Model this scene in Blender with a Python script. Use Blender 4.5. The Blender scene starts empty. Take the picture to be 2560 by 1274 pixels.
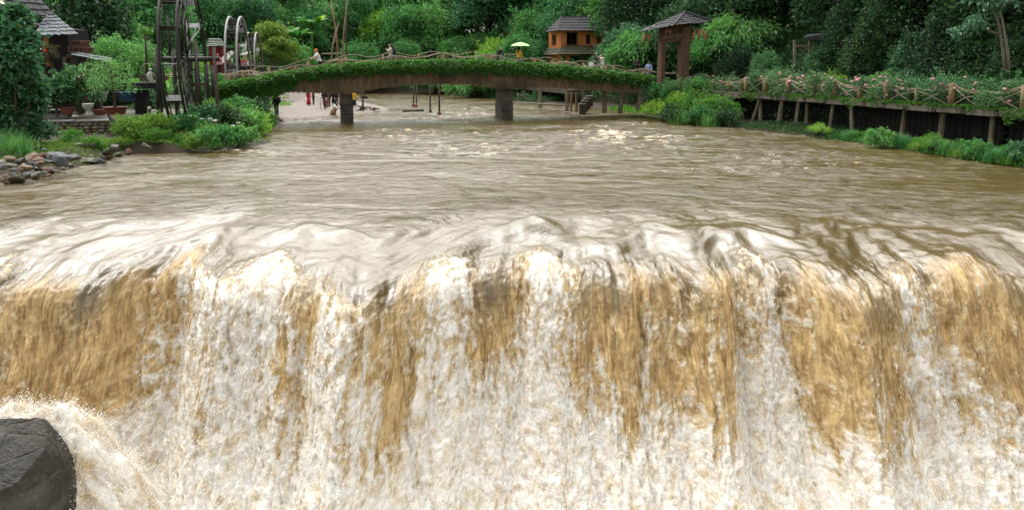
import bpy, bmesh, math, random
import numpy as np
from mathutils import Vector, Matrix
random.seed(7)
R = math.radians
SC = bpy.context.scene
COL = SC.collection

# ------------------------------------------------------------------ camera
HC = 4.2                      # camera height above the upper river
PITCH = 9.0
FPX = 1707.0                  # focal length in photo pixels (2560 wide)
PPY = 160 + FPX * math.tan(R(PITCH))
cam_d = bpy.data.cameras.new("camera")
cam_d.sensor_width = 36.0
cam_d.lens = 36.0 * FPX / 2560.0
cam_d.shift_y = -(637 - PPY) / 2560.0
cam_d.clip_start = 0.1
cam_d.clip_end = 3000
cam = bpy.data.objects.new("camera", cam_d)
cam.location = (0, 0, HC)
cam.rotation_euler = (R(90 - PITCH), 0, 0)
COL.objects.link(cam)
SC.camera = cam
_cp, _sp = math.cos(R(PITCH)), math.sin(R(PITCH))

def at(px, py, Y):
    """world point seen at photo pixel (px,py) at distance Y ahead"""
    cx = (px - 1280) / FPX
    cy = -(py - PPY) / FPX
    dy = _cp + cy * _sp
    dz = -_sp + cy * _cp
    t = Y / dy
    return Vector((cx * t, Y, HC + dz * t))

def on_z(px, py, z=0.0):
    cx = (px - 1280) / FPX
    cy = -(py - PPY) / FPX
    dy = _cp + cy * _sp
    dz = -_sp + cy * _cp
    t = (z - HC) / dz
    return Vector((cx * t, dy * t, z))

def to_px(p):
    x, y, z = p[0], p[1], p[2] - HC
    fw = y * _cp - z * _sp
    up = y * _sp + z * _cp
    return (1280 + FPX * x / fw, PPY - FPX * up / fw)

# ------------------------------------------------------------------ numpy noise
def _h(ix, iy, seed):
    n = (ix.astype(np.int64) * 374761393 + iy.astype(np.int64) * 668265263 + seed * 1442695041) & 0xffffffff
    n = ((n ^ (n >> 13)) * 1274126177) & 0xffffffff
    n = n ^ (n >> 16)
    return n

def perlin(x, y, seed=0):
    x = np.asarray(x, dtype=np.float64); y = np.asarray(y, dtype=np.float64)
    x, y = np.broadcast_arrays(x, y)
    xi = np.floor(x); yi = np.floor(y)
    xf = x - xi; yf = y - yi
    xi = xi.astype(np.int64); yi = yi.astype(np.int64)
    u = xf * xf * xf * (xf * (xf * 6 - 15) + 10)
    v = yf * yf * yf * (yf * (yf * 6 - 15) + 10)
    def g(ox, oy):
        a = _h(xi + ox, yi + oy, seed) * (2 * math.pi / 4294967296.0)
        return np.cos(a) * (xf - ox) + np.sin(a) * (yf - oy)
    a = g(0, 0); b = g(1, 0); c = g(0, 1); d = g(1, 1)
    return ((a + (b - a) * u) * (1 - v) + (c + (d - c) * u) * v) * 1.5

def fbm(x, y, octv=4, seed=0, gain=0.5, lac=2.03):
    s = 0; a = 1.0; t = 0
    for i in range(octv):
        s = s + a * perlin(x * lac ** i + 17.3 * i, y * lac ** i + 9.1 * i, seed + i)
        t += a; a *= gain
    return s / t

def billow(x, y, octv=4, seed=0, gain=0.5):
    s = 0; a = 1.0; t = 0
    for i in range(octv):
        s = s + a * np.abs(perlin(x * 2.05 ** i + 3.7 * i, y * 2.05 ** i + 5.9 * i, seed + i))
        t += a; a *= gain
    return s / t

def sst(a, b, x):
    t = np.clip((x - a) / (b - a), 0, 1)
    return t * t * (3 - 2 * t)

# ------------------------------------------------------------------ object helpers
def tag(o, label=None, cat=None, group=None, kind=None):
    if label: o["label"] = label
    if cat: o["category"] = cat
    if group: o["group"] = group
    if kind: o["kind"] = kind
    return o

def thing(name, label, cat, loc=(0, 0, 0), rz=0.0, group=None):
    o = bpy.data.objects.new(name, None)
    o.empty_display_size = 0.2
    COL.objects.link(o)
    o.location = loc
    o.rotation_euler = (0, 0, rz)
    return tag(o, label, cat, group)

def link_mesh(name, me, parent=None):
    o = bpy.data.objects.new(name, me)
    COL.objects.link(o)
    if parent is not None:
        o.parent = parent
    return o

def mesh_np(name, V, F, mat=None, parent=None, smooth=True, attrs=None):
    """V (n,3) array, F (m,k) array -> linked mesh object"""
    me = bpy.data.meshes.new(name)
    V = np.ascontiguousarray(V, dtype=np.float32)
    F = np.ascontiguousarray(F, dtype=np.int32)
    n, k = F.shape
    me.vertices.add(len(V)); me.vertices.foreach_set("co", V.ravel())
    me.loops.add(n * k); me.loops.foreach_set("vertex_index", F.ravel())
    me.polygons.add(n)
    me.polygons.foreach_set("loop_start", np.arange(0, n * k, k, dtype=np.int32))
    me.polygons.foreach_set("use_smooth", np.full(n, smooth, dtype=bool))
    if attrs:
        for an, av in attrs.items():
            av = np.asarray(av, dtype=np.float32)
            if av.ndim == 1:
                a = me.attributes.new(an, 'FLOAT', 'POINT'); a.data.foreach_set("value", av)
            else:
                a = me.attributes.new(an, 'FLOAT_VECTOR', 'POINT'); a.data.foreach_set("vector", av.ravel())
    me.update(calc_edges=True)
    if mat: me.materials.append(mat)
    return link_mesh(name, me, parent)

def grid_faces(nr, nc):
    i = np.arange(nr * nc).reshape(nr, nc)
    return np.stack([i[:-1, :-1], i[:-1, 1:], i[1:, 1:], i[1:, :-1]], -1).reshape(-1, 4)

class MB:
    """collects shapes that become ONE mesh"""
    def __init__(self):
        self.v = []; self.f = []
    def add(self, vs, fs):
        b = len(self.v)
        self.v.extend([tuple(p) for p in vs])
        self.f.extend([tuple(b + i for i in f) for f in fs])
        return self
    def box(self, c, s, rz=0.0, rx=0.0, ry=0.0, taper=1.0):
        m = Matrix.Translation(Vector(c)) @ Matrix.Rotation(rz, 4, 'Z') @ Matrix.Rotation(ry, 4, 'Y') @ Matrix.Rotation(rx, 4, 'X')
        hx, hy, hz = s[0] / 2, s[1] / 2, s[2] / 2
        vs = []
        for z in (-hz, hz):
            k = taper if z > 0 else 1.0
            for x, y in ((-hx, -hy), (hx, -hy), (hx, hy), (-hx, hy)):
                vs.append(m @ Vector((x * k, y * k, z)))
        return self.add(vs, [(3, 2, 1, 0), (4, 5, 6, 7), (0, 1, 5, 4), (1, 2, 6, 5), (2, 3, 7, 6), (3, 0, 4, 7)])
    def hexa(self, p):
        """8 points: bottom 4 ccw, top 4 ccw"""
        return self.add(p, [(3, 2, 1, 0), (4, 5, 6, 7), (0, 1, 5, 4), (1, 2, 6, 5), (2, 3, 7, 6), (3, 0, 4, 7)])
    def beam(self, a, b, w, h, up=(0, 0, 1)):
        a = Vector(a); b = Vector(b); d = (b - a).normalized()
        u = Vector(up)
        s = d.cross(u)
        if s.length < 1e-4: s = d.cross(Vector((1, 0, 0)))
        s.normalize(); u = s.cross(d)
        s *= w / 2; u *= h / 2
        return self.hexa([a - s - u, a + s - u, b + s - u, b - s - u, a - s + u, a + s + u, b + s + u, b - s + u])
    def tube(self, pts, rad, n=8, cap=True):
        pts = [Vector(p) for p in pts]
        m = len(pts)
        if not hasattr(rad, '__len__'): rad = [rad] * m
        base = len(self.v)
        t0 = (pts[1] - pts[0]).normalized()
        ref = Vector((0, 0, 1)) if abs(t0.z) < 0.9 else Vector((1, 0, 0))
        s = t0.cross(ref).normalized()
        for i, p in enumerate(pts):
            t = (pts[min(i + 1, m - 1)] - pts[max(i - 1, 0)])
            if t.length < 1e-7: t = t0
            t.normalize()
            s = (s - t * s.dot(t))
            if s.length < 1e-5: s = t.orthogonal()
            s.normalize()
            u = t.cross(s)
            for k in range(n):
                a = 2 * math.pi * k / n
                self.v.append(tuple(p + (s * math.cos(a) + u * math.sin(a)) * rad[i]))
        for i in range(m - 1):
            for k in range(n):
                a = base + i * n + k; b = base + i * n + (k + 1) % n
                self.f.append((a, b, b + n, a + n))
        if cap:
            self.f.append(tuple(base + k for k in reversed(range(n))))
            self.f.append(tuple(base + (m - 1) * n + k for k in range(n)))
        return self
    def lathe(self, c, prof, n=20, sx=1.0, sy=1.0, rz=0.0):
        """prof: list of (radius, z)"""
        base = len(self.v); cx, cy, cz = c
        for r, z in prof:
            for k in range(n):
                a = 2 * math.pi * k / n
                x = r * math.cos(a) * sx; y = r * math.sin(a) * sy
                self.v.append((cx + x * math.cos(rz) - y * math.sin(rz), cy + x * math.sin(rz) + y * math.cos(rz), cz + z))
        for i in range(len(prof) - 1):
            for k in range(n):
                a = base + i * n + k; b = base + i * n + (k + 1) % n
                self.f.append((a, b, b + n, a + n))
        self.f.append(tuple(base + k for k in reversed(range(n))))
        self.f.append(tuple(base + (len(prof) - 1) * n + k for k in range(n)))
        return self
    def ball(self, c, r, n=10, m=7):
        rx, ry, rz = (r, r, r) if not hasattr(r, '__len__') else r
        prof = []
        base = len(self.v)
        for i in range(1, m):
            a = math.pi * i / m - math.pi / 2
            for k in range(n):
                b = 2 * math.pi * k / n
                self.v.append((c[0] + rx * math.cos(a) * math.cos(b), c[1] + ry * math.cos(a) * math.sin(b), c[2] + rz * math.sin(a)))
        lo = len(self.v); self.v.append((c[0], c[1], c[2] - rz))
        hi = len(self.v); self.v.append((c[0], c[1], c[2] + rz))
        for i in range(m - 2):
            for k in range(n):
                a = base + i * n + k; b = base + i * n + (k + 1) % n
                self.f.append((a, b, b + n, a + n))
        for k in range(n):
            self.f.append((base + (k + 1) % n, base + k, lo))
            self.f.append((base + (m - 2) * n + k, base + (m - 2) * n + (k + 1) % n, hi))
        return self
    def build(self, name, mat, parent=None, smooth=False, bevel=0.0, subsurf=0, auto=None):
        me = bpy.data.meshes.new(name)
        me.from_pydata(self.v, [], self.f)
        me.update()
        if smooth:
            me.polygons.foreach_set("use_smooth", np.ones(len(me.polygons), dtype=bool))
        if mat: me.materials.append(mat)
        o = link_mesh(name, me, parent)
        if bevel > 0:
            b = o.modifiers.new("bevel", 'BEVEL'); b.width = bevel; b.segments = 2; b.limit_method = 'ANGLE'
        if subsurf:
            s = o.modifiers.new("sub", 'SUBSURF'); s.levels = subsurf; s.render_levels = subsurf
        return o

# ------------------------------------------------------------------ material helpers
class NT:
    def __init__(self, name):
        self.m = bpy.data.materials.new(name)
        self.m.use_nodes = True
        self.t = self.m.node_tree
        self.n = self.t.nodes
        self.bsdf = self.n["Principled BSDF"]
        self.out = self.n["Material Output"]
    def add(self, typ, **kw):
        nd = self.n.new(typ)
        for k, v in kw.items():
            if k.startswith("i_"):
                nd.inputs[k[2:].replace("_", " ")].default_value = v
            else:
                setattr(nd, k, v)
        return nd
    def link(self, a, b):
        self.t.links.new(a, b)
    def noise(self, vec, scale, detail=4, rough=0.55, dist=0.0):
        nd = self.add("ShaderNodeTexNoise")
        nd.inputs["Scale"].default_value = scale; nd.inputs["Detail"].default_value = detail
        nd.inputs["Roughness"].default_value = rough; nd.inputs["Distortion"].default_value = dist
        if vec is not None: self.link(vec, nd.inputs["Vector"])
        return nd.outputs["Fac"]
    def mapping(self, vec, scale=(1, 1, 1), loc=(0, 0, 0), rot=(0, 0, 0)):
        nd = self.add("ShaderNodeMapping")
        nd.inputs["Scale"].default_value = scale; nd.inputs["Location"].default_value = loc
        nd.inputs["Rotation"].default_value = rot
        self.link(vec, nd.inputs["Vector"])
        return nd.outputs[0]
    def ramp(self, fac, stops, interp='LINEAR'):
        nd = self.add("ShaderNodeValToRGB")
        cr = nd.color_ramp; cr.interpolation = interp
        while len(cr.elements) > 1: cr.elements.remove(cr.elements[-1])
        cr.elements[0].position = stops[0][0]; cr.elements[0].color = (*stops[0][1], 1)
        for p, c in stops[1:]:
            e = cr.elements.new(p); e.color = (*c, 1)
        self.link(fac, nd.inputs["Fac"])
        return nd.outputs["Color"]
    def mix(self, fac, a, b, blend='MIX'):
        nd = self.add("ShaderNodeMix", data_type='RGBA', blend_type=blend)
        for val, idx in ((fac, 0), (a, 6), (b, 7)):
            if hasattr(val, 'is_linked'): self.link(val, nd.inputs[idx])
            elif idx == 0: nd.inputs[0].default_value = val
            else: nd.inputs[idx].default_value = (*val, 1)
        return nd.outputs[2]
    def math(self, op, a, b=None, c=None, clamp=False):
        nd = self.add("ShaderNodeMath", operation=op, use_clamp=clamp)
        for i, val in enumerate((a, b, c)):
            if val is None: continue
            if hasattr(val, 'is_linked'): self.link(val, nd.inputs[i])
            else: nd.inputs[i].default_value = val
        return nd.outputs[0]
    def smooth(self, x, lo, hi, t0=0.0, t1=1.0):
        nd = self.add("ShaderNodeMapRange", interpolation_type='SMOOTHSTEP')
        self.link(x, nd.inputs[0])
        for i, val in enumerate((lo, hi, t0, t1)):
            nd.inputs[i + 1].default_value = val
        return nd.outputs[0]
    def attr(self, name):
        nd = self.add("ShaderNodeAttribute", attribute_name=name)
        return nd
    def bump(self, h, strength=0.3, dist=0.05, normal=None):
        nd = self.add("ShaderNodeBump")
        nd.inputs["Strength"].default_value = strength; nd.inputs["Distance"].default_value = dist
        self.link(h, nd.inputs["Height"])
        if normal is not None: self.link(normal, nd.inputs["Normal"])
        return nd.outputs[0]
    def set(self, **kw):
        for k, v in kw.items():
            s = self.bsdf.inputs[k.replace("_", " ")]
            if hasattr(v, 'is_linked'): self.link(v, s)
            elif s.type == 'RGBA': s.default_value = (*v, 1)
            else: s.default_value = v
        return self

def obj_coord(nt):
    return nt.add("ShaderNodeTexCoord").outputs["Object"]

def simple_mat(name, col, rough=0.7, var=0.35, scale=6.0, bump=0.2, bscale=20.0, stretch=(1, 1, 1), spec=0.4, col2=None):
    """a mottled, slightly bumpy surface"""
    nt = NT(name)
    co = nt.mapping(obj_coord(nt), stretch)
    n1 = nt.noise(co, scale, 5, 0.6)
    c2 = col2 if col2 else tuple(c * (1 - var) for c in col)
    c = nt.ramp(n1, [(0.3, c2), (0.7, col)])
    n2 = nt.noise(co, bscale, 4, 0.6)
    nt.set(Base_Color=c, Roughness=rough, Specular_IOR_Level=spec, Normal=nt.bump(n2, bump, 0.03))
    return nt.m
# ------------------------------------------------------------------ light
SUN_EL, SUN_AZ = 67.0, 336.0      # degrees; azimuth the light comes from (clockwise from +Y)
world = bpy.data.worlds.new("World")
SC.world = world
world.use_nodes = True
wt = world.node_tree
bg = wt.nodes["Background"]
sky = wt.nodes.new("ShaderNodeTexSky")
sky.sky_type = 'NISHITA'
sky.sun_disc = False
sky.sun_elevation = R(SUN_EL)
sky.sun_rotation = R(SUN_AZ)
sky.air_density = 1.0; sky.dust_density = 4.0; sky.ozone_density = 1.0
hsv = wt.nodes.new("ShaderNodeHueSaturation")       # an overcast sky is almost grey
hsv.inputs["Saturation"].default_value = 0.03
wt.links.new(sky.outputs[0], hsv.inputs["Color"])
wt.links.new(hsv.outputs[0], bg.inputs["Color"])
bg.inputs["Strength"].default_value = 0.15
sun_d = bpy.data.lights.new("sun", 'SUN')
sun_d.energy = 1.5
sun_d.angle = R(90)
sun_d.color = (1.0, 0.965, 0.91)
sun = bpy.data.objects.new("sun", sun_d)
COL.objects.link(sun)
sun.rotation_euler = (R(90 - SUN_EL), 0, R(-SUN_AZ + 180))
SC.view_settings.view_transform = 'Standard'
SC.view_settings.look = 'None'
SC.view_settings.exposure = 1.0
SC.view_settings.gamma = 1.0
SC.render.film_transparent = False

# ------------------------------------------------------------------ river and waterfall
def steep_y(u):
    """where along Y the sheet of water breaks over the ledge"""
    u = np.asarray(u, dtype=np.float64)
    y = 15.4 - 0.006 * u * u + 0.85 * perlin(u * 0.45 + 3.3, u * 0 + .5, 11) + 0.38 * perlin(u * 1.3, u * 0 + .5, 12)
    for c, w_, k in ((10.3, 1.5, 1.35), (-.2, 1.0, .75), (-3.1, 1.0, -1.25), (-8.0, .8, .8), (4.3, .7, -.75), (-10.2, 1.0, -.45), (6.9, .7, -.6), (2.2, .7, .45)):
        y += k * np.exp(-((u - c) / w_) ** 2)
    return y

# chutes of water over the ledge, in metres across it: (centre, half width, relief, whiteness, where its foam begins)
CHUTES = [(-15.6, 1.5, .30, .6, 0.), (-13.6, 1.1, .34, .35, 0.), (-12.1, .75, .36, .8, -.9), (-10.7, .62, .20, .12, .3), (-9.7, .50, .17, .06, .5), (-8.95, .42, .30, .10, .5), (-8.15, .52, .36, .50, 0.), (-7.3, .50, .26, .82, .1), (-6.45, .55, .30, .78, .1),
          (-5.5, .62, .42, 1.0, -.8), (-4.62, .38, .34, .26, .1), (-3.75, .62, .34, .86, 0.), (-2.95, .40, .18, .60, .4), (-2.35, .38, .16, .10, .5), (-1.45, .66, .46, 1.0, -.7), (-.35, .74, .28, .14, .7), (.74, .52, .42, 1.0, -.9), (1.78, .66, .34, .20, .3),
          (2.62, .34, .24, .06, .5), (3.35, .42, .36, .42, .2), (4.35, .55, .22, .34, .3), (5.0, .40, .26, .22, .4), (5.75, .56, .42, 1.0, -.8), (6.62, .42, .30, .10, .6), (7.35, .46, .32, .26, .4), (8.1, .42, .34, .22, .4), (9.1, .55, .30, .86, .4),
          (10.5, 1.0, .52, .24, .2), (11.9, .60, .22, .06, .6), (13.1, .9, .36, .5, .1), (15.0, 1.3, .34, .6, 0.), (17.0, 1.4, .3, .6, 0.)]

def chute_fields(um, v, w):
    rel = np.full(um.shape, -.10); wht = np.zeros(um.shape); st = np.zeros(um.shape); tot = np.full(um.shape, 1e-4)
    for i, (c, hw, amp, whi, s0) in enumerate(CHUTES):
        cc = c + .10 * np.sin(v * .9 + i * 1.7) + .03 * np.clip(w, 0, 6) * math.sin(i * 2.3)
        hh = hw * (1.05 + .10 * np.clip(w, 0, 5) * .35)
        t = (um - cc) / hh
        b = amp * np.clip(1 - t * t, 0, 1) ** .62 - .10
        rel = np.maximum(rel, b)
        g = np.exp(-(t * .95) ** 2)
        wht += g * whi; st += g * s0; tot += g
    return rel, wht / tot, st / tot

def surface(u, v):
    """u across, v metres past the point where the bed starts to fall -> (P, foam, flow)"""
    ys = steep_y(u)
    # base profile as a function of v (v=0 at y = ys+4.6)
    L1 = 4.6
    a = np.clip(v, 0, L1)
    z1 = -0.62 * (a / L1) ** 2.4
    y1 = ys + L1 - a
    w = np.clip(v - L1, 0, None)
    # slope of the face: turns over the ledge, falls steeply, then flares so the foot faces up and looks brighter
    wt = np.linspace(0, 9, 900)
    at_ = R(17.8) + (R(66) - R(17.8)) * sst(0, .95, wt) - R(22) * sst(2.6, 5.6, wt)
    cy_ = np.concatenate([[0], np.cumsum(np.cos(at_[:-1]) * (wt[1] - wt[0]))]); cz_ = np.concatenate([[0], np.cumsum(np.sin(at_[:-1]) * (wt[1] - wt[0]))])
    y = y1 - np.interp(w, wt, cy_)
    z = z1 - np.interp(w, wt, cz_)
    ang = np.where(w > 0, np.interp(w, wt, at_), np.arctan(0.62 * 2.4 * (a / L1) ** 1.4 / L1))
    if True:
        up = np.clip(-v, 0, None)            # upstream: flat
        y = np.where(v < 0, ys + L1 + up, y)
        z = np.where(v < 0, 0.0, z)
    return y, z, ang, v - L1

def wf_fields(u, v):
    y, z, ang, w = surface(u, v)
    # meander of the streaks
    um = u + 0.16 * perlin(u * .6, v * .28, 21) + 0.06 * perlin(u * 2.1, v * .7, 22) * np.clip(w, 0, 2)
    uj = um + .10 * perlin(um * 3.1, v * 1.3, 23) + .05 * perlin(um * 8, v * 3.5, 24)
    rel, whi, st0 = chute_fields(uj, v, w)
    early = np.clip((whi - .7) / .3, 0, 1); late = np.clip(1 - whi / .35, 0, 1)
    fall = sst(-1.2, 0.8, w)
    # streaky noise along the flow
    st = fbm(um * 2.2, v * 0.33, 4, 31, .55)
    st2 = fbm(um * 6.5, v * 1.1, 4, 41, .6)
    lump = fbm(um * 1.5, v * 0.9, 4, 51, .55)
    grow = sst(0.0, 4.6, w)
    bias = -.93 + 1.66 * whi * sst(-.55, .45, w - st0 + .8 * fbm(um * 2.6, v * 2.0, 4, 27, .6)) + (.80 - .46 * whi) * grow ** 1.25
    # the big white apron low in the middle and along the foot
    bias += 0.75 * sst(1.6, 3.4, w) * np.exp(-((um - 0.3) / (0.5 + .5 * np.clip(w - 1.2, 0, 3))) ** 2)
    bias += 0.85 * sst(2.8, 4.8, w)
    gran = fbm(um * 9, v * 4.2, 4, 46, .65)
    f = bias + 0.85 * st + 0.95 * st2 + 0.65 * lump + 1.05 * gran
    foam = np.clip(.5 + .62 * f, 0, 1) ** 1.1
    foam = np.maximum(foam, np.clip((.13 + .45 * grow) * (.62 + 1.1 * gran + .9 * st2), 0, 1))
    foam = foam * (.72 + .28 * sst(.2, .9, foam))
    foam = foam * sst(-1.3, .1, w - np.minimum(st0, .2) + .9 * fbm(um * 3.2, v * 1.6, 4, 28, .6))
    # relief: broad tongues, ropes of water, boiling foam
    tong = fbm(um * 0.85, v * 0.10, 3, 61, .5)
    rope = fbm(um * 3.2, v * 0.16, 3, 71, .55)
    boil = billow(um * 5.0, v * 1.55, 5, 81, .62)
    boil2 = fbm(um * 14, v * 4.2, 3, 91, .6)
    f_on = sst(-1.5, 1.0, w)
    disp = 0.22 * tong * sst(-3.2, .6, w) + (0.08 + .10 * late) * rope * f_on + .09 * late * (.35 - np.abs(perlin(um * 4.6, v * .22, 75))) * f_on
    disp += 1.12 * rel * sst(-1.1, .75, w - np.minimum(st0, 0) * .8) * (1 - .30 * grow)
    fine = fbm(um * 24, v * 9, 3, 95, .6)
    disp += (.35 + .65 * foam) * f_on * (0.27 * boil - 0.05 + 0.07 * boil2 + .035 * fine)
    brown_tex = fbm(um * 5.5, v * 1.5, 4, 101, .6)
    disp += (1 - foam) * f_on * 0.075 * brown_tex
    # smooth humps in the sheet above the break
    hump = fbm(u * 0.55 + .3 * v, v * 0.62, 3, 111, .5)
    disp += 0.20 * hump * sst(-4.4, -2.4, w) * (1 - sst(-.2, 1.2, w))
    rip = fbm(u * 2.6 + .6 * perlin(u * .7, v * .7, 5), v * 3.4, 4, 121, .55)
    disp += 0.012 * rip * (1 - f_on)
    # a standing hump over a submerged rock
    disp += 0.22 * np.exp(-((u - .65) / .5) ** 2 - ((w + 2.2) / .55) ** 2)
    disp += 0.15 * np.exp(-((u + 5.2) / .6) ** 2 - ((w + 2.3) / .5) ** 2)
    disp += 0.18 * np.exp(-((u - 5.3) / .5) ** 2 - ((w + 1.5) / .5) ** 2)
    edge = np.exp(-((w - 9) / 1.2) ** 2)
    X = u + 0.0 * v
    Yp = y - np.sin(ang) * disp
    Zp = z + np.cos(ang) * disp
    return X, Yp, Zp, foam, um, w, early, late

V0 = 0.0          # river mesh ends and waterfall mesh begins here (a little upstream of the break)
def water_mats():
    # ---- one look for river and fall, driven by where the water is torn into foam
    nt = NT("muddy_water")
    fl = nt.attr("flow").outputs["Vector"]
    fo = nt.attr("foam").outputs["Fac"]
    th = nt.attr("thin").outputs["Fac"]
    # fine foam structure stretched along the flow
    a = nt.noise(nt.mapping(fl, (9, 3.2, 1)), 1.0, 6, .62, .6)
    b = nt.noise(nt.mapping(fl, (38, 7, 1)), 1.0, 5, .65, .3)
    c = nt.noise(nt.mapping(fl, (2.4, .8, 1)), 1.0, 3, .5)
    det = nt.math('ADD', nt.math('MULTIPLY', a, .75), nt.math('MULTIPLY', b, .45))
    f1 = nt.math('ADD', nt.math('MULTIPLY', fo, 1.30), nt.math('MULTIPLY_ADD', det, 1.9, -1.27))
    edge = nt.math('MULTIPLY', fo, nt.math('SUBTRACT', 1.15, fo))
    f2 = nt.smooth(nt.math('MULTIPLY', f1, nt.smooth(fo, .02, .16)), .02, 1.15)
    # water body: silty brown, paler and more golden where thin
    deep = nt.mix(c, (0.080, 0.053, 0.014), (0.118, 0.080, 0.024))
    gold = nt.mix(nt.smooth(nt.math('ADD', nt.math('MULTIPLY', nt.noise(nt.mapping(fl, (6, 1.5, 1)), 1.0, 6, .65), .6), nt.math('MULTIPLY', nt.noise(nt.mapping(fl, (26, 2.2, 1)), 1.0, 4, .6), .4)), .36, .66), (0.25, 0.150, 0.052), (0.70, 0.51, 0.245))
    body = nt.mix(th, deep, gold)
    white = nt.mix(nt.smooth(nt.noise(nt.mapping(fl, (5, 2.4, 1)), 1.0, 6, .68), .30, .58), (0.66, 0.53, 0.335), (0.89, 0.865, 0.81))
    cream = nt.mix(a, (0.50, 0.355, 0.175), (0.80, 0.665, 0.44))
    colr = nt.mix(nt.smooth(f2, .0, .38), body, cream)
    colr = nt.mix(nt.smooth(f2, .30, .95), colr, white)
    # wet dark rock glimpsed through rents in the foam
    h1 = nt.noise(nt.mapping(fl, (4.5, 2.4, 1), (3, 7, 0)), 1.0, 3, .5)
    h2 = nt.noise(nt.mapping(fl, (17, 7, 1), (1, 2, 0)), 1.0, 4, .65)
    hole = nt.math('MULTIPLY', nt.smooth(h1, .63, .76), nt.smooth(h2, .50, .66))
    hole = nt.math('MULTIPLY', hole, nt.attr("rent").outputs["Fac"])
    colr = nt.mix(nt.math('MULTIPLY', hole, .6), colr, (0.075, 0.07, 0.055))
    rough = nt.math('MULTIPLY_ADD', f2, .45, nt.math('MULTIPLY_ADD', nt.attr('calm').outputs['Fac'], -.10, .23))
    # ripples on the river, fizz on the foam
    g = nt.add("ShaderNodeNewGeometry").outputs["Position"]
    r1 = nt.noise(nt.mapping(g, (1.0, 1.5, 1), rot=(0, 0, .25)), 1.0, 6, .60, 1.3)
    r2 = nt.noise(nt.mapping(g, (6.5, 11, 1)), 1.0, 4, .6, .5)
    calm = nt.attr("calm").outputs["Fac"]
    hr = nt.math('ADD', nt.math('MULTIPLY', r1, .28), nt.math('MULTIPLY', r2, .018))
    hr = nt.math('MULTIPLY', hr, calm)
    swath = nt.smooth(nt.noise(nt.mapping(g, (.16, .30, 1), rot=(0, 0, .2)), 1.0, 4, .55, .8), .36, .62, .45, 1.25)
    hr = nt.math('MULTIPLY', hr, swath)
    s1 = nt.math('ADD', nt.noise(nt.mapping(fl, (13, 2.6, 1)), 1.0, 5, .6, .7), nt.math('MULTIPLY', nt.noise(nt.mapping(fl, (42, 11, 1)), 1.0, 4, .6, .4), .35))
    hr = nt.math('ADD', hr, nt.math('MULTIPLY', s1, nt.math('MULTIPLY_ADD', th, .040, .007)))
    hf = nt.math('MULTIPLY', nt.math('MULTIPLY', det, f2), .085)
    h = nt.math('ADD', hr, hf)
    nt.set(Base_Color=colr, Roughness=rough, IOR=nt.math('MULTIPLY_ADD', nt.math('MAXIMUM', f2, th), -.48, 1.86), Specular_IOR_Level=nt.math('MULTIPLY_ADD', f2, -.3, .5), Normal=nt.bump(h, 1.0, 1.0))
    # aerated water lets light through
    nt.set(Subsurface_Weight=nt.math('MULTIPLY', nt.math('MAXIMUM', f2, th), .55), Subsurface_Scale=.09)
    nt.bsdf.inputs['Subsurface Radius'].default_value = (1, .85, .6)
    return nt.m
M_WATER = water_mats()

# -- waterfall mesh
ucol = np.arange(-18.6, 18.63, 0.032)
vrow = np.concatenate([np.arange(V0, 2.2, 0.05), np.arange(2.2, 12.2, 0.027)])
U, VV = np.meshgrid(ucol, vrow)
X, Yp, Zp, foam, um, w, early, late = wf_fields(U, VV)
wth = w + 1.5 * fbm(um * .8, w * .3 + 2, 3, 19) + .7 * fbm(um * 3.5, w * .8, 3, 20) - .3
thin = sst(-.7, 1.1, wth)
rent = sst(.5, 1.6, w) * (1 - .45 * sst(5, 7, w)) * np.clip(.55 + foam, 0, 1) * (1 - .35 * np.clip(late, 0, 1))
calm = 1 - sst(-4.4, -2.2, w) * .82
calm *= 1 - .9 * sst(-1, .5, w)
V = np.stack([X, Yp, Zp], -1).reshape(-1, 3)
flow = np.stack([um, VV, np.zeros_like(um)], -1).reshape(-1, 3)
wf = mesh_np("waterfall", V, grid_faces(len(vrow), len(ucol))[:, ::-1], M_WATER, None, True,
             {"foam": foam.ravel(), "thin": thin.ravel(), "rent": rent.ravel(), "calm": calm.ravel(), "flow": flow})
tag(wf, "muddy brown waterfall breaking into white foam across the whole river", "waterfall", kind="structure")
WF = dict(U=U, V=VV, P=V.reshape(len(vrow), len(ucol), 3), foam=foam, w=w)

# -- river mesh: meets the fall row for row at v = V0
row0 = WF["P"][0]
ncol = 700
ur = np.concatenate([ucol])
def river_grid():
    # blend from the first waterfall row out to a straight wide grid upstream
    dists = [0.0]
    while dists[-1] < 125:
        dists.append(dists[-1] + max(0.05, 0.0055 * (dists[-1] + 18)))
    d = np.array(dists)
    uc = ucol[::2]
    r0 = row0[::2]
    D, UU = np.meshgrid(d, uc, indexing='ij')
    ystart = r0[:, 1][None, :]
    k = sst(0, 10, D)
    Y = ystart * (1 - k) + 19.8 * k + D
    Xs = UU * (1 + .42 * sst(-1, 9, D) * (D > 0) + 1.2 * sst(4, 60, D))
    return D, Xs, Y, r0
D, XR, YR, r0 = river_grid()
chop = sst(0.3, 4, D)
dist = YR
amp = 0.020 + 0.045 * sst(24, 45, dist)
wv = fbm(XR * .55 + .5 * perlin(XR * .2, YR * .2, 3), YR * .95, 4, 131, .55)
wv2 = fbm(XR * 1.7, YR * 2.6, 3, 141, .55)
swell = fbm(XR * .16, YR * .28, 2, 151)
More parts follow.
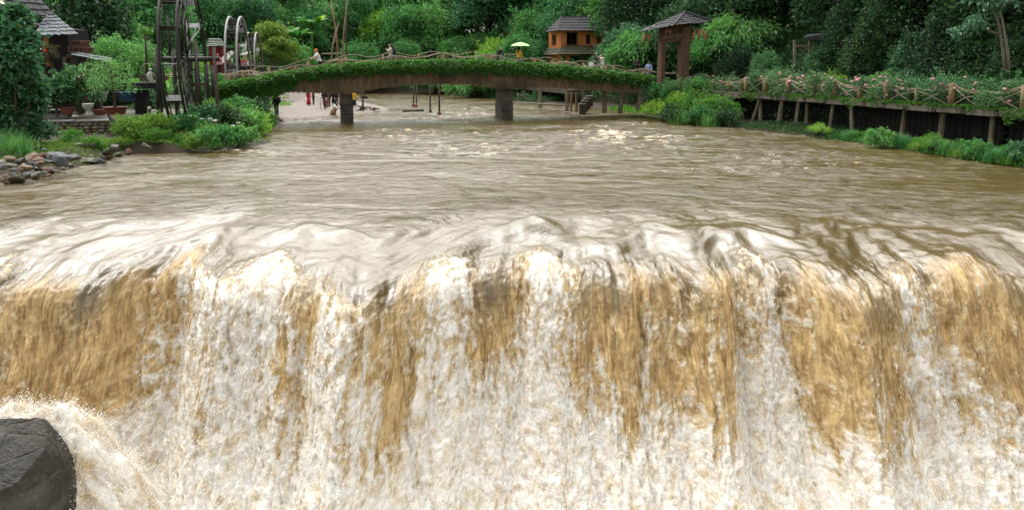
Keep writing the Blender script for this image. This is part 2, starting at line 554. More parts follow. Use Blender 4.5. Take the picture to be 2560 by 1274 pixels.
# rapids: patches of higher standing waves below the bridge
pat = sst(.02, .38, fbm(XR * .11 + 5, YR * .16 + 2, 2, 161)) * sst(24, 32, dist) * (1 - sst(60, 75, dist))
pat2 = np.exp(-(((XR - 6.2) / 4.5) ** 2 + ((YR - 39) / 7) ** 2)) + .9 * np.exp(-(((XR - 9) / 2.6) ** 2 + ((YR - 27.5) / 1.4) ** 2))
rough_w = np.clip(.25 + .8 * pat + 1.1 * pat2, 0, 1.6)
ZR = chop * (rough_w * (1.7 * amp * wv + .035 * wv2) * 1.5 + .03 * swell + .012 * wv2)
ZR[0] = r0[:, 2]
ZR = ZR + (r0[:, 2][None, :]) * np.exp(-D / .25) * (D > 0)
crest = sst(.26, .62, 1.0 * wv + .75 * wv2 + .34 * (rough_w - .9) * 1.2)
fleck = sst(.44, .62, fbm(XR * 3.0 + .7 * wv, YR * 4.6, 4, 171, .6)) * sst(.05, .4, fbm(XR * .18 + 9, YR * .3, 3, 181)) 
rfoam = np.clip(crest * np.clip(rough_w, 0, 1) * .62 + .30 * fleck, 0, .85) * chop
fall_foam0 = foam[0][::2]
rfoam[0] = fall_foam0
ln = len(D)
calm_r = np.clip(.55 + .5 * rough_w, 0, 1.15)
calm_r = calm_r * chop + calm[0][::2][None, :] * (1 - chop)
# feather the attributes into the first waterfall row
V = np.stack([XR, YR, ZR], -1).reshape(-1, 3)
flow = np.stack([XR, -D + V0, np.zeros_like(XR)], -1)
um0 = um[0][::2][None, :]
kk = sst(0, 3, D)
flow[..., 0] = um0 * (1 - kk) + XR * kk
rv = mesh_np("river_water", V, grid_faces(D.shape[0], D.shape[1]), M_WATER, None, True,
             {"foam": rfoam.ravel(), "thin": np.zeros(rfoam.size), "rent": np.zeros(rfoam.size), "calm": calm_r.ravel(), "flow": flow.reshape(-1, 3)})
tag(rv, "wide silty brown river flowing under the footbridge", "river", kind="structure")

# ------------------------------------------------------------------ spray: flung drops and shreds of foam, too many to count
def spray(name, n, seed, smin, smax, lift, label, wr=(-.6, 6.6)):
    rg = np.random.default_rng(seed)
    P = WF["P"]; fo = WF["foam"]; w = WF["w"]
    wt = np.clip(fo - .25, 0, 1) ** 1.3 * ((w > wr[0]) & (w < wr[1]))
    wt = (wt / wt.sum()).ravel()
    idx = rg.choice(wt.size, n, p=wt)
    base = P.reshape(-1, 3)[idx]; ww = w.ravel()[idx]
    nrm = np.stack([rg.normal(size=n) * .25, np.full(n, -.80), np.full(n, .55)], -1)
    l = np.abs(rg.normal(size=n)) * lift * (.35 + .25 * np.clip(ww, 0, 5))
    c = base + nrm * l[:, None] + rg.normal(size=(n, 3)) * .02
    size = smin + (smax - smin) * rg.random(n) ** 3
    # falling direction of the drops
    ax = np.stack([rg.normal(size=n) * .18, np.full(n, -.5), np.full(n, -1.0)], -1); ax /= np.linalg.norm(ax, axis=1, keepdims=True)
    sx = np.cross(ax, np.array([1.0, .2, 0])); sx /= np.linalg.norm(sx, axis=1, keepdims=True); sy = np.cross(ax, sx)
    el = rg.uniform(1.0, 2.8, n)
    S = size[:, None]
    V = np.stack([c - ax * S * el[:, None], c + sx * S, c + sy * S, c - sx * S, c - sy * S, c + ax * S * el[:, None]], 1).reshape(-1, 3)
    q = np.array([[0, 1, 2], [0, 2, 3], [0, 3, 4], [0, 4, 1], [5, 2, 1], [5, 3, 2], [5, 4, 3], [5, 1, 4]])
    F = (np.arange(n)[:, None, None] * 6 + q[None]).reshape(-1, 3)
    nt = NT("spray_drops"); nt.set(Base_Color=(.88, .865, .82), Roughness=.35)
    g = nt.add("ShaderNodeNewGeometry").outputs["Random Per Island"]
    nt.set(Base_Color=nt.ramp(g, [(0, (.55, .42, .22)), (.25, (.8, .74, .62)), (.5, (.9, .885, .85))]))
    o = mesh_np(name, V, F, nt.m, None, True)
    tag(o, label, kind="stuff")
spray("spray", 120000, 3, .003, .014, .11, "white drops of spray flung off the foaming waterfall")

# churned foam heaped at the foot of the fall
def foam_heap(name, xs, prof, amp, label, seed, foamv=1.0):
    """a rolling ridge of foam along X; prof(x) -> (crest y, crest z, half depth, height)"""
    na = 90
    a = np.linspace(-.35, math.pi + .35, na)
    XX, A = np.meshgrid(xs, a)
    cy, cz, hd, hh = prof(XX)
    n = billow(XX * 1.3, A * 1.0 + 3, 3, seed, .5) - .22 + .42 * (billow(XX * 4.0, A * 3.6, 3, seed + 9, .5) - .22) + .10 * fbm(XX * 12, A * 12, 3, seed + 20)
    k = 1 + amp * n
    Yh = cy - hd * np.cos(A) * k; Zh = cz - hh + hh * np.sin(A) * k
    V = np.stack([XX + .15 * fbm(XX * 2, A * 2, 3, seed + 5), Yh, Zh], -1).reshape(-1, 3)
    fo = np.clip(foamv - .25 + .55 * fbm(XX * 1.6, A * 1.8, 4, seed + 31), .3, 1)
    fl = np.stack([XX * .6, A * hd * 1.6, XX * 0], -1).reshape(-1, 3)
    o = mesh_np(name, V, grid_faces(na, len(xs)), M_WATER, None, True, {"foam": fo.ravel(), "thin": np.full(fo.size, 1.), "rent": np.zeros(fo.size), "calm": np.zeros(fo.size), "flow": fl})
    return tag(o, label, kind="stuff")
xs = np.arange(-11.2, -6.3, .03)
heap2 = foam_heap("foam_splash", xs, lambda X: (12.15 + .2 * perlin(X * 1.2, X * 0 + .5, 311), -2.40 - .80 * np.clip(X + 8.7, 0, 9) ** 1.6 + .16 * perlin(X * 1.6, X * 0 + 2, 312), .75 + 0 * X, 1.5 + 0 * X), .36, "white foam piling up behind the dark boulder", 315)

def heap_spray(h, n, seed, label, lift):
    rg = np.random.default_rng(seed)
    co = np.empty(len(h.data.vertices) * 3, np.float32); h.data.vertices.foreach_get("co", co); co = co.reshape(-1, 3)
    no = np.empty_like(co.ravel()); h.data.vertices.foreach_get("normal", no); no = no.reshape(-1, 3)
    sgn = 1.0 if no[:, 2].mean() > 0 else -1.0
    i = rg.integers(0, len(co), n)
    c = co[i] + no[i] * sgn * (np.abs(rg.normal(size=(n, 1))) ** 1.4 * lift) + rg.normal(size=(n, 3)) * .03
    c[:, 2] += np.abs(rg.normal(size=n)) ** 1.5 * lift * .8
    size = (.003 + .011 * rg.random(n) ** 2.5)[:, None]
    ax = unit0(rg.normal(size=(n, 3)) * .6 + np.array([0, -.2, .8])); sx = unit0(np.cross(ax, np.array([1., .3, .1]))); sy = np.cross(ax, sx); el = rg.uniform(1, 2.2, (n, 1))
    V = np.stack([c - ax * size * el, c + sx * size, c + sy * size, c - sx * size, c - sy * size, c + ax * size * el], 1).reshape(-1, 3)
    q = np.array([[0, 1, 2], [0, 2, 3], [0, 3, 4], [0, 4, 1], [5, 2, 1], [5, 3, 2], [5, 4, 3], [5, 1, 4]])
    o = mesh_np("spray", V, (np.arange(n)[:, None, None] * 6 + q[None]).reshape(-1, 3), bpy.data.materials["spray_drops"], None, True)
    tag(o, label, kind="stuff")
def unit0(v): return v / np.maximum(np.linalg.norm(v, axis=-1, keepdims=True), 1e-9)
heap_spray(heap2, 50000, 9, "fine white spray flying up behind the dark boulder", .06)

# ------------------------------------------------------------------ terrain
LSH = [(-420, 560), (-200, 500), (0, 452), (100, 436), (230, 408), (330, 384), (430, 374), (500, 384), (600, 368), (640, 343), (680, 316), (695, 306), (760, 299),
       (850, 291), (930, 284), (972, 275), (945, 266), (890, 262), (745, 258), (735, 245), (738, 238), (760, 231)]
RSH = [(3000, 500), (2700, 440), (2560, 420), (2450, 405), (2300, 380), (2100, 350), (1990, 337), (1830, 319), (1740, 306), (1690, 292), (1620, 286), (1500, 271),
       (1420, 264), (1350, 258), (1250, 248), (1180, 242), (1100, 237), (1000, 233), (860, 231.5)]
_l = sorted([(on_z(a, b).y, on_z(a, b).x) for a, b in LSH]); _r = sorted([(on_z(a, b).y, on_z(a, b).x) for a, b in RSH])
LY = np.array([p[0] for p in _l]); LX = np.array([p[1] for p in _l])
RY = np.array([p[0] for p in _r]); RX = np.array([p[1] for p in _r])
YEND = RY[-1]

def ground_h(x, y):
    x = np.asarray(x, dtype=np.float64); y = np.asarray(y, dtype=np.float64)
    xl = np.interp(y, LY, LX); xr = np.interp(y, RY, RX)
    dl = xl - x; dr = x - xr
    dy = (y - (YEND + 1.0)) * 1.0
    # left bank: low foreshore, then the terrace, then the village rising gently, then the hill
    bar = sst(49, 53, y) * (1 - sst(66, 72, y))                       # gravel bar under the bridge
    hl = np.where(dl > 0, 0.10 + 0.34 * dl * (1 - bar) + 0.035 * dl * bar, 0.45 * dl)
    cap = 0.55 + 1.9 * sst(36, 52, y) + .5 * sst(56, 75, y)
    capb = cap * (1 - bar * (1 - sst(7.5, 12, dl)))+ bar * (1 - sst(7.5, 12, dl)) * .40
    hl = np.minimum(hl, capb)
    hill_l = np.clip((y - 86) * .55 + (-x - 48) * .35, 0, None) * (dl > 0)
    hl = hl + np.minimum(hill_l, 9)
    # right bank: undercut below the walkway, then a steep wooded slope
    hr = np.where(dr > 0, 0.10 + 0.05 * np.minimum(dr, 5.0) + 1.75 * sst(4.0, 6.0, dr) + 0.85 * np.clip(dr - (6 + 10 * sst(58, 76, y)), 0, 40), 0.45 * dr)
    h = np.where(dl > dr, hl, hr)
    far = np.where(dy > 0, np.minimum(0.1 + .72 * dy, 7.5 + 40 * sst(6, 34, x + .12 * (y - 100))), -99)
    h = np.maximum(h, far)
    h = np.clip(h, -1.6, 60)
    on = sst(0.2, 2.5, h)
    h = h + on * .35 * fbm(x * .25, y * .25, 3, 201) + sst(.0, .3, h) * .06 * fbm(x * 1.3, y * 1.3, 3, 202)
    # keep the ledge of the waterfall clear of land
    drop = 1 - sst(15.5, 19.5, y)
    inside = (np.abs(x) < 18.3)
    h = np.where(inside, h * (1 - drop) - 7.5 * drop, h - 1.2 * drop)
    return h

def gz(x, y): return float(ground_h(np.array([x]), np.array([y]))[0])

gx = np.concatenate([np.arange(-400, -80, 20), np.arange(-80, -24, 1.2), np.arange(-24, 24, .45), np.arange(24, 80, 1.2), np.arange(80, 420, 20)])
gy = np.concatenate([np.arange(6, 60, .45), np.arange(60, 112, .8), np.arange(112, 190, 4), np.arange(190, 500, 40)])
GX, GY = np.meshgrid(gx, gy)
GZ = ground_h(GX, GY)
def ground_mat():
    nt = NT("soil_and_moss")
    co = obj_coord(nt)
    n = nt.noise(co, .5, 6, .62); n2 = nt.noise(co, 5.0, 6, .65)
    soil = nt.mix(n2, (0.032, 0.025, 0.017), (0.088, 0.070, 0.050))
    moss = nt.mix(n2, (0.018, 0.034, 0.012), (0.05, 0.085, 0.022))
    pos = nt.add("ShaderNodeSeparateXYZ"); nt.link(co, pos.inputs[0])
    k = nt.smooth(nt.math('ADD', pos.outputs[2], nt.math('MULTIPLY', nt.math('SUBTRACT', n, .5), 1.6)), .35, .9)
    nt.set(Base_Color=nt.mix(k, soil, moss), Roughness=.9, Specular_IOR_Level=.25, Normal=nt.bump(n2, .6, .12))
    return nt.m
gnd = mesh_np("ground", np.stack([GX, GY, GZ], -1).reshape(-1, 3), grid_faces(len(gy), len(gx)), ground_mat())
tag(gnd, kind="structure")

# gravel bar: a sheet of pinkish shingle lying on the ground under the bridge
def gravel_mat():
    nt = NT("river_gravel")
    co = obj_coord(nt)
    vo = nt.add("ShaderNodeTexVoronoi"); vo.inputs["Scale"].default_value = 7.0; nt.link(co, vo.inputs["Vector"])
    vo2 = nt.add("ShaderNodeTexVoronoi"); vo2.inputs["Scale"].default_value = 17.0; nt.link(co, vo2.inputs["Vector"])
    rgb = nt.add("ShaderNodeSeparateColor"); nt.link(vo.outputs["Color"], rgb.inputs[0])
    c = nt.ramp(rgb.outputs[0], [(0, (.08, .07, .06)), (.35, (.19, .16, .135)), (.7, (.26, .21, .18)), (1, (.33, .305, .28))])
    c = nt.mix(nt.noise(co, .35, 4), c, (.20, .165, .13))
    h = nt.math('ADD', nt.math('MULTIPLY', vo.outputs["Distance"], -.5), nt.math('MULTIPLY', vo2.outputs["Distance"], -.25))
    nt.set(Base_Color=c, Roughness=.75, Normal=nt.bump(h, .8, .12))
    return nt.m
bx = np.arange(-26, -7.0, .25); by = np.arange(49.0, 74, .3)
BX, BY = np.meshgrid(bx, by)
xl = np.interp(BY, LY, LX)
BZ = ground_h(BX, BY) + .035 + .03 * fbm(BX * 2, BY * 2, 3, 205)
ok = ((xl - BX) > -0.8) & ((xl - BX) < 11.5 + 1.5 * fbm(BX * .3, BY * .3, 2, 206)) & (BY > 50)
Fg = grid_faces(len(by), len(bx)); okf = ok.ravel()[Fg].all(1)
gb = mesh_np("gravel_bar", np.stack([BX, BY, BZ], -1).reshape(-1, 3), Fg[okf], gravel_mat())
gb.data.update(); tag(gb, "pinkish shingle bar beside the water under the bridge", kind="structure")

# foaming pool at the foot of the fall
px_ = np.arange(-17, 17.2, .10); py_ = np.arange(3.0, 13.6, .10)
PX, PY = np.meshgrid(px_, py_)
PZ = -6.3 + .75 * billow(PX * .9, PY * .9, 5, 210) + .2 * fbm(PX * 3, PY * 3, 3, 211) + .45 * sst(10.0, 12.8, PY)
pool = mesh_np("plunge_pool", np.stack([PX, PY, PZ], -1).reshape(-1, 3), grid_faces(len(py_), len(px_)), M_WATER, None, True,
               {"foam": np.clip(.95 + .35 * fbm(PX * .8, PY * .8, 4, 212), 0, 1).ravel(), "thin": np.full(PX.size, .8), "rent": np.zeros(PX.size), "calm": np.full(PX.size, .3),
                "flow": np.stack([PX, PY, PX * 0], -1).reshape(-1, 3)})
tag(pool, "white boiling pool at the foot of the waterfall", kind="structure")

# ------------------------------------------------------------------ foliage
rng = np.random.default_rng(11)
def leaf_mat(name, dark, light, rough=.42, trans=.30, tint=.30, yellow=(0.16, 0.17, 0.03), ymax=.06):
    nt = NT(name)
    g = nt.add("ShaderNodeNewGeometry")
    oi = nt.add("ShaderNodeObjectInfo")
    r = g.outputs["Random Per Island"]
    c = nt.ramp(r, [(0, dark), (.8, light), (1 - ymax, light), (1, yellow)])
    # whole-plant variation
    v = nt.math('MULTIPLY_ADD', oi.outputs["Random"], tint * 2, 1 - tint)
    hs = nt.add("ShaderNodeHueSaturation")
    nt.link(c, hs.inputs["Color"]); nt.link(v, hs.inputs["Value"])
    nt.link(nt.math('MULTIPLY_ADD', oi.outputs["Random"], -.045, .523), hs.inputs["Hue"])
    c = hs.outputs[0]
    nt.set(Base_Color=c, Roughness=rough, Specular_IOR_Level=.45)
    tr = nt.add("ShaderNodeBsdfTranslucent")
    hs2 = nt.add("ShaderNodeHueSaturation"); hs2.inputs["Value"].default_value = 1.5; hs2.inputs["Saturation"].default_value = 1.1
    nt.link(c, hs2.inputs["Color"]); nt.link(hs2.outputs[0], tr.inputs["Color"])
    mx = nt.add("ShaderNodeMixShader"); mx.inputs[0].default_value = trans
    nt.link(nt.bsdf.outputs[0], mx.inputs[1]); nt.link(tr.outputs[0], mx.inputs[2])
    nt.link(mx.outputs[0], nt.out.inputs["Surface"])
    return nt.m

LM = {
    'mid': leaf_mat("leaf_mid_green", (0.046, 0.140, 0.048), (0.164, 0.398, 0.104)),
    'blue': leaf_mat("leaf_blue_green", (0.035, 0.122, 0.047), (0.122, 0.330, 0.111)),
    'bright': leaf_mat("leaf_bright_green", (0.077, 0.189, 0.031), (0.243, 0.485, 0.077)),
    'yellow': leaf_mat("leaf_yellow_green", (.060, .125, .022), (.165, .280, .055), yellow=(.24, .30, .05)),
    'dark': leaf_mat("leaf_dark_and_shaded", (0.011, 0.036, 0.014), (0.040, 0.108, 0.037), rough=.35),  # low albedo also holds the shadow of the right-hand wood
    'gloss': leaf_mat("leaf_glossy", (0.026, 0.089, 0.037), (0.131, 0.318, 0.130), rough=.28, trans=.2),
    'ivy': leaf_mat("leaf_ivy", (0.034, 0.101, 0.023), (0.130, 0.293, 0.050), rough=.38, tint=.05),
    'grass': leaf_mat("leaf_grass", (0.047, 0.124, 0.017), (0.174, 0.337, 0.050), tint=.12),
    'rose': leaf_mat("leaf_rose", (0.042, 0.113, 0.047), (0.137, 0.293, 0.118), rough=.38, tint=.15),
    'dry': leaf_mat("leaf_dry", (.10, .075, .045), (.26, .20, .13), trans=.1, tint=.1, yellow=(.35, .28, .17)),
}
M_BARK = simple_mat("bark_grey_brown", (0.115, 0.088, 0.062), .9, .6, 5, .7, 14, (3, 3, .5))
M_BARKP = simple_mat("bark_pale", (0.26, 0.235, 0.20), .85, .5, 4, .5, 14, (3, 3, .6))

def unit(v): return v / np.maximum(np.linalg.norm(v, axis=-1, keepdims=True), 1e-9)

def leaf_geo(P, D, L, W, fold=0.25, up=None):
    """rhombic leaves: base P, pointing along D, length L, width W; slightly folded -> V,F (quads)"""
    n = len(P)
    D = unit(D)
    if up is None:
        up = rng.normal(size=(n, 3)) * .55 + np.array([0, 0, 1.0])
    S = unit(np.cross(D, up)); N = np.cross(S, D)
    L = np.broadcast_to(L, (n,))[:, None]; W = np.broadcast_to(W, (n,))[:, None]
    mid = P + D * L * .45
    a = P; b = mid + S * W * .5 + N * W * fold; c = P + D * L - N * L * .12; d = mid - S * W * .5 + N * W * fold
    V = np.stack([a, b, c, d], 1).reshape(-1, 3)
    F = np.arange(4 * n).reshape(n, 4)
    return V, F

def blob_points(c, r, n, shell=.75, low=-.35):
    d = unit(rng.normal(size=(n * 2, 3)))
    d = d[d[:, 2] > low][:n]
    while len(d) < n:
        e = unit(rng.normal(size=(n, 3))); d = np.concatenate([d, e[e[:, 2] > low]])[:n]
    rad = shell + (1.08 - shell) * rng.random((n, 1)) ** .6
    rad = rad * (1 + .18 * np.sin(d[:, :1] * 7 + c[0]) * np.sin(d[:, 1:2] * 6 + c[1]))
    return np.asarray(c) + d * np.asarray(r) * rad, d

def crown_proto(kind, mat, h, rad, nl, ll, seed, trunk=True, pale=False):
    """returns (crown mesh, trunk mesh); the tree stands at the origin, h tall"""
    global rng
    rng = np.random.default_rng(seed)
    rd = random.Random(seed)
    tb = MB()
    Vs, Fs, off = [], [], 0
    clumps = []
    if kind in ('broad', 'layered', 'shrub'):
        k = {'broad': 15, 'layered': 11, 'shrub': 10}[kind]
        for i in range(k):
            t = (i + .5) / k
            a = i * 2.4 + rd.uniform(-.5, .5)
            if kind == 'broad':
                zz = h * (.36 + .56 * t); rr = rad * (1 - .75 * max(0, t - .35) ** 1.2) * rd.uniform(.45, .85); cr = rad * rd.uniform(.36, .55)
                cs = (cr, cr, cr * .82)
            elif kind == 'layered':
                zz = h * (.42 + .54 * t); rr = rad * (1.05 - .85 * t) * rd.uniform(.5, .95); cr = rad * rd.uniform(.34, .48)
                cs = (cr, cr, cr * .42)
            else:
                zz = h * (.18 + .50 * rd.random()); rr = rad * rd.uniform(.15, .85); cr = rad * rd.uniform(.26, .52)
                cs = (cr, cr, min(cr * .9, h * .38))
            clumps.append((Vector((rr * math.cos(a), rr * math.sin(a), zz)), cs))
        per = nl // k
        for c, cs in clumps:
            # each clump: secondary tufts so the outline is ragged
            nsh = int(per * (.22 if kind == 'shrub' else .13))
            P, d = blob_points(c, cs, per - nsh, .45 if kind == 'shrub' else .55, -.55)
            if nsh:        # shoots that stick out of the outline
                ks = 4; az = rng.random(ks) * 6.283; dirs = unit(np.stack([np.cos(az) * .7, np.sin(az) * .7, rng.uniform(.5, 1.3, ks)], -1))
                j = rng.integers(0, ks, nsh); tt = rng.uniform(.6, 1.75, nsh)[:, None]
                P = np.concatenate([P, np.asarray(c) + dirs[j] * np.asarray(cs) * tt + rng.normal(size=(nsh, 3)) * .05 * rad]); d = np.concatenate([d, dirs[j]])
            dr = unit(d * .8 + rng.normal(size=d.shape) * .65 + np.array([0, 0, -.25]))
            s = rng.uniform(.6, 1.25, len(P))
            V, F = leaf_geo(P, dr, ll * s, ll * .55 * s)
            Vs.append(V); Fs.append(F + off); off += len(V)
        if trunk:
            lean = Vector((rd.uniform(-.06, .06) * h, rd.uniform(-.06, .06) * h, 0))
            top = Vector((lean.x, lean.y, h * .82))
            pts = [Vector((0, 0, -.3)), Vector((lean.x * .2, lean.y * .2, h * .2)), Vector((lean.x * .7, lean.y * .5, h * .5)), top]
            r0 = .022 * h
            tb.tube(pts, [r0 * 1.4, r0, r0 * .7, r0 * .25], 7)
            for c, cs in clumps:
                t = min(.75, max(.2, (c.z / h - .22)))
                p0 = Vector((lean.x * t, lean.y * t, h * t * .9))
                tb.tube([p0, p0.lerp(c, .55) + Vector((0, 0, .02 * h)), c], [r0 * .45, r0 * .28, r0 * .1], 5)
    elif kind == 'feather':
        # bamboo-like plumes arching out of one base
        ns = 26
        per = nl // ns
        for i in range(ns):
            a = rd.uniform(0, 2 * math.pi); out = rad * rd.uniform(.25, 1.0); hh = h * rd.uniform(.6, 1.0) * (1 - .25 * out / rad)
            p0 = Vector((math.cos(a) * .12 * rad, math.sin(a) * .12 * rad, -.2))
            pm = Vector((math.cos(a) * out * .35, math.sin(a) * out * .35, hh * .75)); pe = Vector((math.cos(a) * out, math.sin(a) * out, hh * (.98 - .22 * out / rad)))
            pt = Vector((math.cos(a) * out * 1.3, math.sin(a) * out * 1.3, hh * (.80 - .25 * out / rad)))
            cv = [p0, pm, pe, pt]
            tb.tube(cv, [.035, .028, .016, .006], 5)
            t = rng.random(per) ** .6
            def bez(t):
                t = t[:, None]
                A, B, Cc, Dd = [np.array(q) for q in cv]
                return A * (1 - t) ** 3 + 3 * B * t * (1 - t) ** 2 + 3 * Cc * t * t * (1 - t) + Dd * t ** 3
            tt = .28 + .72 * t
            P = bez(tt) + rng.normal(size=(per, 3)) * np.array([.17, .17, .14]) * rad * (.55 + .5 * tt[:, None])
            D = np.array([math.cos(a), math.sin(a), -.75]) + rng.normal(size=(per, 3)) * .6
            s = rng.uniform(.7, 1.3, per)
            V, F = leaf_geo(P, D, ll * 1.35 * s, ll * .30 * s)
            Vs.append(V); Fs.append(F + off); off += len(V)
    elif kind == 'grass':
        P = rng.normal(size=(nl, 3)) * np.array([rad * .42, rad * .42, 0]); P[:, 2] = -.05
        seg = 3
        az = rng.random(nl) * 6.283; ln = h * rng.uniform(.55, 1.15, nl); bend = rng.uniform(.25, 1.0, nl)
        dirx = np.stack([np.cos(az), np.sin(az), az * 0], -1); side = np.stack([-np.sin(az), np.cos(az), az * 0], -1)
        pts = []
        for s_ in range(seg + 1):
            t = s_ / seg
            c = P + dirx * (ln * bend * t * t * .8)[:, None]; c[:, 2] += ln * (t - .42 * bend * t * t)
            wd = ll * (1 - t) ** .8 * .5 + .002
            pts.append(c + side * wd); pts.append(c - side * wd)
        V = np.stack(pts, 1); nb = 2 * (seg + 1)
        base = (np.arange(nl) * nb)[:, None]
        fl = []
        for s_ in range(seg):
            fl.append(np.concatenate([base + 2 * s_, base + 2 * s_ + 1, base + 2 * s_ + 3, base + 2 * s_ + 2], 1))
        Vs.append(V.reshape(-1, 3)); Fs.append(np.concatenate(fl, 0))
    V = np.concatenate(Vs); F = np.concatenate(Fs)
    co = mesh_np("proto", V, F, mat, None, False)
    me = co.data
    bpy.data.objects.remove(co)
    tme = None
    if tb.v:
        t_ = tb.build("proto", M_BARKP if pale else M_BARK, None, True)
        tme = t_.data; bpy.data.objects.remove(t_)
    return me, tme

PROTO = {}
def proto(key):
    if key in PROTO: return PROTO[key]
    spec = {
        'broad_mid': ('broad', LM['mid'], 9.0, 3.9, 9000, .40, 1), 'broad_blue': ('broad', LM['blue'], 9.5, 4.1, 9000, .42, 2),
        'broad_bright': ('broad', LM['bright'], 7.0, 3.4, 8000, .36, 3), 'broad_dark': ('broad', LM['dark'], 10.0, 4.2, 9000, .46, 4),
        'feather_mid': ('feather', LM['mid'], 7.5, 3.6, 9000, .50, 5), 'feather_blue': ('feather', LM['blue'], 8.0, 3.8, 9000, .50, 6),
        'feather_bright': ('feather', LM['bright'], 6.5, 3.3, 8000, .46, 7),
        'layered_yellow': ('layered', LM['yellow'], 9.0, 3.3, 6000, .36, 8), 'layered_mid': ('layered', LM['mid'], 9.0, 3.6, 7000, .38, 9),
        'near_dark': ('broad', LM['dark'], 11.0, 4.4, 15000, .34, 10), 'near_gloss': ('broad', LM['gloss'], 8.0, 3.2, 9000, .30, 12), 'near_feather': ('feather', LM['mid'], 6.0, 2.6, 9000, .34, 13),
        'shrub_mid': ('shrub', LM['mid'], 1.5, 1.0, 2600, .15, 14), 'shrub_bright': ('shrub', LM['bright'], 1.3, 1.0, 2600, .13, 15), 'shrub_dark': ('shrub', LM['dark'], 1.6, 1.1, 2600, .17, 16),
        'shrub_gloss': ('shrub', LM['gloss'], 1.6, 1.0, 1800, .20, 17), 'shrub_grassy': ('shrub', LM['grass'], 1.0, .95, 2600, .11, 24),
        'grass': ('grass', LM['grass'], .75, .7, 420, .030, 18), 'reed': ('grass', LM['mid'], 1.5, .9, 520, .035, 19), 'lily': ('grass', LM['grass'], .8, .6, 90, .075, 20),
        'fine_feather': ('feather', LM['bright'], 1.9, 1.0, 3600, .13, 21), 'airy': ('broad', LM['mid'], 7.5, 3.4, 2300, .24, 31), 'rose': ('shrub', LM['rose'], 1.5, 1.05, 2600, .105, 22), 'rose_tall': ('shrub', LM['rose'], 1.7, 1.0, 2600, .105, 23),
    }[key]
    kind, mat, h, rad, nl, ll, seed = spec
    PROTO[key] = (crown_proto(kind, mat, h, rad, nl, ll, seed, pale=key.startswith('layered')), h, rad)
    return PROTO[key]

def plant(name, key, p, scale, label, cat, group=None, rz=None, part="crown", stem="trunk", sz=1.0):
    (cme, tme), h, rad = proto(key)
    t = thing(name, label, cat, p, random.uniform(0, 6.28) if rz is None else rz, group)
    t.scale = (scale, scale, scale * sz)
    link_mesh(part, cme, t)
    if tme is not None: link_mesh(stem, tme, t)
    return t
# ------------------------------------------------------------------ wooded hillside behind the river (one thing per tree)
LANDMARKS = [(330, "the shingled hut"), (430, "the big waterwheel"), (515, "the red hut"), (590, "the middle waterwheel"), (640, "the far waterwheel"), (700, "the banana plants"),
             (797, "the orange headscarf"), (860, "the bamboo swing frame"), (978, "the woman with the ponytail"), (1105, "the bridge's crest"), (1180, "the second bridge post"), (1243, "the stooping person"),
             (1298, "the green parasol"), (1365, "the orange house"), (1440, "the orange house's ridge"), (1505, "the embrace"), (1600, "the man in the black cap")]
KINDW = {'broad_mid': "rounded mid-green tree", 'broad_blue': "dense blue-green tree", 'broad_bright': "bushy bright green tree", 'broad_dark': "dark broad-crowned tree",
         'feather_mid': "feathery green bamboo clump", 'feather_blue': "blue-green arching bamboo clump", 'feather_bright': "pale green arching bamboo clump",
         'layered_yellow': "yellow-green tiered tree", 'layered_mid': "tiered pale-trunked tree"}
_seen_labels = {}
def hill_tree(key, px, Y, scale, row):
    x = at(px, 160, Y).x
    z = gz(x, Y) - .3
    lm = min(LANDMARKS, key=lambda q: abs(q[0] - px))
    side = "left of" if px < lm[0] - 18 else ("right of" if px > lm[0] + 18 else "straight above")
    where = {0: "low on the slope", 1: "half way up", 2: "high up"}[row]
    lab = f"{KINDW[key]} {where} {side} {lm[1]}"
    n = _seen_labels.get(lab, 0); _seen_labels[lab] = n + 1
    if n: lab = f"{['smaller', 'third', 'fourth'][n-1]} {lab}"
    is_b = key.startswith('feather')
    plant("bamboo_clump" if is_b else "hillside_tree", key, (x, Y, z), scale, lab, "bamboo" if is_b else "tree",
          "bamboo clumps on the hillside" if is_b else "trees on the wooded hillside", stem="stems" if is_b else "trunk")
rt = random.Random(5)
def hill_row(row, p0, p1, Yf, step_m, keys, smin, smax):
    px = p0
    while px < p1:
        Y = Yf(px) + rt.uniform(-2.0, 2.0)
        key = rt.choice(keys)
        hill_tree(key, px, Y, rt.uniform(smin, smax), row)
        px += step_m * rt.uniform(.8, 1.2) * FPX / Y
K_FRONT = ['feather_mid', 'broad_bright', 'feather_bright', 'broad_mid', 'feather_blue', 'broad_mid']
K_MID = ['broad_mid', 'broad_blue', 'feather_mid', 'broad_bright', 'feather_blue', 'broad_blue', 'layered_mid']
K_TOP = ['broad_blue', 'broad_dark', 'broad_mid', 'layered_mid']
Yfar = lambda px: 104 if px < 1000 else 104 - (px - 1000) * .055
hill_row(0, 690, 1350, lambda p: Yfar(p) - 1, 4.0, K_FRONT, .55, .85)
hill_row(1, 500, 1560, lambda p: Yfar(p) + 7, 4.2, K_MID, .75, 1.1)
hill_row(2, 260, 1700, lambda p: Yfar(p) + 15, 5.0, K_TOP, .9, 1.25)
hill_row(2, 850, 1750, lambda p: Yfar(p) + 25, 7.0, K_TOP, 1.2, 1.45)
for px, Y, sc in ((1225, 113, 1.35), (1090, 118, 1.4)): hill_tree('broad_dark', px, Y, sc, 2)
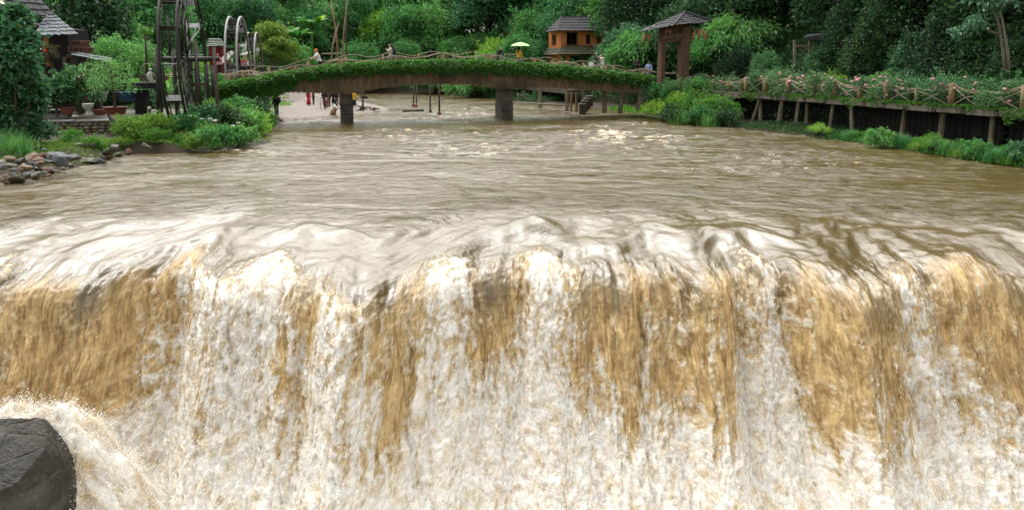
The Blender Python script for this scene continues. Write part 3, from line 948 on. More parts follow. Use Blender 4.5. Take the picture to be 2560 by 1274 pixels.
# left bank trees in the village
for key, px, Y, s, lab in [
    ('broad_mid', 290, 52, .52, "bushy mid-green tree behind the sign of the little gate"),
    ('broad_mid', 345, 56, .55, "mid-green tree behind the yellow-green nest fern"),
    ('broad_mid', 262, 66, .95, "tall mid-green tree right of the shingled roof"),
    ('broad_blue', 330, 74, 1.15, "tall blue-green tree above the potted bonsai"),
    ('broad_mid', 410, 78, 1.0, "leafy tree seen through the top of the big waterwheel"),
    ('broad_bright', 505, 66, .50, "small bright green tree just left of the red hut roof"),
    ('broad_blue', 520, 92, 1.1, "dense tree on the slope above the red hut"),
    ('feather_mid', 560, 88, .8, "arching bamboo between the red hut and the middle waterwheel"),
    ('layered_yellow', 683, 84, .92, "slender yellow-green tree with a pale bare trunk behind the far waterwheel"),
    ('broad_blue', 628, 96, 1.05, "dark leafy tree above the far waterwheel"),
    ('broad_mid', 735, 94, .75, "dense bush-like tree behind the banana plants"),
    ('broad_dark', 215, 60, 1.0, "dark tree behind the thatched gate of the village"),
]:
    x = at(px, 160, Y).x
    b = key.startswith('feather')
    plant("bamboo_clump" if b else "village_tree", key, (x, Y, gz(x, Y) - .2), s, lab, "bamboo" if b else "tree", None, stem="stems" if b else "trunk")
# right bank: trees close behind the walkway, darker and taller towards the camera
def walk_Y(px): return float(np.interp(px, [1690, 1760, 1830, 1900, 1975, 2080, 2200, 2330, 2450, 2560, 2760], [54.0, 51.5, 49.2, 46.8, 44.3, 41.0, 37.5, 34.4, 32.0, 29.8, 26.5]))
for key, px, inl, s, dz, lab in [
    ('feather_mid', 1185, -88, .80, 0, "feathery bamboo overhanging the far walkway under the bridge crest"),
    ('feather_blue', 1265, -86, .85, 0, "blue-green bamboo behind the green parasol"),
    ('broad_bright', 1225, -87, .55, 0, "low bright bush left of the green parasol"),
    ('feather_bright', 1318, -84, .80, 0, "pale bamboo plume left of the orange house"),
    ('broad_mid', 1345, -96, 1.0, 0, "rounded tree rising behind the left gable of the orange house"),
    ('feather_blue', 1400, -98, 1.25, 1, "blue-green bamboo rising behind the ridge of the orange house"),
    ('broad_blue', 1470, -99, 1.3, 2, "blue-green tree above the right end of the orange house's ridge"),
    ('near_gloss', 1562, -70, .84, -.6, "glossy dark tree covering the right side of the orange house"),
    ('broad_mid', 1540, -88, 1.15, 1, "tall green tree above the side wing of the orange house"),
    ('near_feather', 1622, -66, 1.25, 1, "feathery tree behind the left eave of the wooden gate"),
    ('near_dark', 1600, -76, 1.1, 1, "dark tree filling the gap left of the wooden gate"),
    ('near_feather', 1800, 5.0, 1.1, 0, "bamboo plume hanging over the right eave of the wooden gate"),
    ('near_dark', 1730, 6.5, .95, 0, "dark tree seen through the opening of the wooden gate"),
    ('near_feather', 1850, 5.8, 1.05, 0, "leaning bamboo right of the wooden gate"),
    ('near_gloss', 1830, 8, 1.05, 0, "glossy tree right of the wooden gate"),
    ('near_dark', 1890, 8.5, 1.0, 0, "dark broad tree left of the weathered timber frame"),
    ('near_gloss', 1945, 9, 1.15, 1.0, "tall glossy tree with pale leaf tips above the timber frame"),
    ('near_dark', 2015, 10, .95, 0, "dark tree right behind the weathered timber frame"),
    ('near_gloss', 2090, 7.5, 1.0, 2.2, "glossy overhanging tree right of the timber frame"),
    ('near_dark', 2150, 8, 1.0, 0, "shade-darkened tree behind the middle rose bushes"),
    ('near_dark', 2285, 8, 1.0, 0, "shade-toned tree shading the walkway's long straight rail"),
    ('near_dark', 2400, 7.5, .95, 0, "shadowy tree behind the thick bundled rail posts"),
    ('near_dark', 2560, 8, 1.0, 0, "dark tree at the nearest end of the walkway"),
    ('near_gloss', 2270, 6.8, .9, 3.0, "overhanging tree with bright leaves above the middle of the walkway"),
    ('near_dark', 2690, 7, 1.05, 0, "dark tree just past the nearest bundled post"),
    ('near_dark', 2200, 13, 1.3, 0, "tall dark tree further up the shaded slope"),
    ('near_dark', 2430, 13, 1.3, 0, "tallest dark tree up the shaded slope"),
    ('near_dark', 2000, 15, 1.3, 0, "towering dark tree high behind the timber frame"),
]:
    Y = -inl if inl < 0 else walk_Y(px) + inl / ((px - 1280) / FPX + .25)
    x = at(px, 160, Y).x
    b = 'feather' in key
    plant("bamboo_clump" if b else "riverside_tree", key, (x, Y, gz(x, Y) - .3 + dz - (2.6 if key == 'near_dark' and inl > 6 else 0)), s, lab, "bamboo" if b else "tree", None, stem="stems" if b else "trunk")

for i, (px, inl, sc, key, lab) in enumerate([(1850, 4.2, .42, 'near_dark', "dark bush crowding the rail right of the wooden gate"), (1920, 4.6, .45, 'near_gloss', "glossy bush between the gate and the timber shelter"), (2060, 4.4, .42, 'near_gloss', "glossy bush right of the timber shelter"), (2130, 4.8, .5, 'near_dark', "dark bush above the mossy ledge"), (2215, 4.8, .5, 'near_dark', "dark bush above the bent rose"),
                                    (2300, 4.8, .5, 'near_gloss', "glossy dark bush above the deep sag of the rail"), (2385, 4.6, .5, 'near_dark', "dark bush left of the slender twin-trunk tree"), (2470, 4.6, .48, 'near_dark', "dark bush beneath the slender twin-trunk tree"), (2560, 4.6, .48, 'near_dark', "dark bush above the thickest bundled post")]):
    Y = walk_Y(px) + inl / ((px - 1280) / FPX + .25); x = at(px, 160, Y).x
    plant("slope_bush", key, (x, Y, gz(x, Y) - 1.3), sc, lab, "bush", "dark bushes on the slope behind the roses", part="leaves", stem="stems")

# low cover on every slope: nobody could count it
def cover(name, n, xr, yr, test, ll, mat, lift, label, cat=None):
    global rng
    rng = np.random.default_rng(hash(name) % 1000 if False else len(name) * 7)
    x = rng.uniform(xr[0], xr[1], n); y = rng.uniform(yr[0], yr[1], n)
    z = ground_h(x, y)
    ok = test(x, y, z)
    x, y, z = x[ok], y[ok], z[ok]
    tuft = .5 + .9 * fbm(x * .9, y * .9, 3, 301) 
    P = np.stack([x, y, z + lift * rng.random(len(x)) * np.clip(tuft + .3, .1, 2)], -1)
    D = rng.normal(size=P.shape) * .7 + np.array([0, -.2, .55])
    s = rng.uniform(.6, 1.3, len(P))
    V, F = leaf_geo(P, D, ll * s, ll * .5 * s)
    o = mesh_np(name, V, F, mat, None, False)
    return tag(o, label, cat, kind="stuff")
def dshore(x, y):
    return np.interp(y, LY, LX) - x, x - np.interp(y, RY, RX)
cover("hillside_undergrowth", 90000, (-75, 45), (80, 128), lambda x, y, z: (z > .5) & (np.abs(x) < y * .8), .75, LM['blue'], 2.2, "low leafy undergrowth covering the wooded hillside")
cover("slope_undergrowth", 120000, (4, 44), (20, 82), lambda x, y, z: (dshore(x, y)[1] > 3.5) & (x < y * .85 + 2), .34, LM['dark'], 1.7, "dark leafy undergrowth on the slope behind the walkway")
cover("village_undergrowth", 30000, (-50, -12), (40, 90), lambda x, y, z: (dshore(x, y)[0] > (12.5 if True else 0)) & (np.abs(x) < y * .8), .22, LM['mid'], .6, "leafy ground cover between the village houses")
# ------------------------------------------------------------------ footbridge
def bY(x): return 52.0 + 0.30 * x              # near face of the bridge
def b_at(px, py):
    """point of the near face seen at this pixel"""
    Y = 52.0
    for _ in range(12):
        Y = bY(at(px, py, Y).x)
    return at(px, py, Y)
BDIR = Vector((1, .30, 0)).normalized(); BBACK = Vector((-.30, 1, 0)).normalized()
TOP = [(520, 214), (570, 206), (620, 197), (700, 183), (800, 168), (900, 158), (1000, 153), (1100, 151), (1200, 152), (1300, 157), (1400, 165), (1500, 175), (1580, 185), (1650, 195)]
MIDL = [(520, 236), (620, 222), (700, 207), (800, 193), (900, 186), (1000, 182), (1100, 181), (1200, 182), (1300, 186), (1400, 194), (1500, 203), (1580, 210), (1650, 217)]
BOT = [(520, 246), (620, 238), (700, 229), (760, 230), (820, 233), (868, 234), (905, 227), (950, 219), (1000, 214), (1060, 210), (1110, 209), (1170, 211), (1220, 216), (1256, 220), (1272, 221), (1292, 219), (1330, 218), (1400, 221), (1500, 226), (1580, 230), (1650, 234)]
def curve_of(lst):
    P = [b_at(*q) for q in lst]
    return np.array([p.x for p in P]), np.array([p.z for p in P])
TX, TZ = curve_of(TOP); MX, MZ = curve_of(MIDL); BXX, BZZ = curve_of(BOT)
def top_z(x): return float(np.interp(x, TX, TZ))
def deck_z(x): return top_z(x) - .42
BX0, BX1 = float(TX[0]), float(TX[-1])
BW = 3.0
def stake_mat():
    nt = NT("split_bamboo_cladding")
    co = obj_coord(nt)
    v = nt.mapping(co, (17, 17, .55))
    n = nt.noise(v, 1.0, 4, .6); n2 = nt.noise(nt.mapping(co, (60, 60, 1.2)), 1.0, 3, .6)
    n3 = nt.noise(co, .45, 4, .6)
    c = nt.ramp(n, [(.28, (.035, .024, .015)), (.46, (.17, .115, .060)), (.62, (.30, .215, .12)), (.8, (.42, .33, .21))])
    c = nt.mix(nt.smooth(n3, .42, .7), c, (.075, .055, .036))
    nt.set(Base_Color=c, Roughness=.8, Normal=nt.bump(nt.math('ADD', n, nt.math('MULTIPLY', n2, .4)), .9, .10))
    return nt.m
M_STAKE = stake_mat()
M_PLANKD = simple_mat("dark_weathered_timber", (0.105, 0.082, 0.058), .85, .6, 4, .6, 22, (1, 1, .35))
M_CANE = simple_mat("peeled_cane", (0.40, 0.335, 0.235), .65, .45, 6, .3, 40, (1, 1, 1), col2=(.20, .155, .095))
M_BAMBOO = simple_mat("dry_bamboo", (0.34, 0.235, 0.12), .6, .5, 7, .3, 30, (3, 3, .6), col2=(.14, .09, .042))
M_PIER = simple_mat("wet_stone_slab", (0.105, 0.09, 0.07), .6, .65, 2.2, .8, 9, (1, 1, .5), col2=(.022, .019, .016))

bridge = thing("footbridge", "long arched footbridge clad in split bamboo stakes over the muddy river", "bridge")
xs = np.linspace(BX0, BX1, 120)
b = MB()
for i in range(len(xs) - 1):
    x0, x1 = xs[i], xs[i + 1]
    def cor(x, z, back): 
        p = Vector((x, bY(x), z)) + BBACK * back
        return p
    zt0, zt1 = deck_z(x0) - .02, deck_z(x1) - .02
    zb0, zb1 = np.interp(x0, BXX, BZZ), np.interp(x1, BXX, BZZ)
    p = [cor(x0, zb0, 0), cor(x1, zb1, 0), cor(x1, zb1, BW), cor(x0, zb0, BW), cor(x0, zt0, 0), cor(x1, zt1, 0), cor(x1, zt1, BW), cor(x0, zt0, BW)]
    n = len(b.v); b.v.extend([tuple(q) for q in p])
    b.f += [(n + 3, n + 2, n + 1, n), (n, n + 1, n + 5, n + 4), (n + 2, n + 3, n + 7, n + 6)]
    if i == 0: b.f.append((n + 3, n, n + 4, n + 7))
    if i == len(xs) - 2: b.f.append((n + 1, n + 2, n + 6, n + 5))
b.build("girder", M_STAKE, bridge)
b = MB()
for x in np.arange(BX0 + .3, BX1 - .2, .062):
    x += random.uniform(-.02, .02); zb = float(np.interp(x, BXX, BZZ)); L = random.uniform(.05, .22); h = random.uniform(.25, .7)
    b.beam((x, bY(x) - .025 - random.random() * .02, zb - L * .5), (x + random.uniform(-.02, .02), bY(x) - .02, zb + h), .045, .03, up=(0, 1, 0))
b.build("stake_fringe", M_STAKE, bridge)
b = MB()
for i in range(0, len(xs) - 1):
    x0, x1 = xs[i], xs[i + 1] - .02
    z0, z1 = deck_z(x0), deck_z(x1)
    q = lambda x, z, k: Vector((x, bY(x), z)) + BBACK * k
    b.hexa([q(x0, z0 - .015, .05), q(x1, z1 - .015, .05), q(x1, z1 - .015, BW - .05), q(x0, z0 - .015, BW - .05), q(x0, z0 + .03, .05), q(x1, z1 + .03, .05), q(x1, z1 + .03, BW - .05), q(x0, z0 + .03, BW - .05)])
b.build("deck", M_PLANKD, bridge)
# piers of stacked stone-faced courses
for px, w, top in ((870, .84, 232), (1272, .92, 218)):
    c = b_at(px, 300); 
    cx = c.x
    zt = float(np.interp(cx, BXX, BZZ)) + .25
    base = Vector((cx, bY(cx), 0)) + BBACK * 1.3
    pr = MB()
    hs = [(-.9, .62), (.62, 1.32), (1.32, zt)]
    for i, (a, d) in enumerate(hs):
        k = 1.0 + (.035 if i % 2 else 0) - .03 * i
        pr.box((base.x, base.y, (a + d) / 2), (w * k, 1.9 * k, d - a - .012), math.atan(.30))
        # rough vertical slabs on the faces
        for j in range(5):
            o = (j - 2) * w / 5.2 * k
            pr.box((base.x + o * BDIR.x - BBACK.x * (.95 * k + .012), base.y + o * BDIR.y - BBACK.y * (.95 * k + .012), (a + d) / 2 + random.uniform(-.02, .02)), (w / 5.6, .05 + random.random() * .03, d - a - .05), math.atan(.30))
    pr.build("pier", M_PIER, bridge, bevel=.015)
# railing: canes in long waves between bundled posts
RAIL = [(560, 193), (580, 186), (607, 178), (630, 179), (655, 183), (690, 180), (720, 171), (745, 164), (775, 165), (800, 165), (822, 156), (845, 150), (870, 150), (900, 153), (930, 152), (960, 146), (985, 141), (1005, 142), (1030, 146), (1060, 143),
        (1085, 137), (1107, 133), (1128, 137), (1150, 144), (1180, 144), (1205, 140), (1228, 137), (1250, 142), (1275, 150), (1300, 151), (1318, 148), (1336, 146), (1352, 152), (1372, 160), (1395, 158), (1418, 155), (1440, 161), (1465, 169), (1490, 166), (1515, 164), (1540, 172), (1565, 178), (1590, 176), (1612, 173), (1635, 180), (1660, 183), (1690, 182)]
def rail_part(rows, parent, pt, rad=.028, name="handrail", wob=.03, nstrand=3, mat=None):
    m = MB()
    pts0 = [pt(*q) for q in rows]
    # resample smoothly
    P = []
    for i in range(len(pts0) - 1):
        a = pts0[max(i - 1, 0)]; b_ = pts0[i]; c = pts0[i + 1]; d = pts0[min(i + 2, len(pts0) - 1)]
        for t in (0, .34, .67):
            P.append(0.5 * ((2 * b_) + (c - a) * t + (2 * a - 5 * b_ + 4 * c - d) * t * t + (3 * b_ - a - 3 * c + d) * t ** 3))
    P.append(pts0[-1])
    for s in range(nstrand):
        ph = s * 2.1
        m.tube([p + Vector((0, .05 * math.sin(i * .7 + ph), .035 * (s - 1) + wob * math.sin(i * .45 + ph * 1.7))) for i, p in enumerate(P)], [rad * (.75 + .35 * math.sin(i * .31 + ph) ** 2) for i in range(len(P))], 6)
    return m.build(name, mat or M_CANE, parent, True)
rail_part(RAIL, bridge, b_at)
rail2 = [(px, py + 9 + 5 * math.sin(px * .03)) for px, py in RAIL if 560 <= px <= 1650]
rail_part(rail2, bridge, b_at, .02, "lower_rail", .05, 2)
def bundle(mb, p0, p1, r, n=7):
    """a bundle of bamboo canes tied together"""
    d = (Vector(p1) - Vector(p0)).normalized(); s = d.orthogonal().normalized(); u = d.cross(s)
    for k in range(n):
        a = 6.283 * k / n; o = (s * math.cos(a) + u * math.sin(a)) * r
        mb.tube([Vector(p0) + o, Vector(p1) + o + d * random.uniform(-.04, .04)], r * .52, 6)
for px in (607, 660, 737, 852, 990, 1107, 1228, 1336, 1420, 1512, 1612):
    pz = np.interp(px, [q[0] for q in RAIL], [q[1] for q in RAIL])
    tp = b_at(px, pz) + Vector((0, .04, -.02))
    m = MB(); bundle(m, (tp.x, tp.y, deck_z(tp.x) - .1), tp, .085, 7)
    for s in (-1, 1):
        m.tube([tp + Vector((s * .05, -.04, -.03)), tp + Vector((s * .75, s * .2, -.62))], .022, 5)
    m.build("rail_post", M_BAMBOO, bridge, True)
# far-side railing, simpler
m = MB()
m.tube([Vector((x, bY(x), deck_z(x) + .95 + .14 * math.sin(x * 2.1))) + BBACK * (BW - .1) for x in np.linspace(BX0 + .5, BX1 - .3, 120)], .03, 6)
m.build("far_handrail", M_CANE, bridge, True)
for x in np.arange(BX0 + 1, BX1, 2.6):
    p = Vector((x, bY(x), deck_z(x) - .1)) + BBACK * (BW - .1)
    m = MB(); bundle(m, p, p + Vector((0, 0, 1.05)), .07, 5)
    m.build("rail_post", M_BAMBOO, bridge, True)

# ivy that spills over the near edge of the bridge
rng = np.random.default_rng(77)
def ivy():
    n = 36000
    x = rng.uniform(BX0 - .3, BX1 + .4, n)
    t = rng.random(n)
    zt = np.interp(x, TX, TZ); zm = np.interp(x, MX, MZ)
    rag = fbm(x * 1.5, x * 0, 3, 401) * .25
    z = zt + .05 + .16 * fbm(x * 2.3, x * 0 + 4, 3, 402) - t * (zt - zm + .05 + 1.3 * rag + .35 * np.clip(perlin(x * 3.1, x * 0 + 2, 405), 0, 1))
    lump = .5 + .5 * fbm(x * 1.3, z * 2.2, 3, 403)
    outw = (.15 + .38 * np.sin(np.clip(t, 0, 1) * 3.0) ** .6 + .30 * lump) * rng.random(n) ** .45
    back = rng.random(n) < .3
    yb = np.where(back, rng.uniform(0, .5, n), -outw)
    z = np.where(back, zt + .06 * rng.normal(size=n) - .05, z)
    P = np.stack([x + BBACK.x * yb, bY(x) + BBACK.y * yb, z], -1)
    D = np.stack([rng.normal(size=n) * .7, -np.abs(rng.normal(size=n)) * .8 - .1, rng.normal(size=n) * .5 - .35], -1)
    s = rng.uniform(.6, 1.3, n)
    out = [leaf_geo(P, D, .17 * s, .13 * s)]
    # strands hanging at the left abutment
    n2 = 9000
    ps = rng.choice(26, n2); sx = np.linspace(at(535, 220, 46).x, at(735, 220, 48).x, 26)[ps] + rng.normal(size=n2) * .14
    base = np.interp(sx, MX, MZ)
    ln = np.interp(sx, [at(535, 220, 46).x, at(560, 220, 46).x, at(660, 220, 47).x, at(735, 220, 48).x], [.55, .9, 1.25, .55])
    tt = rng.random(n2)
    P = np.stack([sx + .06 * np.sin(tt * 9), bY(sx) - .15 - .22 * rng.random(n2), base - tt * ln * (.6 + .4 * np.sin(ps * 2.3) ** 2)], -1)
    D = np.stack([rng.normal(size=n2) * .6, -np.abs(rng.normal(size=n2)) * .6, -.6 + rng.normal(size=n2) * .4], -1)
    out.append(leaf_geo(P, D, .16, .12))
    V = np.concatenate([o[0] for o in out]); F = np.concatenate([out[0][1], out[1][1] + len(out[0][0])])
    o = mesh_np("ivy", V, F, LM['ivy'], None, False)
    return tag(o, "thick green ivy draped along the near edge of the footbridge", "ivy")
ivy()

# ------------------------------------------------------------------ people
def cloth_mat(name, col, rough=.85):
    return simple_mat("cloth_" + name, col, rough, .25, 12, .25, 30)
M_SKIN = simple_mat("skin", (0.50, 0.30, 0.215), .55, .12, 8, .05, 30)
CL = {k: cloth_mat(k, v) for k, v in {
    'white': (.76, .75, .73), 'cream': (.62, .55, .46), 'black': (.018, .018, .022), 'navy': (.022, .028, .05), 'green': (.016, .075, .055), 'blue': (.44, .52, .78), 'jeans': (.045, .105, .19),
    'red': (.50, .018, .045), 'maroon': (.22, .02, .06), 'yellow': (.72, .45, .04), 'orange': (.80, .20, .03), 'brown': (.20, .085, .06), 'tan': (.42, .25, .12), 'grey': (.25, .26, .28), 'lime': (.35, .72, .12), 'pink': (.7, .25, .35)}.items()}
M_HAIR = simple_mat("dark_hair", (0.022, 0.015, 0.011), .45, .4, 20, .5, 60, (1, 1, .2))
M_EYE = simple_mat("eye_dark", (0.012, .010, .010), .2)
M_LIP = simple_mat("lip", (.38, .10, .10), .4)

def remeshed(mb, name, mat, parent, vox):
    o = mb.build(name, mat, parent, True)
    r = o.modifiers.new("remesh", 'REMESH'); r.mode = 'VOXEL'; r.voxel_size = vox; r.use_smooth_shade = True
    s = o.modifiers.new("smooth", 'SMOOTH'); s.factor = .5; s.iterations = 2
    return o

def person(p, H, rz, label, top='white', bottom='trousers', bcol='black', hair='short', hat=None, hatcol='black', lean=0.0, arms=None, legs=None, sleeve='long', crouch=False, turn=0.0, group=None, vox=.014):
    """a person H tall standing at p, facing -Y before rz (degrees). arms/legs give joint offsets in units of H"""
    t = thing("person", label, "person", p, R(rz), group)
    S = lambda v: Vector(v) * H
    hipz = .52 if not crouch else .26
    pel = S((0, 0.0, hipz))
    fw = Vector((0, -math.sin(lean), math.cos(lean)))           # direction of the trunk
    chest = pel + fw * .19 * H; shl = pel + fw * .295 * H; neck = pel + fw * .33 * H
    hd = neck + Vector((0, -math.sin(lean * .6 + .08), math.cos(lean * .6 + .08))) * .085 * H
    hw = .112 * H
    sh = {-1: shl + Vector((-hw, 0, 0)), 1: shl + Vector((hw, 0, 0))}
    arms = arms or {}
    legs = legs or {}
    b = MB()
    # trunk
    b.tube([pel + Vector((0, 0, -.045 * H)), pel, pel + fw * .09 * H, chest, shl - fw * .02 * H, neck - fw * .01 * H], [.066 * H, .083 * H, .070 * H, .084 * H, .066 * H, .036 * H], 12)
    b.tube([sh[-1] + Vector((.01 * H, 0, 0)), shl, sh[1] - Vector((.01 * H, 0, 0))], [.040 * H, .058 * H, .040 * H], 10)
    b.tube([neck - fw * .02 * H, hd], [.030 * H, .030 * H], 8)
    b.ball(hd + Vector((0, 0, .012 * H)), (.047 * H, .056 * H, .066 * H), 14, 10)
    b.ball(hd + Vector((0, -.012 * H, -.030 * H)), (.034 * H, .040 * H, .036 * H), 10, 7)      # jaw
    b.ball(hd + Vector((0, -.060 * H, -.004 * H)), (.009 * H, .014 * H, .014 * H), 8, 6)       # nose
    for s in (-1, 1):
        b.ball(hd + Vector((s * .048 * H, .004 * H, 0)), (.008 * H, .012 * H, .018 * H), 8, 6)     # ears
    jt = {}
    for s in (-1, 1):
        e_, w_ = arms.get(s, ((s * .035, .01, -.165), (s * .045, -.045, -.315)))
        el = sh[s] + S(e_); wr = sh[s] + S(w_)
        jt[s] = (sh[s], el, wr)
        b.tube([sh[s], sh[s].lerp(el, .45), el, el.lerp(wr, .35), wr], [.036 * H, .031 * H, .026 * H, .027 * H, .017 * H], 9)
        d = (wr - el).normalized(); sd = d.cross(Vector((0, 1, .2))).normalized(); nn = sd.cross(d)
        palm = wr + d * .040 * H
        b.tube([wr - d * .01 * H, wr + d * .022 * H, palm], [.015 * H, .021 * H, .020 * H], 8)
        for k in range(4):                                                   # fingers
            o = palm + sd * (k - 1.5) * .0105 * H; L = (.040, .046, .043, .033)[k] * H
            b.tube([o - d * .01 * H, o + d * L * .5 + nn * .004 * H, o + d * L * .95 + nn * .014 * H], [.0062 * H, .0056 * H, .0048 * H], 6)
        o = wr + d * .014 * H + sd * .017 * H * -1
        b.tube([o, o - sd * .016 * H + d * .016 * H, o - sd * .018 * H + d * .036 * H], [.0072 * H, .0065 * H, .0052 * H], 6)
    lj = {}
    for s in (-1, 1):
        hp = pel + S((s * .055, 0, -.02))
        if crouch:
            kn = hp + S((s * .03, -.20, .03)); an = hp + S((s * .01, -.03, -.20))
        else:
            k_, a_ = legs.get(s, ((s * .004, -.008, -.235), (s * .008, .01, -.46)))
            kn = hp + S(k_); an = hp + S(a_)
        lj[s] = (hp, kn, an)
        b.tube([hp, hp.lerp(kn, .4), kn, kn.lerp(an, .35), an], [.062 * H, .054 * H, .037 * H, .037 * H, .022 * H], 10)
        b.tube([an + S((0, .018, -.012)), an + S((0, -.03, -.026)), an + S((0, -.085, -.030))], [.022 * H, .022 * H, .014 * H], 8)
    remeshed(b, "body", M_SKIN, t, vox)
    for s in (-1, 1):
        f = MB(); f.ball(hd + Vector((s * .019 * H, -.050 * H, .012 * H)), (.0075 * H, .006 * H, .0045 * H), 8, 6)
        f.build("eye", M_EYE, t, True)
    f = MB(); f.ball(hd + Vector((0, -.050 * H, -.028 * H)), (.014 * H, .007 * H, .005 * H), 8, 6); f.build("mouth", M_LIP, t, True)
    # clothes follow the same joints, a little wider
    c = MB(); g = .010 * H
    c.tube([pel + fw * (-.055 if bottom != 'dress' else 0) * H, pel, pel + fw * .09 * H, chest, shl - fw * .012 * H, neck - fw * .015 * H], [.084 * H + g, .086 * H + g, .076 * H + g, .087 * H + g, .070 * H + g, .038 * H + g * .4], 12)
    c.tube([sh[-1], shl, sh[1]], [.043 * H + g * .5, .06 * H + g, .043 * H + g * .5], 10)
    if sleeve != 'none':
        for s in (-1, 1):
            a_, e_, w_ = jt[s]
            if sleeve == 'long': c.tube([a_, a_.lerp(e_, .5), e_, e_.lerp(w_, .5), e_.lerp(w_, .93)], [.040 * H + g, .036 * H + g, .031 * H + g, .029 * H + g, .023 * H + g * .8], 9)
            else: c.tube([a_, a_.lerp(e_, .5), a_.lerp(e_, .85)], [.040 * H + g, .037 * H + g, .036 * H + g], 9)
    remeshed(c, "shirt" if bottom != 'dress' else "bodice", CL[top], t, vox * 1.2)
    if bottom == 'trousers':
        c = MB()
        c.tube([pel + fw * .02 * H, pel + S((0, 0, -.05))], [.083 * H + g * .6, .078 * H + g * .6], 12)
        for s in (-1, 1):
            h_, k_, a_ = lj[s]
            c.tube([h_, h_.lerp(k_, .4), k_, k_.lerp(a_, .5), k_.lerp(a_, .95)], [.064 * H + g * .6, .057 * H + g * .6, .042 * H + g * .7, .040 * H + g * .7, .030 * H + g], 10)
        remeshed(c, "trousers", CL[bcol], t, vox * 1.2)
    elif bottom in ('skirt', 'dress', 'shortskirt'):
        c = MB(); n = 40; rows = []
        lowz = {'skirt': .10, 'dress': .05, 'shortskirt': .33}[bottom] if not crouch else .03
        wid = {'skirt': .135, 'dress': .165, 'shortskirt': .105}[bottom] * (1 if not crouch else 1.35)
        zs = [hipz + .055, hipz - .02, (hipz + lowz) / 2, lowz]
        rs = [.078 + .008, .098, (.098 + wid) / 2 + .008, wid]
        for z, r_ in zip(zs, rs):
            for k in range(n):
                a = 6.283 * k / n; pl = 1 + .07 * math.sin(a * 9) * max(0, (hipz - z) / hipz)
                c.v.append(tuple(S((r_ * math.cos(a) * pl, r_ * math.sin(a) * pl * .82 - (.02 if crouch else 0), z))))
        for i in range(3):
            for k in range(n):
                a = i * n + k; b2 = i * n + (k + 1) % n
                c.f.append((a + n, b2 + n, b2, a))
        o = c.build("skirt", CL[bcol], t, True)
        so = o.modifiers.new("solid", 'SOLIDIFY'); so.thickness = .008
    # hair
    c = MB()
    c.ball(hd + Vector((0, .014 * H, .026 * H)), (.056 * H, .056 * H, .060 * H), 14, 9)
    if hair == 'long':
        c.tube([hd + Vector((0, .03 * H, .02 * H)), hd + Vector((0, .056 * H, -.07 * H)), hd + Vector((0, .066 * H + .02 * H, -.20 * H)), hd + Vector((0, .07 * H, -.27 * H))], [.05 * H, .056 * H, .046 * H, .012 * H], 10)
        for s in (-1, 1): c.tube([hd + Vector((s * .045 * H, .0, .02 * H)), hd + Vector((s * .056 * H, .0, -.07 * H)), hd + Vector((s * .06 * H, -.02 * H, -.15 * H))], [.02 * H, .022 * H, .008 * H], 7)
    elif hair == 'ponytail':
        c.tube([hd + Vector((0, .06 * H, .04 * H)), hd + Vector((0, .10 * H, .01 * H)), hd + Vector((0, .105 * H, -.09 * H)), hd + Vector((0, .09 * H, -.15 * H))], [.022 * H, .03 * H, .026 * H, .008 * H], 9)
    remeshed(c, "hair", M_HAIR, t, vox)
    if hat == 'cap':
        c = MB(); c.ball(hd + Vector((0, .008 * H, .040 * H)), (.061 * H, .066 * H, .052 * H), 14, 9)
        c.box(hd + Vector((0, -.075 * H, .036 * H)), (.075 * H, .06 * H, .008 * H), rx=R(12))
        remeshed(c, "cap", CL[hatcol], t, vox * .7)
    elif hat == 'scarf':
        c = MB(); c.ball(hd + Vector((0, .006 * H, .040 * H)), (.063 * H, .070 * H, .056 * H), 14, 9); c.tube([hd + Vector((0, .06 * H, .02 * H)), hd + Vector((0, .09 * H, -.03 * H))], [.02 * H, .01 * H], 7)
        remeshed(c, "headscarf", CL[hatcol], t, vox * .7)
    elif hat == 'brim':
        c = MB(); c.lathe(hd + Vector((0, 0, .035 * H)), [(.11 * H, 0), (.10 * H, .008 * H), (.062 * H, .014 * H), (.055 * H, .05 * H), (.03 * H, .065 * H)], 18)
        c.build("sun_hat", CL[hatcol], t, True)
    return t, hd, jt

def on_bridge(px, back, zoff=0.0):
    p = b_at(px, 170)
    q = Vector((p.x, bY(p.x), 0)) + BBACK * back
    # keep the same pixel column after stepping back
    q.x = at(px, 170, q.y).x
    q.z = deck_z(q.x) + .03 + zoff
    return q

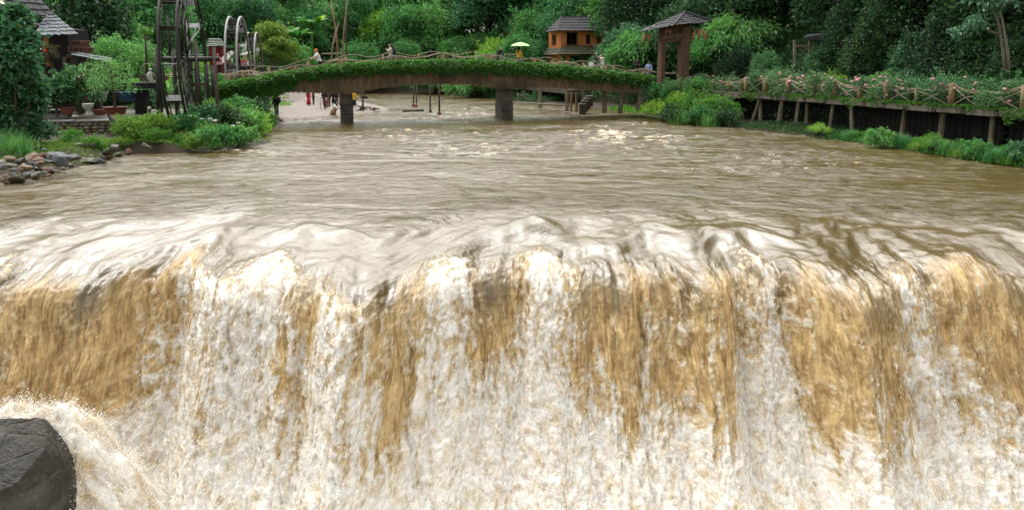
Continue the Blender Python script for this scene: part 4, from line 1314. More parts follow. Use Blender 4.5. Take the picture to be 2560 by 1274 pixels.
# on the bridge, left to right
person(on_bridge(799, .75), 1.66, -62, "man in an orange headscarf and white shirt leaning on the bridge rail", 'white', 'trousers', 'navy', 'short', 'scarf', 'orange', lean=.30,
       arms={-1: ((-.02, -.09, -.13), (.0, -.22, -.17)), 1: ((.02, -.08, -.14), (.0, -.21, -.18))}, sleeve='short')
woman, hd, jt = person(on_bridge(978, .8), 1.60, -70, "woman with a ponytail in a cream top and brown skirt walking on the bridge", 'cream', 'skirt', 'brown', 'ponytail', lean=.05,
       arms={-1: ((-.01, -.10, -.12), (.04, -.17, -.02)), 1: ((.01, -.10, -.12), (-.04, -.17, -.02))})
def backpack(owner_p, H, rz, label, col):
    t = thing("backpack", label, "backpack", owner_p, R(rz))
    m = MB(); m.box((0, .145 * H, .70 * H), (.19 * H, .11 * H, .25 * H)); m.box((0, .215 * H, .655 * H), (.14 * H, .05 * H, .12 * H))
    m.build("bag", CL[col], t, True, bevel=.04)
    m = MB()
    for s in (-1, 1): m.tube([(s * .075 * H, .10 * H, .82 * H), (s * .085 * H, .01 * H, .865 * H), (s * .085 * H, -.09 * H, .80 * H), (s * .09 * H, -.06 * H, .66 * H), (s * .095 * H, .09 * H, .60 * H)], .013 * H, 6)
    m.build("strap", CL[col], t, True)
    return t
backpack(on_bridge(978, .8), 1.60, -70, "dark navy backpack worn by the woman with the ponytail", 'navy')
person(on_bridge(1243, .8), 1.60, 40, "stooping person in a black jacket with a white collar on the bridge", 'black', 'trousers', 'black', 'short', lean=.75,
       arms={-1: ((-.03, -.08, -.14), (.0, -.16, -.24)), 1: ((.03, -.08, -.14), (.0, -.16, -.24))})
person(on_bridge(1297, 1.0), 1.58, 150, "woman in a yellow blouse with long dark hair under a green parasol", 'yellow', 'skirt', 'green', 'long',
       arms={1: ((.06, -.06, -.14), (.05, -.15, -.03))})
pp = on_bridge(1297, 1.0)
par = thing("parasol", "bright lime green parasol held open by the woman in yellow", "parasol", (pp.x + .12, pp.y + .1, pp.z + .95))
m = MB(); n = 16
m.v.append((0, 0, .98))
for r_, z in ((.28, .93), (.56, .83), (.80, .70)):
    for k in range(n): m.v.append((r_ * math.cos(6.283 * k / n), r_ * math.sin(6.283 * k / n), z + (.02 if k % 2 else -.02) * r_))
for k in range(n): m.f.append((0, 1 + k, 1 + (k + 1) % n))
for i in range(2):
    for k in range(n): a = 1 + i * n + k; b2 = 1 + i * n + (k + 1) % n; m.f.append((a, a + n, b2 + n, b2))
M_PARA = NT("green_paper"); M_PARA.set(Base_Color=(.36, .80, .20), Roughness=.5)
M_PARA.bsdf.inputs["Transmission Weight"].default_value = 0
o = m.build("canopy", M_PARA.m, par); so = o.modifiers.new("s", 'SOLIDIFY'); so.thickness = .012
m = MB(); m.tube([(0, 0, -.15), (0, 0, 1.03)], .014, 6); m.build("shaft", M_BAMBOO, par, True)
m = MB()
for k in range(8):
    a = 6.283 * k / 8; m.tube([(0, 0, .62), (.5 * math.cos(a), .5 * math.sin(a), .83)], .006, 4)
m.build("ribs", M_BAMBOO, par)

g1 = on_bridge(1489, .62); g2 = on_bridge(1506, .42)
person(g1, 1.66, 25, "woman with dark hair in a dark green dress being hugged on the bridge", 'green', 'skirt', 'grey', 'long', sleeve='short',
       arms={-1: ((-.03, -.04, -.15), (.01, -.13, -.20)), 1: ((.05, -.06, -.13), (.03, -.17, -.12))})
person(g2, 1.62, -62, "woman in a long white dress with long black hair hugging her friend", 'white', 'dress', 'white', 'long', sleeve='none', lean=.10,
       arms={-1: ((-.02, -.14, -.02), (.05, -.27, .06)), 1: ((.0, -.13, -.06), (-.05, -.26, .06))})
bp = g1 + Vector((-.36, -.10, .62))
bag = thing("shoulder_bag", "white tote bag hanging from the woman in dark green", "bag", bp)
m = MB(); m.add([(-.20, -.07, 0), (.20, -.07, 0), (.20, .07, 0), (-.20, .07, 0), (-.16, -.03, .34), (.16, -.03, .34), (.16, .03, .34), (-.16, .03, .34)], [(3, 2, 1, 0), (4, 5, 6, 7), (0, 1, 5, 4), (1, 2, 6, 5), (2, 3, 7, 6), (3, 0, 4, 7)])
m.build("pouch", CL['white'], bag, bevel=.02)
m = MB(); m.tube([(-.11, -.035, .32), (-.05, -.03, .60), (.10, .0, .72), (.12, .03, .55), (.11, .035, .32)], .013, 6); m.build("strap", CL['tan'], bag, True)
c1, chd, cjt = person(on_bridge(1593, 2.0), 1.72, 8, "man in black clothes and a black cap holding a camera", 'black', 'trousers', 'black', 'short', 'cap', 'black',
       arms={-1: ((-.05, -.05, -.15), (.05, -.14, -.10)), 1: ((.05, -.05, -.15), (-.03, -.15, -.12))})
q = on_bridge(1593, 2.0) + Vector((-.03, -.42, 1.28))
cm = thing("photo_camera", "small black camera in the hands of the man in black", "camera", q)
m = MB(); m.box((0, 0, 0), (.13, .06, .085)); m.build("case", CL['black'], cm, bevel=.01)
m = MB(); m.tube([(0, -.03, 0), (0, -.10, -.01)], [.035, .032], 12); m.build("lens", M_EYE, cm, True)
person(on_bridge(1622, 1.5), 1.60, 6, "woman in a pale blue shirt and black cap standing by the wooden gate", 'blue', 'shortskirt', 'blue', 'long', 'cap', 'black',
       arms={-1: ((-.04, -.02, -.16), (.06, -.10, -.29)), 1: ((.04, -.02, -.16), (-.03, -.10, -.28))})

# below the bridge on the gravel
def stand(px, py_feet):
    """where the sight line through this pixel first meets the ground"""
    for Y in np.arange(48, 76, .08):
        p = at(px, py_feet, float(Y)); g_ = max(gz(p.x, p.y), .0) + .04
        if p.z <= g_:
            p.z = g_
            return p
    return on_z(px, py_feet, .1)
def grp(px, pyf, pyh, rz, label, **kw):
    p = stand(px, pyf)
    H = (at(px, pyh, p.y).z - p.z)
    person(p, max(.9, min(1.78, H)), rz, label, vox=.016, **kw)
    return p, H
p9, H9 = grp(692, 291, 232, -120, "person in blue jeans and a dark jacket standing on the grassy bank", top='black', bcol='jeans')
backpack(p9, min(1.78, H9), -120, "black backpack on the person in blue jeans", 'black')
grp(772, 263, 226, 150, "woman in a long bright red dress on the gravel", top='red', bottom='dress', bcol='red', hair='long')
grp(784, 262, 224, 120, "person in dark brown clothes just behind the red dress", top='brown', bcol='black')
grp(802, 273, 242, -60, "child in white clothes and a pale hat on the gravel", top='white', bcol='white', hat='brim', hatcol='white')
grp(813, 274, 246, 200, "child in a maroon top and black trousers on the gravel", top='maroon', bcol='black')
grp(811, 264, 225, 170, "person in black with bare legs at the water's edge, left of a pair", top='black', bottom='shortskirt', bcol='black')
grp(821, 263, 224, 190, "person in black shorts at the water's edge, right of a pair", top='navy', bottom='shortskirt', bcol='navy')
grp(834, 262, 226, -20, "woman in black with a dark brimmed hat on the gravel", top='black', bottom='skirt', bcol='black', hat='brim', hatcol='black')
grp(842, 264, 228, 60, "woman in a black jacket and dark skirt near the left pier", top='black', bottom='skirt', bcol='navy', hair='long')
grp(852, 262, 228, 10, "woman with a maroon skirt close to the left pier", top='grey', bottom='skirt', bcol='maroon', hair='long')
pc = stand(832, 287)
person(pc, 1.62, 65, "woman in a white blouse and tan skirt crouching to the water", 'white', 'skirt', 'tan', 'long', lean=.75, crouch=True, vox=.016,
       arms={-1: ((-.02, -.12, -.10), (.0, -.27, -.14)), 1: ((.02, -.12, -.10), (.0, -.27, -.15))})
py19, _ = grp(886, 268, 228, 180, "woman in a yellow top and long black skirt right of the left pier", top='yellow', bottom='skirt', bcol='black', hair='short')
# ------------------------------------------------------------------ right bank: walkway, roses, gate, orange house
M_POSTW = simple_mat("pale_weathered_post", (0.27, 0.225, 0.16), .85, .6, 3, .7, 16, (2, 2, .4), col2=(.075, .06, .042))
M_ROOFT = simple_mat("grey_wood_shingle", (0.20, 0.20, 0.215), .5, .6, 5, .4, 30, (1, 1, 1), col2=(.055, .055, .062))
M_ROOFD = simple_mat("dark_wood_shingle", (0.062, 0.061, 0.066), .75, .6, 5, .4, 30, col2=(.028, .028, .032))
M_MOSSR = simple_mat("mossy_shingle", (0.155, 0.135, 0.10), .85, .6, 3, .6, 18, col2=(.05, .06, .03))
M_OCHRE = simple_mat("ochre_clay_wall", (0.52, 0.215, 0.065), .9, .35, 1.6, .5, 14, col2=(.40, .125, .028))
M_DARKIN = simple_mat("black_and_room_shade", (0.012, 0.010, 0.009), .9)  # near-black for black objects and for shade indoors
M_GATEW = simple_mat("carved_bark", (0.135, 0.080, 0.045), .85, .6, 5, .9, 18, (3, 3, .5), col2=(.075, .04, .022))
M_PETAL = simple_mat("rose_pink", (.58, .17, .23), .6, .3, 20, .1, 40, col2=(.68, .36, .40))

# path of the walkway's river edge (world), followed from under the gate to beyond the frame
WKEY = [(1690, 54.0, 238), (1760, 51.5, 237), (1830, 49.2, 234), (1900, 46.8, 240), (1975, 44.3, 248), (2080, 41.0, 256), (2200, 37.5, 262), (2330, 34.4, 270), (2450, 32.0, 278), (2560, 29.8, 286), (2760, 26.5, 300), (2960, 24.0, 316)]
WP = [at(px, py, Y) for px, Y, py in WKEY]
WTOP = 2.12
WPX = np.array([p.x for p in WP]); WPY = np.array([p.y for p in WP])
_seg = np.concatenate([[0], np.cumsum(np.hypot(np.diff(WPX), np.diff(WPY)))])
def walk(s, off=0.0, z=WTOP):
    """point s metres along the edge, off metres inland"""
    x = np.interp(s, _seg, WPX); y = np.interp(s, _seg, WPY)
    e = .05
    tx = np.interp(s + e, _seg, WPX) - np.interp(s - e, _seg, WPX); ty = np.interp(s + e, _seg, WPY) - np.interp(s - e, _seg, WPY)
    l = math.hypot(tx, ty) or 1
    return Vector((x - ty / l * off, y + tx / l * off, z))
def s_at_px(px):
    """walkway length coordinate seen at photo column px"""
    ss = np.linspace(0, _seg[-1], 900)
    best = [abs(to_px(walk(s))[0] - px) for s in ss]
    return float(ss[int(np.argmin(best))])
WLEN = _seg[-1]
wk = thing("walkway", "raised plank walkway on leaning stilts along the right bank below the roses", "walkway")
m = MB()
ss = np.arange(0, WLEN, .5)
for i in range(len(ss) - 1):
    a, b_ = ss[i], ss[i + 1] - .015
    m.hexa([walk(a, .12, WTOP - .10), walk(b_, .12, WTOP - .10), walk(b_, 2.6, WTOP - .10), walk(a, 2.6, WTOP - .10), walk(a, .12, WTOP), walk(b_, .12, WTOP), walk(b_, 2.6, WTOP), walk(a, 2.6, WTOP)])
m.build("deck", M_PLANKD, wk)
m = MB()
for off in (.55, 2.1):
    for i in range(0, len(ss) - 4, 4): m.beam(walk(ss[i], off, WTOP - .24), walk(ss[i + 4], off, WTOP - .24), .18, .24)
m.build("under_beam", M_PLANKD, wk)
M_EDGE = simple_mat('pale_weathered_board', (.20, .175, .135), .85, .6, 3, .6, 20, (1, 1, .4), col2=(.07, .065, .05))
# edge boards with gaps between, as seen along the rim
s = .6
while s < WLEN - 1.4:
    L = random.uniform(.95, 1.55)
    m = MB(); dz = random.uniform(-.03, .03)
    m.beam(walk(s, 0, WTOP - .12 + dz), walk(s + L, 0, WTOP - .12 + dz), .10, random.uniform(.27, .34))
    m.build("edge_board", M_EDGE, wk, bevel=.012)
    m = MB(); m.beam(walk(s + L + .12, -.05, WTOP - .17), walk(s + L + .12, .5, WTOP - .17), .17, .20)
    m.build("joist_end", M_PLANKD, wk, bevel=.012)
    s += L + .26
# stilts: px column, top py, foot px, foot py, thickness
for tpx, fpx, th, off in [(1893, 1872, .20, .25), (1888, 1893, .26, .45), (1948, 1940, .28, .3), (1990, 1982, .21, .25), (1996, 1997, .2, .7), (2072, 2066, .19, .35), (2118, 2128, .20, .3), (2230, 2226, .22, .9), (2330, 2326, .28, .8), (2462, 2464, .22, .5), (2590, 2586, .24, .5)]:
    st = s_at_px(tpx); tp = walk(st, off, WTOP - .22)
    sf = s_at_px(fpx); ft = walk(sf, off, 0); ft.z = min(.1, gz(ft.x, ft.y)) - .4
    m = MB(); m.tube([ft, ft.lerp(tp, .5) + Vector((.02, .01, 0)), tp], [th * .62, th * .55, th * .5], 7)
    m.build("stilt", M_POSTW, wk, False)
# wall of earth and shadow behind the stilts: shade put into added near-black logs
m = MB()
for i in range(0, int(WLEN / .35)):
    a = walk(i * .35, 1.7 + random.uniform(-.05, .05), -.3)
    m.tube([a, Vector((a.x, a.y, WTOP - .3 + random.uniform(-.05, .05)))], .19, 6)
rw = m.build("shadow_log_wall", simple_mat("shadow_black_log", (.030, .026, .022), .9, .6, 3, .6, 10), None, True)
tag(rw, "near-black log wall standing in for the shadow under the walkway", "wall")
# railing
rl = thing("walkway_railing", "rustic bamboo railing with sagging cane handrail along the walkway edge", "railing")
PX_POST = [1770, 1815, 1858, 1905, 1962, 2025, 2078, 2140, 2207, 2282, 2368, 2446, 2548, 2660, 2800]
big = {1858, 1905, 1962, 2078, 2207, 2368, 2548, 2800}
tops = []
for px in PX_POST:
    s_ = s_at_px(px); isb = px in big
    hgt = 1.12 if isb else .80
    a = walk(s_, .22, WTOP); b_ = walk(s_, .22, WTOP + hgt)
    m = MB(); bundle(m, a, b_, .105 if isb else .075, 8 if isb else 6)
    m.build("rail_post", M_BAMBOO, rl, True)
    tops.append((s_, hgt))
for i in range(len(tops) - 1):
    (s0, h0), (s1, h1) = tops[i], tops[i + 1]
    rows = []
    for t in np.linspace(0, 1, 9):
        z = h0 * (1 - t) + h1 * t - .16 * math.sin(math.pi * t) * (1 if (h0 > 1 or h1 > 1) else .6)
        rows.append(walk(s0 + (s1 - s0) * t, .18, WTOP + z))
    m = MB()
    for k in range(4):
        m.tube([p + Vector((0, .03 * math.sin(k * 2 + j), .028 * (k - 1.5) + .02 * math.sin(j * .9 + k))) for j, p in enumerate(rows)], .024, 6)
    m.build("handrail", M_CANE, rl, True)
    for k, (za, zb) in enumerate((((.08, .82)), ((.85, .06)))):
        m = MB()
        for d in (0, .06): m.tube([walk(s0 + .12 + d, .15, WTOP + za * h0), walk((s0 + s1) / 2, .10, WTOP + (za + zb) / 2 * max(h0, h1) * .95), walk(s1 - .12 + d, .15, WTOP + zb * h1)], .02, 5)
        m.build("brace", M_CANE, rl, True)

# roses crowd the rail
def flowers(root, n, rx, rz, z0, seed, size=.075):
    rd = random.Random(seed); m = MB()
    for i in range(n):
        a = rd.uniform(0, 6.28); r_ = rx * rd.uniform(.45, 1.05)
        c = Vector((r_ * math.cos(a), r_ * math.sin(a), z0 + rz * rd.random()))
        q = size * rd.uniform(.6, 1.15)
        m.ball(c, (q, q, q * .8), 7, 5)
        for k in range(5):
            b_ = 6.283 * k / 5 + i
            m.ball(c + Vector((math.cos(b_) * q * .65, math.sin(b_) * q * .65, -q * .15)), (q * .62, q * .62, q * .5), 6, 4)
    return m.build("blossoms", M_PETAL, root, True)
ROSES = [(1735, 1.0, 8, "rose bush with coral buds spilling over the rail just right of the wooden gate"), (1800, .9, 6, "low rose bush over the short rail before the first edge boards"), (1880, 1.3, 5, "rose bush behind the first tall bundled rail post"), (1945, 1.2, 8, "rose bush with pale pink blooms behind the earth mound on the walkway"),
         (2015, 1.15, 16, "full pink rose bush below the weathered timber frame"), (2075, 1.0, 14, "rose bush hanging through the rail where the moss ledge begins"), (2140, 1.1, 20, "dense pink rose bush covering the rail left of the thin bamboo post"),
         (2205, 1.1, 18, "rose bush bent over the bundled post at the middle of the rail"), (2265, 1.05, 13, "tall rose bush behind the first deep sag of the handrail"), (2335, 1.15, 18, "rose bush with bright pink clusters dropping through the braces"),
         (2400, 1.0, 9, "rose bush behind the long X-braced section of rail"), (2470, 1.05, 8, "sparse rose bush behind the last sag of the handrail"), (2530, .95, 6, "rose bush beside the thickest bundled post at the frame's edge"), (2640, 1.1, 8, "rose bush past the thickest bundled post")]
for i, (px, sc, nf, lab) in enumerate(ROSES):
    s_ = s_at_px(px)
    for j in range(1):
        p = walk(s_, .75, WTOP - .05)
        t = plant("rose_bush", 'rose' if i % 2 else 'rose_tall', p, sc, lab, "rose bush", "rose bushes along the walkway", part="leaves", stem="canes")
        flowers(t, nf, .95, .95, .35, i, .085)
# second rank of greenery behind the roses
for i, (px, key, sc, lab) in enumerate([(1850, 'shrub_mid', 1.25, "leafy bush behind the tall bundled post nearest the gate"), (1990, 'shrub_bright', 1.3, "yellow-green bush under the timber frame"), (2110, 'shrub_mid', 1.35, "rounded bush behind the densest pink roses"), (2190, 'shrub_gloss', 1.35, "glossy bush behind the bent rose"), (2300, 'shrub_mid', 1.4, "spiky bush rising above the roses' clusters"),
                              (2420, 'shrub_gloss', 1.3, "dark glossy bush above the X-braced rail"), (2510, 'shrub_mid', 1.2, "green bush behind the thickest bundled post"), (2620, 'shrub_mid', 1.3, "bush past the end of the visible rail")]):
    p = walk(s_at_px(px), 2.7, 0); p.z = WTOP - .3
    plant("bush", key, p, sc, lab, "bush", "bushes behind the rose rail", part="leaves", stem="stems")
# moss and weeds on the ledge
def ledge_weeds():
    global rng
    rng = np.random.default_rng(44); n = 20000
    s_ = rng.uniform(s_at_px(1850), WLEN, n)
    x = np.interp(s_, _seg, WPX); y = np.interp(s_, _seg, WPY)
    pat = np.clip(.3 + fbm(s_ * .8, s_ * 0, 3, 404), 0, 1)
    keep = rng.random(n) < pat + .25
    hang = np.clip(fbm(s_ * .6 + 7, s_ * 0, 3, 407) * 2.2, 0, 1); dn = rng.random(n) < .55 * hang
    P = np.stack([np.where(dn, x - .10 - .1 * rng.random(n), x + rng.uniform(-.08, .30, n)), y, np.where(dn, WTOP - .62 * rng.random(n) * hang, WTOP + .02 + .22 * rng.random(n) * pat)], -1)[keep]
    D = rng.normal(size=P.shape) * .6 + np.array([-.5, -.3, .15])
    V, F = leaf_geo(P, D, .12 * rng.uniform(.6, 1.2, len(P)), .07)
    tag(mesh_np("ledge_weeds", V, F, LM['ivy'], None, False), "moss and small weeds growing along the walkway edge", kind="stuff")
ledge_weeds()
# herb strip at the water's edge, lower right
def strip(name, n, pxr, label, mat, ll, hmax, depth, ysh=0.0, seed=3, side='r', start=0.0):
    global rng
    rng = np.random.default_rng(seed)
    y0, y1 = sorted((on_z(pxr[0][0], pxr[0][1]).y, on_z(pxr[1][0], pxr[1][1]).y))
    y = rng.uniform(y0, y1, n)
    edge = np.interp(y, RY, RX) if side == 'r' else -np.interp(y, LY, LX)
    dd = start + rng.random(n) ** .8 * depth
    fade = np.sin(np.clip((y - y0) / (y1 - y0), 0, 1) * math.pi) ** .35
    x = edge + (dd - .25 * rng.random(n)) 
    hh = hmax * np.clip(.35 + 1.2 * fbm(x * .9 + 3, y * .9, 3, seed + 500), .12, 1.4) * np.clip(dd / .7, .25, 1) * fade
    if side != 'r': x = -x
    P = np.stack([x, y, np.clip(ground_h(x, y), 0, None) + hh * rng.random(n) ** .7], -1)
    D = rng.normal(size=P.shape) * .65 + np.array([-.35 if side == 'r' else .35, -.3, .25])
    s_ = rng.uniform(.6, 1.3, n)
    V, F = leaf_geo(P, D, ll * s_, ll * .45 * s_)
    return tag(mesh_np(name, V, F, mat, None, False), label, kind="stuff")
strip("bank_weeds", 26000, ((2080, 345), (2900, 480)), "bright low weeds along the water below the walkway", LM['ivy'], .12, .60, 1.8, seed=3)
strip("shaded_weeds", 12000, ((1800, 316), (2160, 355)), "low weeds darkened for the shade under the first stilts", LM['dark'], .15, .35, 3.5, seed=6)  # dark leaves added to carry the shade under the deck
strip("reed_fringe", 4000, ((1520, 273), (1690, 292)), "short green fringe along the water under the bridge's right end", LM['bright'], .16, .6, 1.4, seed=5)
for px, Y, sc, key, lab in [(2205, 34.5, .75, 'shrub_mid', "bright leafy sapling standing in the weeds below the walkway"), (2330, 32.2, .6, 'fine_feather', "small bush in the weeds under the walkway's log post"), (2440, 30.0, .62, 'shrub_mid', "low bush amid the weeds below the last sag of rail"), (2555, 28.2, .6, 'shrub_gloss', "glossy seedling in the weeds at the right edge"),
                            (2045, 39.6, .5, 'fine_feather', "drooping fern in the shade between the stilts")]:
    x = at(px, 340, Y).x
    plant("waterside_bush", key, (x, Y, max(0, gz(x, Y)) - .05), sc, lab, "bush", "bushes in the weeds by the water", part="leaves", stem="stems")
for i, (px, sc, key) in enumerate([(2120, .45, 'reed'), (2170, .5, 'grass'), (2250, .55, 'reed'), (2290, .6, 'grass'), (2360, .5, 'reed'), (2400, .6, 'grass'), (2480, .5, 'reed'), (2520, .55, 'grass'), (2600, .5, 'reed')]):
    p = on_z(px, float(np.interp(px, [2100, 2300, 2450, 2560, 2700], [350, 380, 405, 420, 440])) - 4, .1)
    plant("grass_tuft", key, (p.x + .25, p.y + .3, .1), sc, ["short tuft by the stilt left of the leafy sapling", "low tuft just right of the leafy sapling's foot", "arching tuft between sapling and feathery bush", "broad tuft left of the feathery waterside bush", "arching tuft right of the feathery waterside bush", "broad tuft below the X-braced rail", "arching tuft right of the last waterside bush", "broad tuft at the waterline by the glossy seedling", "last arching tuft at the edge of the picture"][i], "grass", "grass tufts at the right waterline", part="blades")
# the big green thicket between bridge and walkway
for px, Y, z, sc, key, lab in [(1660, 52.0, .2, 1.15, 'fine_feather', "feathery green thicket right under the right end of the bridge"), (1705, 50.4, .2, 1.35, 'fine_feather', "tall feathery thicket below the wooden gate"), (1750, 49.2, .2, 1.45, 'fine_feather', "tallest pale green thicket between the bridge and the walkway"), (1795, 48.0, .1, 1.3, 'fine_feather', "bright thicket at the near side of the clump by the walkway"),
                               (1690, 49.0, 0, .95, 'shrub_dark', "dark bush at the water below the feathery thicket"), (1745, 47.4, 0, 1.0, 'shrub_mid', "mid-green bush at the water in front of the tall thicket"), (1812, 46.6, 0, .95, 'shrub_dark', "dark bush at the foot of the first walkway stilts"), (1640, 52.8, 1.0, 1.0, 'shrub_dark', "dark bush where the bridge meets the right bank"),
                               (1775, 46.6, 0, .8, 'reed', "tuft of reeds at the water in front of the thicket"), (1700, 48.6, 0, .9, 'reed', "tuft of long grass arching over the water left of the thicket"), (1662, 52.0, 1.5, 1.05, 'shrub_mid', "bush hiding the foot of the gate's left post"), (1690, 51.5, 1.9, .9, 'rose', "bare-stemmed rose at the end of the bridge rail"), (1735, 51.0, 1.9, 1.0, 'shrub_mid', "bush under the right post of the wooden gate")]:
    x = at(px, 280, Y).x
    plant("thicket_bush" if 'shrub' in key or 'feather' in key else ("reed_tuft" if key == 'reed' else "rose_bush"), key, (x, Y, max(z, gz(x, Y) if z < .5 else z) - .05), sc, lab, "bush", None, part="leaves", stem="stems")

# weathered timber frame up the slope
TFY = 48.0
tf = thing("forest_shelter", "weathered timber frame with a sagging dark roof among the trees", "wooden shelter")
Y = TFY
m = MB()
for a, b_, w in (((1986, 165), (1986, 100), .15), ((2025, 165), (2025, 97), .15), ((1984, 116), (2027, 116), .14)):
    m.beam(at(*a, Y), at(*b_, Y), w, w)
m.build("post_frame", M_POSTW, tf, bevel=.01)
m = MB(); m.hexa([at(2015, 100, Y - .6), at(2085, 102, Y - .6), at(2080, 98, Y + 1.6), at(2020, 96, Y + 1.6), at(2012, 92, Y - .6), at(2088, 84, Y - .6), at(2080, 80, Y + 1.6), at(2020, 86, Y + 1.6)])
m.build("roof", M_ROOFD, tf)
# thin pale twin-trunk tree, upper right
tt = thing("slender_tree", "slender pale twin-trunk tree in the dark upper right woods", "tree", (at(2510, 150, 29).x, 29, gz(at(2510, 150, 29).x, 29)))
o_ = tt.location
m = MB()
m.tube([at(2512, 175, 29) - o_, at(2508, 130, 29) - o_, at(2497, 60, 28.6) - o_, at(2480, 14, 28.2) - o_, at(2468, -40, 28) - o_], [.06, .052, .045, .035, .02], 7)
m.tube([at(2522, 175, 29) - o_, at(2520, 130, 29) - o_, at(2508, 60, 29) - o_, at(2497, 0, 28.8) - o_, at(2490, -60, 28.8) - o_], [.055, .048, .04, .032, .02], 7)
m.tube([at(2500, 88, 28.8) - o_, at(2450, 68, 28.4) - o_, at(2405, 80, 28) - o_], [.04, .028, .012], 6)
m.build("trunk", M_BARKP, tt, True)
rng = np.random.default_rng(9)
cs = [((2440, 55), 26), ((2400, 78), 20), ((2480, 5), 30), ((2470, -30), 60), ((2505, -60), 70), ((2545, -20), 50)]
Ps = np.concatenate([np.array([at(px + rng.normal() * r_ * .5, py + rng.normal() * r_ * .3, 28.2 + rng.normal() * .4) - o_ for _ in range(160)]) for (px, py), r_ in cs])
V, F = leaf_geo(Ps, rng.normal(size=Ps.shape) + np.array([-.3, -.3, -.6]), .26, .12)
mesh_np("crown", V, F, LM['gloss'], tt, False)

# ------------------------------------------------------------------ shingled roofs
def shingle_slope(mb, e0, e1, r0, r1, rows, cols, thick=.05, lap=1.25, jit=.04):
    """courses of overlapping shingles from eave e0-e1 up to ridge r0-r1"""
    e0, e1, r0, r1 = map(Vector, (e0, e1, r0, r1))
    nrm = (e1 - e0).cross(r0 - e0).normalized()
    if nrm.z < 0: nrm = -nrm
    for i in range(rows):
        ta = i / rows; tb = min(1.0, (i + lap) / rows)
        n = max(2, int(cols * ((e1 - e0).lerp(r1 - r0, ta).length / max((e1 - e0).length, 1e-3)) + .5))
        for j in range(n):
            u0 = j / n + random.uniform(0, .25) / n * .3; u1 = (j + 1) / n - .05 / n
            a0 = e0.lerp(r0, ta); a1 = e1.lerp(r1, ta); b0 = e0.lerp(r0, tb); b1 = e1.lerp(r1, tb)
            dn = (e0 - r0).normalized() * random.uniform(-jit, jit)
            p = [a0.lerp(a1, u0) + dn, a0.lerp(a1, u1) + dn, b0.lerp(b1, u1), b0.lerp(b1, u0)]
            lo = nrm * (thick * 1.1 + random.uniform(0, .02)); hi = nrm * (thick * 2.2 + random.uniform(0, .02))
            base = [p[0] + lo, p[1] + lo, p[2], p[3]]
            top = [p[0] + hi, p[1] + hi, p[2] + nrm * thick, p[3] + nrm * thick]
            mb.hexa(base + top)

# orange clay house
HY = 84.0
oh = thing("orange_house", "two-storey orange clay house with dark shingled hip roof and mossy skirt roof", "house")
A = lambda px, py, Y=HY: at(px, py, Y)
zb = 3.0
def wall_quad(mb, px0, Y0, px1, Y1, z0, z1, holes, th=.35):
    """a wall with real openings; holes: (u0,u1,z0,z1) in fractions/metres"""
    a = at(px0, 160, Y0); b_ = at(px1, 160, Y1); a.z = b_.z = 0
    d = b_ - a; n = Vector((-d.y, d.x, 0)).normalized() * th
    us = sorted({0, 1, *[h[0] for h in holes], *[h[1] for h in holes]}); zs = sorted({z0, z1, *[h[2] for h in holes], *[h[3] for h in holes]})
    for i in range(len(us) - 1):
        for j in range(len(zs) - 1):
            uc, zc = (us[i] + us[i + 1]) / 2, (zs[j] + zs[j + 1]) / 2
            if any(h[0] < uc < h[1] and h[2] < zc < h[3] for h in holes): continue
            p = lambda u, z, k: a + d * u + n * k + Vector((0, 0, z))
            mb.hexa([p(us[i], zs[j], 0), p(us[i + 1], zs[j], 0), p(us[i + 1], zs[j], 1), p(us[i], zs[j], 1), p(us[i], zs[j + 1], 0), p(us[i + 1], zs[j + 1], 0), p(us[i + 1], zs[j + 1], 1), p(us[i], zs[j + 1], 1)])
z_up0 = A(0, 118).z; z_up1 = A(0, 76).z; z_lo1 = A(0, 134).z
m = MB()
wall_quad(m, 1403, HY, 1510, HY + 1.6, z_up0 - .5, z_up1, [(.12, .38, A(0, 113).z, A(0, 81).z), (.57, .68, A(0, 110).z, A(0, 86).z), (.82, .95, A(0, 107).z, A(0, 85).z)])
wall_quad(m, 1371, HY + 2.6, 1402, HY - .02, z_up0 - .5, z_up1, [(.28, .60, A(0, 113).z, A(0, 86).z)])
m.build("upper_wall", M_OCHRE, oh)
m = MB()
wall_quad(m, 1400, HY - .1, 1512, HY + 1.5, zb - 1, z_lo1 + .3, [(.03, .12, A(0, 152).z, A(0, 143).z), (.22, .46, zb, A(0, 141).z), (.66, .80, zb, A(0, 150).z)])
wall_quad(m, 1371, HY + 2.6, 1399, HY - .12, zb - 1, z_lo1 + .3, [(.3, .58, A(0, 152).z, A(0, 142).z)])
m.build("lower_wall", M_OCHRE, oh)
m = MB()
wall_quad(m, 1496, HY + .1, 1532, HY + .1, zb - 1, A(0, 134).z, [])
wall_quad(m, 1494, HY + 2.2, 1528, HY + 2.2, z_up0 - .6, A(0, 58).z, [(.25, .55, A(0, 75).z, A(0, 64).z)])
m.build("side_wing", M_OCHRE, oh)
m = MB(); m.box(A(1455, 120, HY + 2.6), (3.6, .3, 7)); m.build("room_shade_slab", M_DARKIN, oh)  # near-black slab stands for the unlit inside behind the openings
